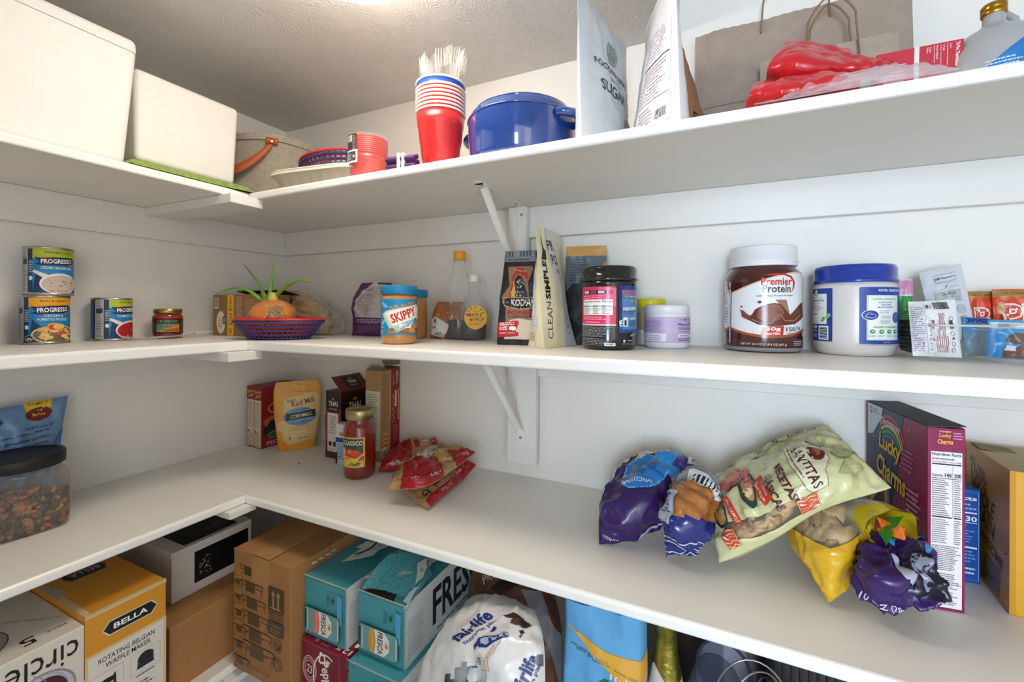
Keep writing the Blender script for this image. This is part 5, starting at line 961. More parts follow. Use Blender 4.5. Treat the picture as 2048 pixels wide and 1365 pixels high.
# cornmeal pouch
CMY = mat('cornmeal_yellow', '#dd9f42', .5, vary=.04, vs=20)
def cw(v): return .096 + .03 * math.sin(min(1, v * 1.3) * math.pi / 2) if v < .86 else .126 * (1 - 2.6 * (v - .86) ** 1.6)
m = MB(); fr = pouch(m, .2, cw, lambda v: .05 * (1 - v) ** .8 * min(1, .5 + 3 * v) + .002, CMY, cr=.0011, cs=22, seed=14)
art(m, gridS(fr, .12, .2, 1.1e-3), [('p', [(.018, .018), (.112, .03), (.12, .06), (.118, .15), (.104, .168), (.06, .158), (.026, .15), (.022, .09), (.004, .08), (.004, .06), (.018, .055)], '#dcbc82'), ('p', [(.0, .0), (.03, .0), (.024, .03), (.0, .034)], '#e08e22'), ('t', 'Bob\'s', .045, .146, .022, .009, '#4a2a20', 8, 1), ('t', 'Red Mill', .073, .139, .058, .016, '#6a241c', 12, 1), ('e', .066, .098, .044, .026, '#6b96bd'), ('t', 'MEDIUM GRIND', .066, .117, .042, .004, '#26303a', 6), ('p', [(.028, .088), (.03, .108), (.106, .115), (.106, .094)], '#26221f'), ('t', 'CORNMEAL', .07, .101, .058, .0105, '#eadcc0', 6, 1), ('t', 'WHOLE GRAIN', .068, .081, .048, .0045, '#26303a', 6), ('tl', .036, .058, .1, .072, 3, '#b08a5a'), ('tl', .06, .034, .104, .04, 1, '#8d6a42'), ('e', .037, .038, .003, .004, '#8d6a42'), ('e', .064, .191, .0018, .0018, '#3a2a1a'), ('tl', .04, .168, .1, .172, 1, '#b5762a')], du=.008, dv=.008)
T(m, 'cornmeal_pouch', 'yellow cornmeal pouch with rounded top beside the red pectin cartons', 'food pouch', (.182, -.098, ZB + .0004), R(53))
# thai noodle box with an open flap
THB = mat('thai_carton', '#3a1518', .45, vary=.05)
def thai_logo(x, y, s): return [('r', x - .022 * s, y - .02 * s, x + .022 * s, y + .022 * s, '#141012'), ('e', x, y + .016 * s, .006 * s, .003 * s, '#b5762a'), ('t', 'THAI', x, y + .003 * s, .034 * s, .014 * s, '#e9dfd3', 0, 1), ('t', 'KITCHEN', x, y - .012 * s, .03 * s, .0045 * s, '#cdbfb0')]
w, d, h = .059, .106, .186
fa = [('r', 0, .045, .059, .135, '#8d2a1d'), ('r', 0, 0, .059, .02, '#4a1a1c'), ('r', .008, .018, .049, .125, '#d9cfd0')] + thai_logo(.029, .148, 1) + [('tl', .013, .068, .044, .12, 9, '#9a8f94')] + [('e', .0285, y, .002, .002, '#b0524a') for y in (.11, .098, .086)] + [('e', .019, .04, .006, .007, '#231c1e'), ('r', .03, .033, .042, .047, '#231c1e'), ('tl', .012, .02, .045, .03, 3, '#9a8f94')]
m = carton(w, d, h, THB, front=fa, right=[('r', 0, .09, .106, .178, '#17110f')] + thai_logo(.05, .138, 1.35) + [('p', [(.0, .0), (.03, .0), (.02, .06), (.0, .07)], '#1d2a34')])
o = T(m, 'noodle_box', 'dark red noodle carton with its lid flap open, between cornmeal pouch and lasagna box', 'box', (.3455, -.0625, ZB + .0004))
m = MB(); a, b, c, e_ = V((.0295, -.053, .1862)), V((.0295, .053, .1862)), V((-.008, .053, .224)), V((-.008, -.053, .224)); n = (b - a).cross(e_ - a).normalized() * .0008
m.add([a, b, c, e_, a - n, b - n, c - n, e_ - n], [[0, 1, 2, 3], [7, 6, 5, 4], [0, 4, 5, 1], [1, 5, 6, 2], [2, 6, 7, 3], [3, 7, 4, 0]], mat('thai_flap', '#6d1f1a', .45, vary=.05)); art(m, plane(tuple(a), b - a, e_ - a), [('r', .03, .006, .085, .046, '#17110f')] + thai_logo(.058, .026, .9)); P(m, 'lid_flap', o, 'raised red lid flap')
# cartons half hidden beside it
T(carton(.07, .035, .1, mat('tan_carton', '#cdb98f', .5), front=[('r', 0, .06, .07, .1, '#27549a'), ('tl', .005, .07, .03, .09, 3, '#9ab4dc'), ('e', .016, .033, .011, .013, '#3f9a52'), ('e', .016, .033, .005, .006, '#bfe0c2'), ('tl', .006, .004, .03, .014, 3, '#8d7a52')]), 'mix_carton', 'small tan carton with a blue top and green seal, behind the noodle carton', 'box', (.276, -.03, ZB + .0004), R(16))
T(carton(.062, .028, .106, mat('white_carton', '#e0dcd6', .5), front=[('r', 0, 0, .062, .062, '#b8c6d8'), ('r', 0, .058, .062, .07, '#1f3a7a'), ('tl', .004, .012, .05, .055, 8, '#5f6f8a'), ('p', [(.012, .076), (.05, .072), (.05, .084), (.014, .085)], '#b08a5a'), ('r', 0, 0, .006, .03, '#1d2a4a')]), 'mix_carton', 'white carton with a navy band half hidden behind the pasta sauce jar', 'box', (.413, -.125, ZB + .0004), R(4))
# lasagna box
LBT = mat('lasagna_tan', '#a98555', .5, vary=.04)
w, d, h = .053, .078, .246
m = carton(w, d, h, LBT, front=[('r', .001, .03, .052, .19, '#d5cdb9'), ('tl', .004, .13, .045, .185, 8, '#8a8272'), ('tl', .004, .04, .045, .12, 12, '#8a8272')], right=[('r', .041, .0, .078, .2455, '#8f1526'), ('r', .039, .11, .042, .245, '#c9a255')] + [('tl', .006, .08, .036, .235, 34, '#7d6038')] + [('e', .022, .05, .0155, .028, '#c58a4a')] + [('ln', [(.01, .03 + .006 * k), (.018, .036 + .006 * k), (.026, .031 + .006 * k), (.034, .037 + .006 * k)], .0022, ('#e0b878', '#8f4a22')[k % 2]) for k in range(7)] + [('r', .002, .008, .024, .034, '#d5d2cc'), ('bc', .004, .012, .022, .03, 12, '#333333')] + [('t', 'AMERICAN', .064, .222, .038, .0055, '#d9c8b8', -90, 1), ('t', 'BEAUTY', .07, .222, .034, .0055, '#d9c8b8', -90, 1), ('t', 'LASAGNA', .051, .215, .026, .004, '#d9a8a8', -90), ('r', .058, .14, .0645, .185, '#d9d0c8'), ('r', .07, .1, .0745, .19, '#c9a255')] + [('e', .05 + .003 * (k % 2), .1 + .009 * k, .0022, .003, '#c9a255') for k in range(9)] + [('tl', .05, .04, .07, .09, 8, '#b8606a')])
o = T(m, 'lasagna_box', 'tall tan and red lasagna carton with open top flaps', 'box', (.4585, -.0445, ZB + .0004))
for nm, pts in (('top_flap', [(-.0265, -.039, h), (.0265, -.039, h), (.03, -.02, h + .006), (-.02, -.02, h + .01)]), ('top_flap', [(-.0265, .039, h), (.0265, .039, h), (.05, .012, h + .026), (-.012, .008, h + .022)])):
    m = MB(); q = [V(p) for p in pts]; m.add(q + [p + V((0, 0, .001)) for p in q], [[3, 2, 1, 0], [4, 5, 6, 7], [0, 1, 5, 4], [1, 2, 6, 5], [2, 3, 7, 6], [3, 0, 4, 7]], mat('grey_board', '#8d8372', .8, vary=.06)); P(m, nm, o, 'grey inside of a torn flap')
# pasta sauce jar
t = E('pasta_sauce_jar', 'jar of red pasta sauce with a gold lid and yellow label', 'jar', (.5019, -.1758, ZB + .0004), R(314 + 90))
m = MB(); m.lathe([(.031, 0), (.035, .002), (.0375, .008), (.0385, .02), (.0385, .108), (.0375, .12), (.033, .131), (.03, .136), (.03, .143)], mat('tomato_sauce', '#7a1f14', .12, vary=.22, vs=60, coat=.8), 64); P(m, 'glass_jar', t)
m = MB(); m.lathe([(.0315, .1425), (.0335, .144), (.0335, .1635), (.032, .1665), (.03, .1668), (.028, .1655), (.002, .1655)], mat('pale_gold_lid', '#b9aa7a', .35, 1., vary=.03), 56); P(m, 'lid', t)
m = MB(); art(m, cylS(.0387), [('r', -.05, .031, .013, .104, '#e0a52c'), ('r', -.046, .034, .008, .1, '#2a4a2c'), ('t', 'CLASSICO', -.018, .09, .05, .011, '#f0e9dc', 0, 1), ('r', -.046, .034, .008, .06, '#e6b838'), ('e', -.024, .066, .012, .011, '#cf3a20'), ('e', -.01, .062, .012, .012, '#d9482a'), ('e', -.03, .057, .011, .009, '#c12f1c'), ('e', .001, .058, .01, .01, '#b52a1a'), ('e', -.024, .069, .005, .004, '#ec7a55'), ('e', -.044, .069, .007, .009, '#d8c88a'), ('p', [(-.05, .052), (-.01, .046), (.013, .06), (.013, .067), (-.01, .054), (-.05, .06)], '#e9c04a'), ('t', 'TOMATO & BASIL', -.018, .0545, .05, .004, '#6a2a14', 6), ('p', [(-.03, .036), (-.018, .044), (-.01, .04), (-.004, .046), (.004, .042), (-.002, .036)], '#5f7a34'), ('e', -.02, .039, .004, .003, '#86994a'), ('r', .002, .034, .008, .041, '#d9d4c4')], du=.004, rough=.35); P(m, 'paper_label', t)
# crumb
m = MB(); m.lathe([(.001, 0), (.003, .0006), (.0026, .0018), (.0006, .0026)], mat('crumb_brown', '#8a6a4a', .9, vary=.2), 9, sx=1.3); cz = pt(598, 928, z=ZB)
T(m, 'crumb', 'small brown crumb on the shelf in front of the cornmeal pouch', 'crumb', (cz.x, cz.y, ZB + .0003))

# pasta bags
PRD = mat('pasta_red', '#a3121f', .25, vary=.06, vs=20, spec=.6, coat=.3); PTN = mat('pasta_tan', '#b08a5c', .3, vary=.16, vs=70, coat=.3)
def Z(rows): return [[pt(u, v, z=z) if z > .5 else pt(u, v, y=z) for u, v, z in r] for r in rows]
m = MB(); ct = Z([[(796, 974, ZB + .006), (826, 998, ZB + .007), (855, 1019, ZB + .006)], [(835, 945, ZB + .02), (860, 965, ZB + .02), (895, 985, ZB + .01)], [(862, 918, ZB + .022), (890, 935, ZB + .02), (928, 957, ZB + .012)], [(892, 905, -.05), (920, 915, -.05), (952, 930, -.06)]])
fr = bag(m, ct, lambda u, v: .017, PTN, cr=.003, cs=40, seed=2, floor=ZB, back=.6)
art(m, gridS(fr, .1, .28, 1.1e-3), [('r', .086, .012, .1, .27, '#a3121f'), ('p', [(.0, .04), (.07, .05), (.076, .09), (.05, .1), (.0, .085)], '#b01c22'), ('t', 'HAIR', .05, .07, .03, .012, '#efe2cf', -30, 1), ('p', [(.03, .12), (.085, .11), (.085, .17), (.03, .16)], '#8d7a60'), ('r', .03, .17, .1, .28, '#a3121f'), ('t', 'American Beauty', .088, .2, .07, .009, '#e8d5c8', 88, 1), ('t', 'ANGEL HAIR', .093, .1, .05, .006, '#e8a8a0', 88), ('r', .068, .02, .082, .04, '#3a3a34'), ('t', 'PL', .075, .03, .01, .008, '#d8d3c0', 60)], du=.008, dv=.012, rough=.3)
T(m, 'pasta_bag', 'red and tan angel hair pasta bag at the bottom of the pasta pile', 'food bag', org=(.7, -.17, ZB))
m = MB(); ct = Z([[(795, 943, ZB + .045), (784, 962, ZB + .045), (772, 980, ZB + .035)], [(824, 917, ZB + .055), (838, 940, ZB + .06), (852, 972, ZB + .05)], [(858, 899, ZB + .05), (884, 912, ZB + .058), (908, 938, ZB + .052)], [(905, 893, -.065), (928, 896, -.075), (950, 905, -.085)]])
fr = bag(m, ct, lambda u, v: .014, PTN, cr=.004, cs=40, seed=5, back=.8)
art(m, gridS(fr, .1, .25, 1.1e-3), [('p', [(.02, .045), (.1, .03), (.1, .13), (.07, .14), (.03, .12)], '#a3121f'), ('p', [(.0, .02), (.03, .0), (.03, .03)], '#b01c22'), ('t', 'American Beauty', .088, .09, .07, .0085, '#e8d5c8', 82, 1), ('tl', .03, .07, .06, .08, 2, '#d98a80'), ('p', [(.012, .09), (.04, .1), (.05, .15), (.02, .15)], '#ded6c8'), ('r', .0, .1, .03, .2, '#cbb89a'), ('fr', .008, .15, .03, .2, .0012, '#5a4a38'), ('p', [(.045, .135), (.085, .135), (.085, .175), (.045, .17)], '#c9a462'), ('ln', [(.05, .14), (.06, .165), (.072, .145), (.082, .17)], .003, '#e0c084'), ('p', [(.06, .18), (.1, .175), (.1, .25), (.07, .25)], '#a3121f'), ('t', 'NEW PACK', .088, .21, .045, .007, '#e8d5c8', 82), ('e', .05, .008, .004, .004, '#3a74b5')], du=.008, dv=.012, rough=.3)
T(m, 'pasta_bag', 'red and tan pasta bag lying on top of the pasta pile', 'food bag', org=(.68, -.17, ZB + .04))
m = MB(); ct = Z([[(770, 915, ZB + .02), (762, 930, ZB + .016), (756, 943, ZB + .008)], [(812, 888, ZB + .04), (812, 910, ZB + .035), (806, 935, ZB + .015)], [(848, 880, -.03), (852, 893, -.04), (856, 915, -.07)], [(872, 878, -.015), (874, 882, -.02), (876, 890, -.03)]])
fr = bag(m, ct, lambda u, v: .02, PRD, cr=.004, cs=40, seed=8, floor=ZB)
art(m, gridS(fr, .09, .2, 1.1e-3), [('p', [(.005, .09), (.085, .085), (.085, .17), (.01, .17)], '#ab8252'), ('r', .03, .095, .06, .11, '#8f1420'), ('fr', .028, .092, .062, .113, .001, '#d9c2a0'), ('t', 'American Beauty', .08, .05, .06, .008, '#e8c8c0', 84, 1), ('p', [(.02, .115), (.05, .12), (.05, .16), (.02, .155)], '#cdbfae')], du=.008, dv=.012, rough=.3)
T(m, 'pasta_bag', 'red pasta bag against the back wall behind the other two', 'food bag', org=(.6, -.06, ZB))

# tortilla bag
VIO = mat('violet_bag', '#33195e', .32, vary=.08, vs=14, spec=.5, coat=.15)
m = MB(); ct = C([[(1198, 1090, -.24), (1250, 1084, -.215), (1318, 1052, -.15)], [(1200, 1020, -.21), (1275, 1010, -.215), (1352, 1005, -.13)], [(1228, 952, -.13), (1305, 945, -.14), (1385, 960, -.09)], [(1292, 914, -.075), (1340, 904, -.08), (1392, 920, -.07)]])
fr = bag(m, ct, lambda u, v: .022, VIO, cr=.0055, cs=20, seed=11, floor=ZB)
art(m, gridS(fr, .17, .2, 1.1e-3), [('p', [(.0, .06), (.012, .1), (.03, .17), (.1, .2), (.0, .2)], '#cfcbd2'), ('p', [(.05, .14), (.1, .185), (.13, .2), (.09, .2), (.03, .18)], '#d9cdbb'), ('p', [(.095, .125), (.12, .11), (.165, .1), (.17, .14), (.13, .16), (.12, .2), (.09, .2), (.075, .165)], '#2c86cf'), ('p', [(.118, .11), (.165, .094), (.166, .098), (.119, .116)], '#dfe4ec'), ('p', [(.11, .15), (.14, .14), (.15, .165), (.13, .185), (.112, .175)], '#4a2a80'), ('e', .075, .118, .035, .036, '#2579c2'), ('o', .075, .118, .035, .036, .003, '#5fb0e4'), ('e', .075, .122, .017, .017, '#1a5fa8'), ('p', [(.066, .112), (.075, .136), (.084, .112)], '#2f8ad0'), ('t', 'TRADITIONAL', .073, .094, .044, .006, '#d6e8f6', 6, 1), ('t', 'THE', .047, .11, .006, .012, '#d6e8f6', 60), ('t', 'Chi-Chi', .088, .146, .03, .006, '#d9b84a', -35, 1), ('p', [(.14, .17), (.16, .175), (.168, .19), (.15, .2), (.14, .19)], '#e6e2df'), ('p', [(.148, .178), (.16, .182), (.16, .19), (.15, .192)], '#2a2330'), ('t', 'TORTILLAS 20', .035, .014, .05, .006, '#d8d0e4', -6, 1), ('p', [(.1, .0), (.17, .04), (.17, .05), (.1, .008)], '#c9cfe0')], du=.009, dv=.01, rough=.25)
T(m, 'tortilla_bag', 'violet and blue tortilla bag slumped against the back wall, leftmost of the snack bags', 'food bag', org=(1.2, -.15, ZB))
# cracker bag with a twisted clear top
CKI = mat('baked_crackers', '#b3713a', .3, vary=.35, vs=55, bump=1., bs=60, coat=.5); NAV = mat('navy_bag', '#1b2b7c', .25, vary=.06, coat=.4); CF = film('snack_film', '#dfe3ec', .3, .1)
m = MB(); ct = C([[(1331, 1116, -.245), (1360, 1100, -.235), (1386, 1086, -.225)], [(1330, 1045, -.235), (1372, 1045, -.25), (1410, 1062, -.2)], [(1352, 988, -.165), (1392, 985, -.19), (1428, 1010, -.15)], [(1392, 945, -.12), (1414, 952, -.13), (1436, 988, -.13)]])
fr = bag(m, ct, lambda u, v: .026, lambda i, k: NAV if i < 14 + .18 * k else CKI if i < 34 else CF, cr=.006, cs=34, seed=15, floor=ZB, mb_back=CKI)
art(m, gridS(fr, .09, .2, 1.1e-3), [('r', .0, .006 + .009 * k, .09, .0075 + .009 * k, '#c9d0ea') for k in range(5)] + [('p', [(.0, .066), (.03, .06), (.034, .1), (.0, .105)], '#aeb6c6'), ('tl', .004, .07, .028, .098, 5, '#4a5680'), ('p', [(.03, .128), (.07, .118), (.078, .148), (.036, .16)], '#e4e6ea'), ('bc', .04, .128, .07, .148, 12, '#2a2f3c')], du=.009, dv=.01, rough=.2)
T(m, 'cracker_bag', 'small clear bag of brown baked snacks with navy bottom, between violet and cream bags', 'food bag', org=(1.27, -.2, ZB))

# tortilla chip helpers: loose chips seen through the windows of two bags
CHM = [mat('corn_chip_%d' % i, c, .6, vary=.12, vs=120, bump=.4, bs=300) for i, c in enumerate(('#d3ab72', '#c39a62', '#dcb985', '#b58a54'))]
def chips(S, W, H, u0, v0, u1, v1, n, deep, seed):
    m = MB(); g = random.Random(seed)
    for k in range(n):
        u, v = g.uniform(u0, u1), g.uniform(v0, v1); a = g.uniform(0, 360); s = g.uniform(.016, .026); tri = rot2([(0, s * .75), (-s * .7, -s * .45), (s * .7, -s * .45)], a)
        dz = [g.uniform(-deep, -.0025) for _ in range(3)]; mid = [((tri[i][0] + tri[(i + 1) % 3][0]) * .53, (tri[i][1] + tri[(i + 1) % 3][1]) * .53) for i in range(3)]
        ring = [x for i in range(3) for x in (tri[i], mid[i])]; zz = [x for i in range(3) for x in (dz[i], (dz[i] + dz[(i + 1) % 3]) / 2 + .001)]
        cl = lambda x, y: (min(max(u + x, .004), W - .004), min(max(v + y, .004), H - .004))
        tp = [S(*cl(x, y), z) for (x, y), z in zip(ring, zz)]; bt = [S(*cl(x, y), z - .0014) for (x, y), z in zip(ring, zz)]; c0, c1 = S(*cl(0, 0), sum(zz) / 6 + .0025), S(*cl(0, 0), sum(zz) / 6 + .0011)
        m.add(tp + bt + [c0, c1], [[i, (i + 1) % 6, 12] for i in range(6)] + [[6 + (i + 1) % 6, 6 + i, 13] for i in range(6)] + [[i, 6 + i, 6 + (i + 1) % 6, (i + 1) % 6] for i in range(6)], g.choice(CHM), True)
    return m
# cream tortilla chip bag (its printed top points right)
CRY = mat('chip_bag_cream', '#d8d7a4', .3, vary=.05, vs=14, spec=.6, coat=.25)
ct = C([[(1419, 968, -.085), (1424, 1045, -.17), (1438, 1126, -.235)], [(1500, 922, -.065), (1520, 1010, -.2), (1540, 1082, -.235)], [(1580, 882, -.05), (1612, 950, -.2), (1645, 1020, -.235)], [(1657, 850, -.03), (1716, 912, -.15), (1782, 976, -.2)]])
W, H = .2, .3; win = lambda i, k: film('chip_window', '#f3ead2', .12, .08) if 6.5 <= i <= 30 and 34 + .1 * i <= k <= 48 else CRY
m = MB(); fr = bag(m, ct, lambda u, v: .034 * (1.15 - .55 * v), win, cr=.0055, cs=20, seed=22, floor=ZB, mb_back=CRY); S = gridS(fr, W, H, 1.2e-3)
dkb = '#5a2420'; ln = '#b9b884'
it = [('ln', [(.1305, .03), (.1405, .181)], .012, CRY), ('ln', [(.135, .1815), (.192, .1815)], .012, CRY), ('ln', [(.1885, .03), (.1885, .185)], .01, CRY), ('ln', [(.128, .0365), (.192, .0365)], .01, CRY), ('ln', [(.03, .04), (.03, .29)], .0016, '#7a5a3a'), ('ln', [(.026, .04), (.026, .29)], .0008, '#7a5a3a'), ('tl', .008, .12, .02, .18, 9, '#5a5a48'), ('tl', .006, .2, .02, .24, 6, '#5a5a48'), ('t', '4.49', .014, .255, .02, .009, '#3a3a34', -90)]
for x, y in ((.06, .24), (.1, .27), (.14, .26), (.05, .2), (.1, .12)): it += [('p', [(x, y - .025), (x + .02, y), (x, y + .025), (x - .02, y)], ln), ('p', [(x, y - .014), (x + .011, y), (x, y + .014), (x - .011, y)], '#d8d7a4')]
it += [('p', [(.05, .196), (.058, .19), (.1, .188), (.142, .19), (.15, .196), (.15, .214), (.128, .222), (.116, .236), (.084, .236), (.072, .222), (.05, .214)], '#e6e3c4'), ('ln', [(.05, .196), (.058, .19), (.1, .188), (.142, .19), (.15, .196), (.15, .214), (.128, .222), (.116, .236), (.084, .236), (.072, .222), (.05, .214), (.05, .196)], .001, '#8d6a4a'), ('t', 'SANTITAS', .114, .204, .064, .013, dkb, 0, 2), ('e', .1, .2255, .013, .0115, dkb), ('o', .1, .2255, .013, .0115, .0014, '#a8643a'), ('e', .1, .2255, .005, .005, '#b5563a'), ('tl', .07, .1915, .13, .1965, 1, '#8d6a4a'),
       ('t', 'RECETAS', .118, .17, .056, .0125, dkb, 0, 3), ('t', 'CLÁSICAS', .122, .15, .06, .0135, dkb, 0, 3),
       ('p', [(.088, .118), (.134, .126), (.134, .146), (.088, .138)], '#d2402c'), ('t', 'QUESO', .112, .137, .03, .005, '#f6e3d8', 9), ('t', 'CHILE VERDE', .112, .1285, .034, .004, '#f6e3d8', 9), ('e', .1, .108, .03, .016, '#27463a'), ('e', .098, .109, .022, .0105, '#c98a6a'), ('e', .104, .111, .008, .005, '#e6c8b0'), ('e', .09, .109, .006, .005, '#b04a34'), ('e', .108, .105, .006, .004, '#e8d08a'),
       ('e', .068, .076, .021, .026, '#c9605a'), ('e', .064, .079, .012, .015, '#d88a80'), ('p', [(.056, .098), (.09, .104), (.09, .116), (.056, .11)], '#d2402c'), ('t', 'SALSA ROJA', .073, .107, .028, .004, '#f6e3d8', 9), ('p', [(.098, .056), (.148, .066), (.148, .078), (.098, .068)], '#d2402c'), ('t', 'GUACAMOLE', .123, .067, .042, .005, '#f6e3d8', 10, 1), ('e', .118, .042, .03, .015, '#26303a'), ('e', .12, .044, .022, .01, '#9a8a4a'), ('e', .126, .046, .008, .005, '#c9763a'), ('e', .114, .045, .007, .004, '#5f7a3a'), ('t', 'RECIPES AT', .11, .02, .04, .0045, '#3a3a34', 14), ('t', '.COM', .142, .012, .018, .005, '#3a3a34', 14)]
zz = [(.0, .004), (.03, .012), (.0, .02)]
for x0, y0, x1, y1 in ((.155, .03, .192, .058), (.15, .168, .187, .2)):
    it += [('p', [(x0, y0), (x1, y0), (x1, y1), (x0, y1)], '#d5512c')]; n = 5
    for k in range(n): xx = x0 + (x1 - x0) * (k + .5) / n; it.append(('ln', [(xx - .002, y0 + .003), (xx + .002, y0 + (y1 - y0) * .35), (xx - .002, y0 + (y1 - y0) * .65), (xx + .002, y1 - .003)], .0014, '#efe3c4'))
    it.append(('fr', x0 + .001, y0 + .001, x1 - .001, y1 - .001, .001, '#efe3c4'))
art(m, S, it, du=.008, dv=.0115, e0=3e-4, rough=.3)
T(m, 'tortilla_chip_bag', 'large cream tortilla chip bag lying on its side with its open top to the right', 'food bag', org=(1.5, -.15, ZB))
T(chips(S, W, H, .145, .055, .188, .165, 34, .012, 4), 'tortilla_chips', 'tortilla chips seen through the window of the cream chip bag', 'chips', kind='stuff')
# yellow chip bag with clear upper part
YEL = mat('chip_bag_yellow', '#dfae1c', .25, vary=.04, vs=14, spec=.6, coat=.3)
ct = C([[(1652, 1202, -.258), (1662, 1204, -.26), (1682, 1190, -.25)], [(1622, 1142, -.23), (1664, 1140, -.255), (1712, 1128, -.225)], [(1588, 1086, -.185), (1660, 1072, -.225), (1742, 1062, -.18)], [(1604, 1036, -.15), (1664, 1014, -.17), (1740, 1012, -.14)], [(1650, 992, -.12), (1698, 980, -.12), (1752, 988, -.11)]])
W2, H2 = .13, .2; win2 = lambda i, k: YEL if i < 17 + abs(k - 26) * .5 or k > 48 else film('chip_window', '', 0)
m = MB(); fr = bag(m, ct, lambda u, v: .03 * min(1, .12 + 1.5 * v), win2, cr=.004, cs=26, seed=27, floor=ZB, mb_back=YEL); S2 = gridS(fr, W2, H2, 1.2e-3)
art(m, S2, [('ln', [(0, .118), (.065, .066), (.122, .109)], .014, YEL), ('ln', [(.123, .1), (.124, .199)], .01, YEL), ('p', [(.104, .085), (.128, .12), (.128, .15), (.112, .12)], '#c9d63a'), ('p', [(.06, .19), (.075, .165), (.095, .175), (.09, .195)], '#b5241c')], du=.008, dv=.01, rough=.3)
T(m, 'tortilla_chip_bag', 'yellow chip bag with a clear top, standing on its point below the cream bag', 'food bag', org=(1.46, -.18, ZB))
T(chips(S2, W2, H2, .02, .085, .11, .185, 60, .014, 9), 'tortilla_chips', 'pale chips filling the clear part of the yellow chip bag', 'chips', kind='stuff')
# rolled clear and yellow packet with an open end
a, b = pt(1690, 1012, y=-.15), pt(1786, 1062, y=-.235); ax = (b - a).normalized(); sx_ = ax.cross(V((0, 0, 1))).normalized(); up = sx_.cross(ax)
FG = film('grey_film', '#c9c4b4', .62, .2); YI = mat('yellow_film', '#d9c022', .3, vary=.1, vs=30, coat=.3); OI = mat('orange_packet', '#e0702a', .35, vary=.1)
m = MB(); rows = []; rg = random.Random(2)
for i in range(15):
    t_ = i / 14; row = []
    for k in range(36):
        q = 2 * math.pi * k / 36; rr = (.024 + .007 * t_) * (1 + .16 * noise.noise(V((math.cos(q) * 1.4, math.sin(q) * 1.4, t_ * 3))) + (.12 * math.sin(3 * q + 1) * max(0, t_ - .6) * 2)); row.append(a.lerp(b, t_ + .03 * math.sin(2 * q) * (i == 14)) + sx_ * rr * math.cos(q) * 1.15 + up * rr * math.sin(q) * .95)
    rows.append(row)
m.grid(rows, lambda i, k: FG if i < 10 - 1.5 * math.sin(k * .35) else YI, wrap=True); m.grid([[q.lerp(a.lerp(b, i / 14), .04) for q in r] for i, r in enumerate(rows)], YI, wrap=True, flip=True); m.add(rows[0], [list(range(36))], FG)
def rollS(u, v, e): q = math.pi * .5 + u; i = min(max(v, 0), .999) * 14; r0, r1 = rows[int(i)], rows[int(i) + 1]; k = (q / (2 * math.pi) * 36) % 36; p = (r0[int(k)] * (1 - k % 1) + r0[(int(k) + 1) % 36] * (k % 1)) * (1 - i % 1) + (r1[int(k)] * (1 - k % 1) + r1[(int(k) + 1) % 36] * (k % 1)) * (i % 1); c = a.lerp(b, i / 14); return p + (p - c).normalized() * e
art(m, rollS, [('tl', -.9, .1, .5, .45, 7, '#5f5c50')], du=.15, dv=.06, e0=4e-4)
o = T(m, 'snack_roll', 'rolled clear and yellow snack packet with its open end facing out', 'food bag', org=tuple(a))
m = MB(); c0 = a.lerp(b, .86)
for k, (mm, q0) in enumerate(((OI, .3), (mat('green_packet', '#3f9a2e', .35, vary=.1), 2.), (OI, 3.6))):
    rr = []
    for i in range(9): s = i / 8; rr.append([c0 + ax * (.004 + .012 * math.sin(s * 7 + k)) + sx_ * (.02 * (s - .5) * 2 * math.cos(q0) + .006 * w_ * math.sin(q0)) + up * (.016 * (s - .5) * 2 * math.sin(q0) - .008 * w_) for w_ in (-1, 0, 1)])
    m.grid(rr, mm, smooth=False)
P(m, 'inner_packet', o, 'crumpled orange and green packets inside', org=tuple(a))
# crumpled violet bag
m = MB(); ct = C([[(1768, 1230, -.275), (1800, 1206, -.265), (1848, 1214, -.262), (1876, 1192, -.25)], [(1718, 1176, -.25), (1785, 1160, -.285), (1832, 1158, -.262), (1872, 1145, -.235)], [(1722, 1126, -.22), (1768, 1108, -.245), (1815, 1100, -.23), (1862, 1104, -.21)], [(1745, 1100, -.19), (1780, 1084, -.2), (1815, 1080, -.2), (1845, 1086, -.19)]])
fr = bag(m, ct, lambda u, v: .017 * (1 + .5 * math.sin(u * 9)), VIO, cr=.009, cs=26, seed=33, floor=ZB)
art(m, gridS(fr, .13, .13, 1.1e-3), [('p', [(.062, .02), (.1, .015), (.118, .05), (.1, .085), (.072, .08)], '#17102c'), ('p', [(.076, .03), (.09, .028), (.096, .06), (.085, .075), (.078, .06)], '#8d94a8'), ('ln', [(.078, .035), (.086, .05), (.082, .062), (.09, .07)], .003, '#2a2c3c'), ('p', [(.05, .045), (.06, .035), (.062, .07), (.055, .08)], '#b8bed2'), ('t', '10 OZ (283.5 g)', .03, .02, .045, .008, '#cfc8e2', -38, 1), ('p', [(.055, .115), (.08, .105), (.12, .1), (.115, .125), (.07, .13)], '#2f8fd0'), ('e', .06, .106, .007, .005, '#3f9fe0'), ('e', .108, .08, .004, .008, '#3f8fd8')], du=.008, dv=.008, rough=.25)
T(m, 'tortilla_bag', 'crumpled violet bag with a dark open end in front of the pink cereal box', 'food bag', org=(1.55, -.2, ZB))

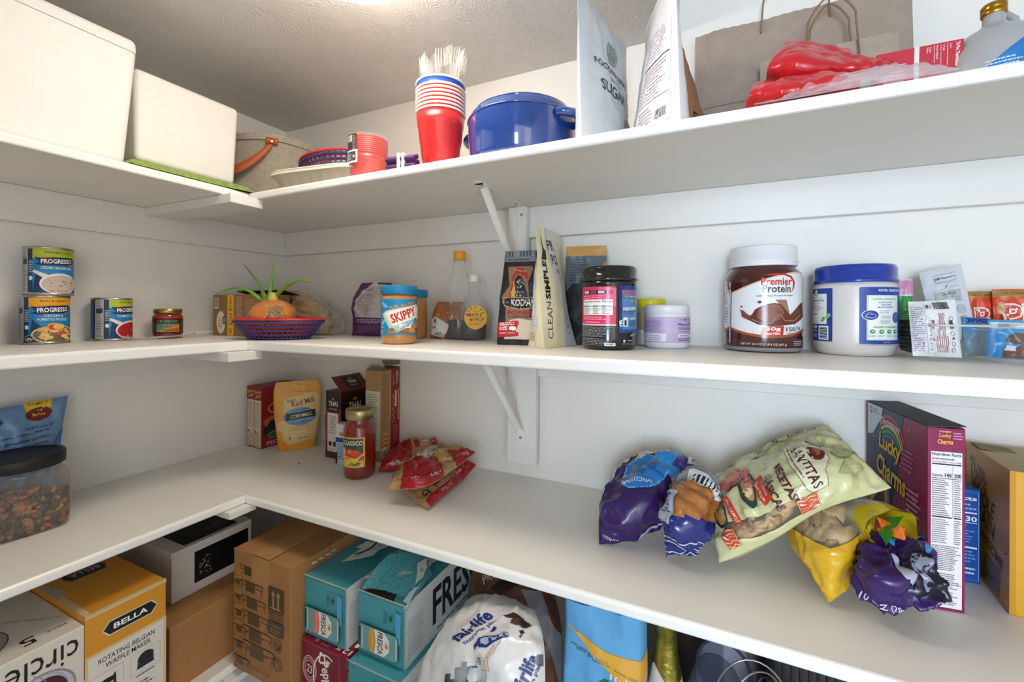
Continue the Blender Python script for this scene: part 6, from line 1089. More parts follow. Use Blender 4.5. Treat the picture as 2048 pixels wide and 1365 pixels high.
# cereal boxes
MAG = mat('cereal_magenta', '#8d1450', .4, vary=.05)
w, d, h = .041, .184, .2515
nf = [('r', .0035, .004, .0375, .2185, '#efeaee'), ('t', 'STRAWBERRY', .019, .2465, .013, .0022, '#f3e6c8'), ('t', 'Lucky', .019, .2405, .013, .0065, '#f2c52a', 0, 2), ('t', 'Charms', .019, .2325, .017, .0065, '#f2c52a', 0, 2), ('tl', .028, .236, .039, .247, 3, '#e0a8c4'), ('t', 'Nutrition Facts', .0205, .215, .032, .004, '#1a1a1c', 0, 2), ('tl', .0045, .2065, .03, .2115, 1, '#8a8a8c'), ('t', 'Serving size 1 cup (36g)', .0205, .2045, .032, .0022, '#2a2a2c'), ('r', .0045, .2005, .0365, .2023, '#1a1a1c'), ('t', 'Calories', .0105, .186, .012, .0036, '#1a1a1c', 0, 1), ('t', '140', .0222, .1865, .0075, .0055, '#1a1a1c', 0, 2), ('t', '200', .0326, .1865, .0075, .0055, '#1a1a1c', 0, 2), ('r', .0045, .1815, .0365, .1823, '#1a1a1c'), ('tl', .0045, .13, .024, .181, 17, '#707074'), ('tl', .0285, .13, .0365, .181, 17, '#8a8a8e'), ('r', .027, .128, .0274, .2, '#9a9a9e'), ('r', .0045, .1275, .026, .1292, '#1a1a1c'), ('r', .0285, .1275, .0365, .1292, '#1a1a1c'), ('tl', .0045, .092, .024, .126, 12, '#8a8a8e'), ('tl', .0285, .092, .0365, .126, 12, '#8a8a8e'), ('tl', .0045, .055, .0365, .09, 14, '#77777c'), ('tl', .0045, .03, .0365, .052, 8, '#77777c'), ('tl', .0045, .008, .034, .027, 7, '#8a8a8e')]
rb = ['#c2303a', '#d97a2a', '#d9c23a', '#3f9a4a', '#2f74b5', '#5a3a8a']
lf = [('p', [(0, 0), (.06, 0), (.085, .1), (.11, .19), (.12, .2515), (0, .2515)], '#1d2f52'), ('p', [(0, .19), (0, .2515), (.12, .2515), (.1, .2)], '#24456a'), ('p', [(0, .06), (.05, .1), (.04, .17), (0, .16)], '#3a2a58')]
lf += [('ln', ell(.075, .19 - .004 * k, .05 - .004 * k, .05 - .004 * k, 16, 20, 130), .0042, c) for k, c in enumerate(rb)] + [('ln', [(.055 + .004 * k, .14), (.062 + .004 * k, .09), (.06 + .004 * k, .03)], .0042, c) for k, c in enumerate(rb)]
lf += [('p', [(0, .195), (0, .25), (.055, .25), (.05, .232), (.02, .2)], '#c9d3dc'), ('t', 'G', .012, .24, .01, .012, '#27407a', 0, 2), ('tl', .02, .236, .042, .246, 2, '#6a7a9a'), ('t', 'STRAWBERRY', .078, .2275, .066, .0105, '#ecd9dc', -7, 2)]
for c, dz, bd in (('#6d2a14', -.0013, 4), ('#e3c23a', 0, 2)): lf += [('t', 'Lucky', .078 + dz, .19 + dz, .07, .034, c, -5, bd), ('t', 'Charms', .082 + dz, .15 + dz, .094, .034, c, -8, bd)]
rg = random.Random(6)
lf += [('tl', .116, .17, .155, .205, 5, '#b86a92'), ('tl', .13, .11, .172, .15, 5, '#e0a8c4')] + [('e', rg.uniform(.01, .17), rg.uniform(.02, .24), .0011, .0013, '#e9c8dc') for _ in range(26)]
m = carton(w, d, h, MAG, front=nf, left=lf, top=[('r', 0, 0, w, d, '#2f3a46'), ('r', .004, .11, .03, .17, '#2f8fc0'), ('r', .004, .05, .03, .1, '#6a6250'), ('tl', .006, .06, .028, .09, 4, '#c9b24a')])
o = T(m, 'cereal_box', 'tall dark blue and magenta cereal box with its nutrition panel facing out', 'box', (1.5845, -.1075, ZB + .0004), R(6.5))
m = MB(); m.box(-.02, -.092, h, .0215, .09, h + .0012, mat('dark_flap', '#3a3a40', .6, vary=.1), rot=Matrix.Rotation(R(-4), 3, 'Y'), org=(-.02, 0, h)); P(m, 'top_flap', o, 'dark loose top flap')
BLC = mat('blue_carton', '#1550a8', .4, vary=.03)
T(carton(.06, .085, .142, BLC, front=[('fr', .004, .004, .058, .138, .0008, '#7fb0e6'), ('t', 'Facts', .041, .128, .03, .006, '#ffffff', 0, 2), ('tl', .01, .11, .056, .122, 2, '#9ac4f0'), ('r', .01, .105, .056, .107, '#ffffff'), ('t', '130', .047, .097, .018, .008, '#ffffff', 0, 2), ('r', .01, .0905, .056, .0915, '#ffffff'), ('tl', .01, .06, .056, .089, 7, '#6fa4e0'), ('r', .01, .052, .056, .0545, '#ffffff'), ('tl', .01, .03, .056, .05, 4, '#6fa4e0'), ('tl', .03, .012, .056, .025, 2, '#d9e8f8')]), 'cereal_box', 'small blue carton wedged between the magenta and yellow boxes', 'box', (1.6375, -.0585, ZB + .0004), R(2))
YLB = mat('yellow_carton', '#d9a31c', .4, vary=.05)
w, d, h = .115, .15, .196; a5 = R(-5); cx = 1.6695 + w / 2 * math.cos(a5) + d / 2 * math.sin(-a5); cy = -.1715 + w / 2 * math.sin(a5) + d / 2 * math.cos(a5)
m = carton(w, d, h, YLB, front=[('p', [(.03, .165), (.075, .165), (.075, .19), (.03, .19)], '#a81c24'), ('o', .05, .178, .012, .008, .0014, '#f3e3d8'), ('t', '2X', .03, .155, .014, .006, '#8a3a1a'), ('r', .0, .0, .006, .196, '#c98d14')], left=[('t', 'ALL HAIL', .045, .17, .06, .012, '#4a3a1c', -14, 0), ('t', '100%', .05, .152, .06, .02, '#4a3a1c', -12, 0), ('t', 'WHOLE', .062, .128, .085, .026, '#3a2e18', -12, 1), ('t', 'GRAIN', .066, .1, .08, .026, '#3a2e18', -12, 1), ('t', 'AWESOME', .088, .066, .09, .016, '#6a2a1a', -14, 1), ('p', [(.06, .008), (.12, .004), (.125, .045), (.075, .05)], '#8d7448'), ('ln', [(.068, .015), (.12, .03)], .003, '#5f4a2a'), ('ln', [(.07, .03), (.12, .012)], .003, '#5f4a2a'), ('ln', [(.135, .075), (.145, .08)], .002, '#6a2a1a')], top=[('r', 0, 0, w, d, '#b39a5c')])
o = T(m, 'cracker_box', 'large yellow cracker box with worn top at the right edge of the picture', 'box', (cx, cy, ZB + .0004), a5)
for x, y, s, tl in ((-.03, .05, .05, 4), (.0, -.03, .07, -5)):
    m = MB(); m.box(x - s / 2, y - .018, h, x + s / 2, y + .018, h + .0014, mat('worn_board', '#8d7f63', .85, vary=.15), rot=Matrix.Rotation(R(tl), 3, 'Y'), org=(x, y, h)); P(m, 'torn_flap', o, 'torn grey board flap')

# ================================================================ lowest shelf
CARD = mat('corrugated_card', '#a8794b', .75, vary=.06, vs=30, bump=.2, bs=80); CDK = '#4a3726'
# glass bowl set carton
WCT = mat('white_carton_matt', '#dcd6cc', .5, vary=.02)
w, d, h = .36, .33, .2405
fr_ = [('r', 0, .0, .36, .15, '#d3d2dc'), ('e', .308, .155, .042, .042, '#c3c3cc'), ('o', .308, .155, .042, .042, .003, '#8d8da0'), ('o', .305, .158, .036, .037, .002, '#a9a9b8'), ('e', .312, .155, .028, .032, '#4a2030'), ('e', .298, .158, .012, .016, '#7a2a3a'), ('e', .322, .16, .008, .009, '#3a4a30'), ('e', .305, .168, .008, .007, '#8a4a3a'), ('ln', ell(.282, .165, .035, .04, 18, -70, 60), .0012, '#8d8da0'), ('t', 'circleware', .272, .2085, .16, .036, '#15151a', 180, 0)]
tp = [('t', '5', .304, .033, .018, .024, '#15151a', 180, 1), ('t', 'PIECE', .337, .034, .024, .007, '#4a4540', 180, 0), ('e', .2, .085, .095, .07, '#a39d94'), ('e', .2, .085, .085, .06, '#8f8a84'), ('ln', ell(.2, .085, .095, .07, 40, -110, 110), .0022, '#5a5650'), ('p', [(.25, .02), (.262, .028), (.25, .05), (.235, .045)], '#7a766f'), ('t', 'our 5.25" bowls / per set', .327, .095, .08, .0075, '#5a554e', 128, 0)]
T(carton(w, d, h, WCT, front=fr_, top=tp, bev=.002), 'bowl_set_box', 'white glass bowl carton standing upside down, its lettering inverted, at the bottom left corner', 'box', (.195, -.8255, ZL + .0004), R(90))
# waffle maker carton
BEL = mat('waffle_yellow', '#d9962a', .45, vary=.03); w, d, h = .118, .3, .252
hexa = lambda x, y, a, b, c: [(x - a, y), (x - a * .78, y + b), (x + a * .78, y + b), (x + a, y), (x + a * .78, y - b), (x - a * .78, y - b)]
fr_ = [('r', 0, .246, .118, .252, '#d3bd8c'), ('r', 0, 0, .118, .183, '#dcc48d'), ('r', .004, .0, .1135, .178, '#dfdcd8'), ('p', hexa(.063, .2135, .041, .0125, 0), '#d5d3cd'), ('p', hexa(.063, .2135, .039, .0107, 0), '#15181a'), ('t', 'BELLA', .063, .2135, .05, .0095, '#ffffff', 0, 2), ('t', 'ROTATING BELGIAN', .058, .165, .082, .0085, '#26262a', 0, .6), ('t', 'WAFFLE MAKER', .06, .153, .066, .0085, '#26262a', 0, .6),
       ('fr', .006, .105, .052, .142, .0008, '#d9a04a'), ('fr', .062, .105, .108, .142, .0008, '#d9a04a')]
for x in (.029, .085): fr_ += [('p', [(x - .014, .112), (x + .014, .112), (x + .011, .118), (x - .011, .118)], '#1a1a1c'), ('p', [(x - .013, .112), (x - .009, .112), (x - .008, .126), (x - .012, .126)], '#26262a'), ('p', [(x + .009, .112), (x + .013, .112), (x + .012, .134), (x + .008, .13)], '#26262a')]
fr_ += [('e', .029, .125, .013, .005, '#141416'), ('ln', [(.008, .129), (.02, .126)], .0022, '#141416'), ('e', .085, .127, .0125, .0115, '#1c1c1f'), ('o', .085, .127, .0125, .0115, .0015, '#3a3a3e'), ('tl', .01, .098, .05, .103, 1, '#5a5a5e'), ('tl', .07, .098, .1, .103, 1, '#5a5a5e'), ('tl', .01, .05, .1, .09, 6, '#5a5a5e')]
tp = [('r', 0, 0, .118, .005, '#d3bd8c'), ('r', 0, 0, .009, .3, '#d3bd8c'), ('p', [(.0, .1), (.014, .11), (.018, .135), (.01, .16), (0, .18)], '#b5aba0'), ('p', hexa(.062, .17, .034, .024, 0), '#b9a06a'), ('p', hexa(.062, .17, .032, .021, 0), '#1a1a18'), ('t', 'BELLA', .062, .17, .044, .019, '#b9b5a8', 180, 1)]
T(carton(w, d, h, BEL, front=fr_, top=tp, bev=.0015), 'waffle_maker_box', 'mustard yellow waffle maker carton with a black name badge, left of the plain brown box', 'box', (.21, -.586, ZL + .0004), R(90))
# brown box and the white box on it
o = T(carton(.26, .31, .132, CARD, bev=.002), 'cardboard_box', 'plain brown cardboard box under the white box with a black panel', 'box', (.175, -.376, ZL + .0004), R(90))
m = MB(); m.box(-.129, -.154, .132, .129, -.002, .1345, CARD, rot=Matrix.Rotation(R(1), 3, 'X')); P(m, 'top_flap', o)
WBX = mat('white_box', '#d9d2ca', .5, vary=.02)
w, d, h = .176, .235, .096
o = T(carton(w, d, h, WBX, front=[('r', .045, .02, .168, .09, '#0b0b0d')] + [('e', .055 + random.uniform(0, .025), .032 + random.uniform(0, .04), .0008, .0012, '#c9c4bc') for _ in range(40)], bev=.001), 'white_box', 'white lidded box with a black front panel on top of the plain brown box', 'box', (.139, -.3775, ZL + .1352), R(90))
m = MB(); m.box(-w / 2 - .001, -d / 2 - .001, h + .0004, w / 2 + .001, d / 2, h + .0125, WBX, .0015)
art(m, plane((-w / 2, -d / 2, h + .0125), (1, 0, 0), (0, 1, 0)), [('p', [(.03, .012), (.15, .012), (.165, .235), (.03, .235)], '#0c0c0e'), ('o', .11, .05, .012, .01, .003, '#6a6256'), ('o', .128, .052, .01, .01, .003, '#6a6256')]); P(m, 'lid', o, 'lid with a black top panel')
# container box with printed drawings
w, d, h = .179, .35, .2525
def tub(x, y, s):
    return [('ln', [(x, y + .02 * s), (x + .002 * s, y), (x + .04 * s, y), (x + .044 * s, y + .02 * s)], .0009, CDK), ('rr', x - .004 * s, y + .02 * s, x + .048 * s, y + .027 * s, .002 * s, CDK), ('rr', x - .003 * s, y + .021 * s, x + .047 * s, y + .026 * s, .002 * s, '#a07246'), ('p', [(x + .008 * s, y + .012 * s), (x + .03 * s, y + .012 * s), (x + .03 * s, y + .026 * s), (x + .008 * s, y + .026 * s)], '#5a4430'), ('ln', [(x + .044 * s, y + .022 * s), (x + .048 * s, y + .012 * s)], .0012, CDK), ('fr', x + .007 * s, y + .003 * s, x + .036 * s, y + .009 * s, .0005, '#7d5c3c')]
fr_ = [i for k in range(6) for i in tub(.026 + .003 * k, .192 - .0345 * k, 1.25 + .13 * k)] + [i for k in range(6) for i in tub(.006, .176 - .0345 * k, .55 + .09 * k)]
fr_ += [('r', .115, .158, .160, .205, '#4f3c2b')] + [('p', [(x - .002, .166), (x + .002, .166), (x + .002, .19), (x + .006, .19), (x, .2), (x - .006, .19), (x - .002, .19)], '#b88d60') for x in (.13, .145)] + [('r', .122, .163, .153, .1655, '#b88d60'), ('r', .115, .1535, .160, .1555, CDK), ('t', 'FRAGILE', .1375, .147, .042, .0085, CDK, 0, 1), ('r', .115, .139, .160, .1405, CDK), ('r', .115, .11, .160, .137, '#4f3c2b'), ('t', 'THIS SIDE UP', .1375, .129, .032, .004, '#a07a52'), ('tl', .119, .114, .156, .124, 2, '#a07a52')]
for y in (.092, .055): fr_ += [('o', .142, y, .0145, .0145, .001, CDK), ('o', .142, y, .0105, .0105, .0012, CDK)]
fr_ += [('t', 'g', .138, .092, .007, .008, CDK), ('p', [(.142, .083), (.151, .086), (.151, .096), (.147, .092), (.142, .088)], CDK), ('ln', ell(.142, .055, .006, .006, 12, -60, 210), .0016, CDK), ('t', 'x6', .01, .01, .01, .006, CDK)]
rt_ = [('p', [(.045, .08), (.09, .08), (.09, .19), (.07, .2), (.045, .185)], '#a07246'), ('fr', .045, .08, .1, .19, .001, CDK), ('p', [(.05, .16), (.1, .16), (.1, .2), (.06, .2), (.05, .18)], CDK), ('tl', .05, .1, .1, .15, 5, CDK)]
o = T(carton(w, d, h, CARD, front=fr_, right=rt_, top=[('r', .06, 0, .115, .35, '#b08458')], bev=.002), 'container_box', 'brown shipping box printed with food containers and the word fragile', 'box', (.4605, -.2305, ZL + .0004), R(0))
m = MB(); m.box(-w / 2, -d / 2, h, w / 2, -.001, h + .0025, CARD, rot=Matrix.Rotation(R(.6), 3, 'X'), org=(0, 0, h)); P(m, 'top_flap', o); m = MB(); m.box(-.03, -d / 2 - .0004, h - .055, .025, -d / 2, h + .001, mat('packing_tape', '#b58a5c', .25, vary=.03)); m.box(-.03, -d / 2, h + .0027, .025, d / 2, h + .0031, MC['packing_tape']); P(m, 'packing_tape', o, 'glossy brown tape')

# soda cartons
TEA = mat('teal_carton', '#46a3b0', .4, vary=.03); LT, WT = '#5fb0ba', '#dfe6e8'
def fans(x0, y0, x1, y1, s, c):
    it = []; j = 0; y = y0
    while y < y1:
        x = x0 + (s if j % 2 else 0)
        while x < x1 + s:
            for r in (.35, .65, .98):
                p = [(max(x0, min(x1, px)), max(y0, min(y1, py))) for px, py in ell(x, y, s * r, s * r, 10, 8, 172)]; it.append(('ln', p, .0007, c))
            for a in (30, 60, 90, 120, 150):
                p = [(x + s * q * math.cos(R(a)), y + s * q * math.sin(R(a))) for q in (.4, .62)]
                if all(x0 < px < x1 and y0 < py < y1 for px, py in p): it.append(('ln', p, .0006, c))
            x += 2 * s
        y += s * .8; j += 1
    return it
def fresca(acc, w=.113, h=.118, crush=False):
    it = fans(.002, .002, w - .002, h - .002, .019, LT)
    it += [('r', w - .0155, .05, w - .0055, .104, '#4aa5e0'), ('fr', w - .0155, .05, w - .0055, .104, .0006, '#9ad0f0'), ('tl', .068, .078, .078, .1, 6, '#1f5560'), ('e', .085, .09, .0035, .006, '#1f5560')]
    it += [('rr', .006, .012, .103, .062, .006, '#2a5f68'), ('rr', .008, .013, .101, .061, .006, '#6fa3a8'), ('r', .0085, .018, .013, .056, '#1f3338'), ('r', .0155, .016, .018, .058, '#cfd8d8'), ('r', .097, .018, .1, .056, '#cfd8d8'), ('p', [(.035, .015), (.046, .015), (.05, .037), (.046, .06), (.035, .06), (.032, .037)], acc), ('p', [(.046, .015), (.07, .015), (.082, .028), (.082, .048), (.07, .06), (.046, .06), (.05, .037)], '#e9e9e4'), ('t', 'FRESCA', .0605, .0375, .041, .0125, '#16232e', -90, 1.5), ('e', .076, .036, .004, .004, '#e08a2a'), ('p', [(.073, .04), (.079, .04), (.076, .046)], '#b9bdb8'), ('ln', [(.04, .017), (.043, .037), (.04, .058)], .0012, '#f3d0b8')]
    return it
def cloud(x, y): return [('p', [(x - .016, y - .06), (x + .012, y - .03), (x + .026, y - .012), (x + .022, y + .01), (x + .03, y + .03), (x + .02, y + .055), (x, y + .06), (x - .012, y + .03), (x - .018, y + .005)], '#dadfdf'), ('ln', ell(x - .02, y + .01, .02, .035, 14, -70, 80), .005, '#1d2c38'), ('p', [(x - .03, y - .004), (x - .012, y + .002), (x - .012, y + .03), (x - .028, y + .026)], '#e6e9e8'), ('t', 'SWEETNESS LEVEL', x + .004, y + .005, .075, .006, '#26343f', 74), ('t', 'FRESCA', x + .017, y + .02, .03, .005, '#8d979c', 74)]
def soda(name, lab, loc, acc, side, w=.113, d=.345, h=.118):
    tp = fans(.002, .002, w - .002, d - .05, .019, LT) + cloud(.072, .1) + [('rr', .004, .01 + .017 * k, .012, .022 + .017 * k, .002, '#e2e6e4') for k in range(4)]
    rt_ = [('r', 0, 0, d, h, WT)] + ([('tl', .008, .012, .06, .085, 26, '#9aa2a8')] if side else [])
    m = carton(w, d, h, TEA, front=fresca(acc), right=rt_ + (side if isinstance(side, list) else []), top=tp, bev=.0012)
    for a, b in (((-w / 2, -d / 2 - .0005, h), (w / 2, -d / 2 - .0005, h)), ((w / 2 + .0004, -d / 2 - .0004, 0), (w / 2 + .0004, -d / 2 - .0004, h))): m.tube([a, b], .0012, mat('card_edge', '#b9b2a8', .7), 6)
    return T(m, name, lab, 'soda carton', loc, 0, 'soda cartons')
DPR = mat('maroon_carton', '#7d1430', .35, vary=.03)
w, d, h = .124, .345, .1085
rtd = [('t', '12', .022, .088, .022, .017, '#f3e9e6', 0, 2), ('t', 'PACK', .022, .073, .02, .0065, '#f3e9e6', 0, 2), ('e', .02, .053, .003, .003, '#f3e9e6'), ('ln', [(.01, .045), (.02, .05), (.03, .044)], .0018, '#f3e9e6'), ('ln', [(.02, .05), (.019, .042), (.011, .034)], .0018, '#f3e9e6'), ('ln', [(.019, .042), (.028, .036)], .0018, '#f3e9e6'), ('tl', .008, .02, .034, .032, 2, '#d9a8b0'), ('fr', .01, .004, .034, .018, .0006, '#d9a8b0')]
frd = [('fr', .004, .002, .104, .106, .0006, '#c98a98'), ('ln', [(.104, 0), (.104, .108)], .0006, '#c98a98')] + [('o', .025, .055, q * .8, q * 1.1, .0014, '#e6cfd2') for q in (.016, .0205, .024)] + [('t', '23', .025, .055, .014, .016, '#f3e9e6', -12, 1), ('t', 'Dr', .066, .085, .03, .022, '#f6efec', -12, 2), ('t', 'Pepper', .071, .05, .064, .03, '#f6efec', -72, 2), ('ln', ell(.07, .05, .034, .046, 20, 60, 250), .003, '#f6efec')]
tpd = [('t', '12', .112, .012, .02, .012, '#f3e9e6', 180, 2), ('t', 'PK', .09, .012, .012, .01, '#f3e9e6', 180, 2), ('fr', .05, .006, .068, .018, .0008, '#e6cfd2'), ('tl', .03, .006, .042, .014, 2, '#e6cfd2')]
m = carton(w, d, h, DPR, front=frd, right=rtd, top=tpd, bev=.003); T(m, 'soda_carton', 'maroon soda carton under the left teal one, a large 23 printed on it', 'soda carton', (.6175, -.2145, ZL + .0004), 0, 'soda cartons')
soda('soda_carton', 'left teal soda carton with a coral striped can picture, on the maroon carton', (.607, -.2015, ZL + .1096), '#e0796a', [('r', 0, 0, .001, .001, WT)])
soda('soda_carton', 'lowest teal soda carton at the bottom edge, under the torn one', (.7435, -.214, ZL + .0004), '#d9a02a', True, .122, .345, .1065)
big = [('t', 'FRESCA', .205, .062, .24, .074, '#2f6f92', 0, 1.5), ('t', 'FRESCA', .207, .0625, .24, .074, '#16202c', 0, 1.5), ('tl', .1, .008, .25, .016, 1, '#5f6a74'), ('o', .215, .109, .008, .006, .0008, '#8d979c')]
o = soda('soda_carton', 'torn teal soda carton with a yellow striped can picture, its top ripped open', (.7385, -.1885, ZL + .1078), '#d9a02a', big)
m = MB(); rows = []
edge = [(-.052, -.168), (-.03, -.163), (-.004, -.164), (.022, -.168), (.045, -.166), (.0575, -.172)]
tipx = [(-.045, -.085), (-.028, -.06), (-.006, -.05), (.014, -.058), (.034, -.074), (.06, -.1)]
for i in range(15):
    s = i / 14; row = []
    for j in range(21):
        a = crom([V((x, y, 0)) for x, y in edge], j / 20); b = crom([V((x, y + (.006 if k % 2 else 0), 0)) for k, (x, y) in enumerate(tipx)], j / 20); p = a.lerp(b, s)
        row.append(V((p.x, p.y, .1195 + .03 * math.sin(s * 1.9) * (1 - .45 * j / 20) - .012 * (j / 20) * (1 - s) + .002 * noise.noise(V((j * .4, i * .4, 3))))))
    rows.append(row)
TL = mat('teal_light', '#4fa7b2', .4, vary=.03)
m.grid(rows, TL); m.grid([[q - V((0, 0, .0009)) for q in r] for r in rows], mat('white_board', '#d8d5cc', .8), flip=True); S = gridS(rows, .11, .1)
art(m, S, [i for i in fans(.004, .004, .106, .096, .019, '#8accd2')] + [('p', [(.07, .07), (.1, .045), (.104, .07), (.096, .09), (.08, .098)], '#dadfdf'), ('t', 'VEL', .09, .075, .016, .006, '#26343f', 50), ('p', [(.085, .0), (.11, .0), (.11, .05), (.1, .04)], '#c6dde0')], du=.0055, dv=.007, e0=4e-4); P(m, 'torn_flap', o, 'torn top flap bent upwards')
m = MB(); m.add([(-.045, -.1732, .1187), (.03, -.1732, .1187), (.02, -.15, .1189), (-.03, -.135, .1189)], [[0, 1, 2, 3]], mat('gap_shade', '#17110d', .9)); P(m, 'opening_shade', o, 'dark sheet painted as the shade under the flap')  # black sheet on the closed top paints the dark of the torn hole

# shrink-wrapped shakes
BRW = mat('brown_wrap', '#6b4632', .3, vary=.07, vs=14, coat=.3); WWR = mat('white_wrap', '#dfe0e2', .3, vary=.02, vs=14, spec=.6, coat=.2)
m = MB(); ct = C([[(955, 1470, -.27), (1030, 1470, -.28), (1118, 1470, -.29)], [(940, 1300, -.26), (1030, 1290, -.28), (1122, 1290, -.29)], [(938, 1180, -.23), (1030, 1185, -.25), (1118, 1225, -.26)], [(950, 1125, -.19), (1030, 1140, -.2), (1105, 1180, -.21)]])
fr = bag(m, ct, lambda u, v: .03, BRW, cr=.003, cs=20, seed=3, floor=ZL)
art(m, gridS(fr, .16, .3), [('t', '30g', .04, .262, .05, .03, '#b9a08d', 25, 1), ('t', 'HIGH QUALITY', .055, .24, .045, .006, '#3a221a', 25), ('t', 'PROTEIN', .066, .226, .06, .02, '#c9b8aa', 22, 2), ('p', [(.02, .17), (.13, .265), (.145, .255), (.04, .155)], '#2f1a16'), ('t', 'CHOCOLATE', .11, .235, .05, .009, '#d9ccc2', 41, 1), ('p', [(.1, .2), (.13, .21), (.16, .12), (.16, .05), (.15, .1)], '#8d8f9a'), ('t', '30g', .125, .13, .02, .03, '#8d7566', -20, 1), ('t', 'PROTEIN', .125, .1, .05, .012, '#8d7566', 40, 1)], du=.01, dv=.012)
T(m, 'shake_pack', 'brown chocolate shake multipack standing behind the white torn pack', 'drink pack', org=(1.02, -.3, .9))
m = MB(); ct = C([[(820, 1480, -.41), (930, 1480, -.45), (1010, 1480, -.46), (1090, 1480, -.44)], [(838, 1350, -.40), (930, 1340, -.44), (1010, 1335, -.45), (1090, 1330, -.43)], [(880, 1262, -.37), (945, 1262, -.40), (1010, 1255, -.41), (1085, 1270, -.40)], [(946, 1192, -.31), (975, 1188, -.33), (1020, 1198, -.33), (1072, 1222, -.34)]])
fr = bag(m, ct, lambda u, v: .011, lambda i, k: None if ((k - 13) / 4.8) ** 2 + ((i - 9.4) / 2.7) ** 2 < 1 + .35 * math.sin(k * 2.1 + i * 1.7) else WWR, mb_back=WWR, cr=.0042, cs=20, seed=6, n=34, m=34, floor=ZL); S = gridS(fr, .24, .3); NB = '#1c2f7a'
cow = [(-.03, .0), (-.02, .012), (-.006, .012), (.012, .0), (.03, -.004), (.034, -.014), (.022, -.02), (.004, -.016), (-.018, -.02), (-.03, -.012)]
it = [('t', 'fairlife', .088, .258, .105, .033, NB, 52, 2.5), ('t', 'nutrition plan', .111, .240, .095, .012, NB, 52, 1), ('p', rot2([(x + .135, y + .215) for x, y in cow], 30, (.135, .215)), NB), ('p', rot2([(.135 + x * .62 - .004, .215 + y * .62) for x, y in cow], 30, (.135, .215)), '#a9b6cc'), ('p', [(.10, .2), (.118, .206), (.112, .192), (.102, .186)], NB), ('p', [(.13, .24), (.138, .258), (.146, .25), (.142, .238)], NB), ('e', .162, .219, .011, .009, '#b6c2d6'), ('o', .162, .219, .011, .009, .0022, NB)]
it += [('p', [(.155, .29), (.18, .298), (.215, .29), (.222, .272), (.2, .262), (.172, .264), (.185, .278)], '#3a2220'), ('e', .195, .27, .02, .015, '#5a3830'), ('e', .203, .274, .011, .009, '#231414'), ('p', [(.192, .236), (.2, .243), (.204, .232), (.196, .226)], '#3a2220'), ('p', [(.19, .222), (.2, .225), (.195, .215)], '#4a2c28'), ('ln', [(.125, .14), (.16, .2)], .001, '#c98a5c'), ('t', '12 - 11.5 FL OZ BOTTLES', .132, .165, .06, .006, '#c9763a', 62), ('fr', .115, .14, .135, .165, .001, '#c9763a'), ('p', [(.1, .16), (.118, .176), (.126, .156), (.11, .145)], '#d2d2d2'), ('bc', .106, .152, .12, .168, 10, '#3a3a40'), ('t', 'fairlife', .2, .13, .085, .03, NB, 62, 2.5), ('t', 'nutrition plan', .214, .112, .08, .01, NB, 62, 1), ('p', [(.22, .15), (.24, .14), (.24, .17), (.228, .168)], '#5f636e')]
hole = [(.045, .155), (.07, .162), (.09, .16), (.1, .148), (.118, .14), (.13, .118), (.122, .1), (.105, .09), (.09, .105), (.07, .112), (.052, .13)]
wrap = lambda p: (p[0] * .95 + .008, (p[1] - .258) * .82 + .195)
art(m, S, it, du=.009, dv=.011, e0=3e-4, rough=.3, tf=wrap)
o = T(m, 'shake_pack', 'white shrink-wrapped shake multipack torn open in front', 'drink pack', org=(.97, -.4, .9))
# flap of the torn wrap and a bottle in the hole
m = MB(); rows = []
for i in range(9):
    row = []
    for j in range(17):
        u = -.002 + .1 * j / 16; v = .0 + .07 * i / 8 * (1 - .35 * (j / 16)) + .008 * noise.noise(V((j * .9, 0, 1))) * (i == 8); row.append(S(u, v, .003 + .012 * (i / 8) ** 2 + .004 * noise.noise(V((j * .5, i * .5, 8)))))
    rows.append(row)
m.grid(rows, mat('white_wrap_loose', '#e6e2e0', .35, vary=.02)); P(m, 'torn_wrap', o, 'loose torn flap of white wrap', org=(.97, -.4, .9))
c0 = S(.0916, .075, -.006); dirn = (S(.0916, .11, -.004) - S(.0916, .06, -.004)).normalized(); qq = V((0, 0, 1)).rotation_difference(dirn).to_euler()
m = MB(); m.lathe([(.015, -.045), (.015, .008), (.0135, .014), (.0095, .019), (.0095, .022)], WPL, 36); bt = T(m, 'shake_bottle', 'white shake bottle with a brown label showing through the torn wrap', 'bottle', tuple(c0 - (S(.0916, .08, 1) - S(.0916, .08, 0)) * .024), tuple(qq))
m = MB(); m.lathe([(.0108, .019), (.0108, .028), (.01, .0292), (.002, .0295)], mat('navy_cap', '#39465f', .4), 30); P(m, 'cap', bt)
m = MB()
for k in range(6): art(m, cylS(.0151, 0, k * math.pi / 3), [('r', -.0082, -.03, .0082, -.006, '#6a3a26'), ('t', '30g', 0, -.017, .012, .009, '#e6d9d0', 0, 1), ('e', 0, .001, .004, .003, '#2a3550'), ('e', .001, .0005, .0022, .0018, '#c9d0da')], du=.003)
P(m, 'label', bt)

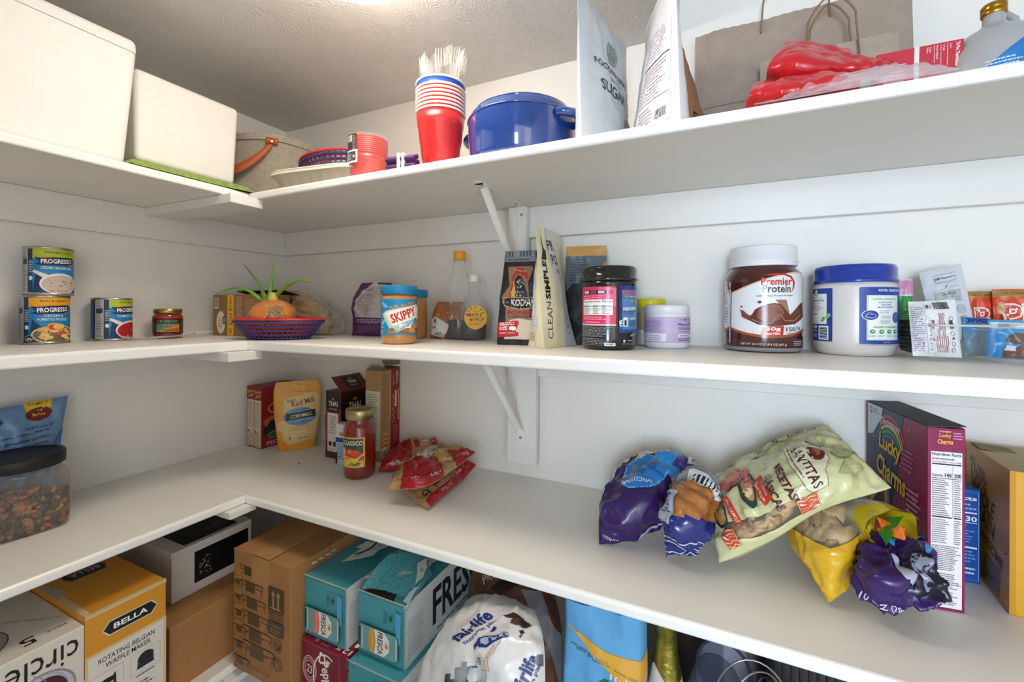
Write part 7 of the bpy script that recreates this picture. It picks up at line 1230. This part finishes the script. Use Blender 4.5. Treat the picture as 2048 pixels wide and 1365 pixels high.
# flour bag
LBL = mat('blue_paper', '#5fa4d6', .6, vary=.05, vs=14, bump=.2, bs=40)
m = MB(); fr = pouch(m, .318, lambda v: .128 - .006 * v, lambda v: .088 * (1 - .25 * v ** 3), LBL, cr=.003, cs=17, seed=18, p=6, k=30, n=30); S = gridS(fr, .128, .318)
art(m, S, tf=lambda p: (p[0], (p[1] - .279) * .6 + .284), items=[('p', [(.004, .279), (.03, .262), (.07, .243), (.1, .236), (.128, .235), (.128, .162), (.11, .168), (.085, .185), (.06, .212), (.03, .25)], '#dba53a'), ('t', '10 LB', .1, .184, .044, .014, '#f2ede2', 0, 2), ('t', 'PB 244 B7 10:51', .045, .224, .06, .005, '#46607a', -16), ('t', 'BEST IF USED BY 02/06/2025', .072, .209, .1, .005, '#5a5a3a', -18), ('p', [(.05, .15), (.07, .172), (.098, .165), (.104, .14), (.098, .105), (.07, .098), (.052, .115)], '#1f6a3a'), ('t', 'food', .077, .147, .036, .016, '#f2f6f2', 4, 2), ('t', 'club', .082, .125, .03, .016, '#f2f6f2', 4, 2), ('ln', ell(.08, .158, .012, .006, 10, 20, 160), .002, '#f2f6f2'), ('t', 'FLOUR', .07, .06, .09, .022, '#f2f6f2', 0, 2), ('p', [(.0, .0), (.02, .0), (.012, .1), (.0, .12)], '#8cc0e6')], du=.009, dv=.011, rough=.55)
art(m, plane((.0632, -.03, 0), (0, 1, 0), (0, 0, 1)), [('p', [(0, .02), (.06, .02), (.06, .17), (.0, .2)], '#c3c9d2'), ('tl', .004, .04, .056, .16, 18, '#8790a0')], e0=3e-3)
T(m, 'flour_bag', 'light blue paper bag of flour marked ten pounds beside the brown shakes', 'flour bag', (1.1525, -.316, ZL + .0004), R(2))
# sparkling wine
FOI = mat('gold_green_foil', '#a9a44a', .3, .9, vary=.2, vs=60, bump=.8, bs=120); GGL = mat('green_glass', '#16240f', .08, vary=.05, coat=.5)
t = E('wine_bottle', 'sparkling wine bottle with crinkled gold foil, right of the flour bag', 'bottle', (1.2405, -.30, ZL + .0004), R(285 + 90))
m = MB(); m.lathe([(.03, 0), (.035, .003), (.0365, .02), (.0365, .13), (.034, .16), (.026, .195), (.02, .215)], GGL, 56); P(m, 'bottle_body', t)
m = MB(); m.lathe([(.0262, .196), (.0222, .214), (.019, .235), (.0163, .262), (.0155, .283), (.0172, .286), (.0172, .31), (.0155, .32), (.002, .322)], FOI, 60); P(m, 'foil', t)
def nkS(u, v, e):
    pf = [(.0365, .13), (.034, .16), (.0266, .195), (.0226, .214), (.0192, .236), (.0163, .27)]; r = pf[-1][0]
    for (r0, z0), (r1, z1) in zip(pf, pf[1:]):
        if z0 <= v <= z1: r = r0 + (r1 - r0) * (v - z0) / (z1 - z0); break
    a = -math.pi / 2 + u / .024; return V(((r + e) * math.cos(a), (r + e) * math.sin(a), v))
m = MB(); art(m, nkS, [('p', [(-.04, .17), (.04, .17), (.04, .232), (.03, .222), (.012, .215), (-.004, .218), (-.02, .232), (-.03, .236), (-.04, .228)], '#cfcdc6'), ('e', -.014, .2, .011, .015, '#8d8f96'), ('tl', .002, .185, .03, .208, 5, '#9a9a9c'), ('e', -.014, .2, .006, .009, '#b9bac0')], du=.004, dv=.005, e0=4e-4); P(m, 'neck_label', t)
# dark brown box behind
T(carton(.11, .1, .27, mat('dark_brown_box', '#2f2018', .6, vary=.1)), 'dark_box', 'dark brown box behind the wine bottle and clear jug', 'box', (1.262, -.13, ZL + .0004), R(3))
# clear blender jug lying open towards us
SMK = film('smoky_plastic', '#9aa0b2', .12, .06, '#dcdfea', gain=.4)
t = E('blender_jug', 'smoky clear blender jug with its round rim tilted towards the front', 'jug', (1.304, -.29, .945), (R(34), R(4), R(14)))
m = MB(); m.lathe([(.026, -.12), (.028, -.118), (.0325, .06), (.034, .075)], SMK, 56, cap1=False); P(m, 'jug_body', t)
m = MB(); m.tube([(.0342 * math.cos(k * R(7.5)), .0342 * math.sin(k * R(7.5)), .0755) for k in range(48)], .0022, film('smoky_rim', '#3d4266', .6, .08), 8, True); P(m, 'rim', t)
m = MB(); m.lathe([(.029, .03), (.0305, .03), (.0305, .034), (.029, .034)], SMK, 48); P(m, 'inner_ring', t)
# wire whips
WIR = mat('bright_wire', '#b9b9bd', .2, 1., vary=0)
t = E('wire_whisk', 'bundle of curved steel whisk wires beside the clear jug', 'whisk', (1.352, -.352, .935))
for k, (ry, hh, tw, ox) in enumerate(((.052, .112, 10, 0), (.05, .098, 38, .004), (.047, .088, 66, .008), (.046, .078, -20, .012), (.05, .07, -48, .006))):
    m = MB(); m.tube([V((ry * math.cos(R(a)) * math.cos(R(tw)) + ox, ry * math.cos(R(a)) * math.sin(R(tw)), hh * math.sin(R(a)) ** .8 if a not in (0, 180) else -.12)) for a in range(0, 181, 9)], .0013, WIR, 7); P(m, 'wire_loop', t)
m = MB(); m.tube([(.004, 0, -.2), (.004, 0, -.1)], .012, mat('whisk_hub', '#2a2a2e', .4), 16); P(m, 'hub', t)
# dark appliance tray
RIBM = mat('black_plastic', '#1b1b1f', .35, vary=.06)
t = T(MB().box(-.14, -.1, 0, .14, .1, .312, RIBM, .012, 3), 'appliance_base', 'black ribbed kitchen appliance under the shelf edge at the lower right', 'appliance', (1.505, -.195, ZL + .0004), R(3))
m = MB()
for k in range(26): m.box(-.13 + .01 * k, -.104, .03, -.1265 + .01 * k, -.1, .302, RIBM)
for k in range(26): m.box(-.13 + .01 * k, -.09, .312, -.1265 + .01 * k, .09, .3145, RIBM)
P(m, 'ribs', t)
m = MB(); m.tube([(-.136, -.103, .302), (-.08, -.104, .306), (.1, -.104, .302)], .003, mat('steel_trim', '#8d8d92', .25, 1.), 8); P(m, 'steel_trim', t)
# navy bag on the floor, seen in the corner gap
m = MB(); m.lathe([(.12, 0), (.15, .01), (.16, .12), (.15, .3), (.12, .42), (.06, .455), (.004, .46)], mat('navy_fabric', '#182238', .9, vary=.25, vs=60, bump=.5, bs=120), 40, pw=3.5)
t = T(m, 'duffel_bag', 'dark navy bag on the floor under the corner of the lowest shelf', 'bag', (.50, -.56, .0005), R(20))
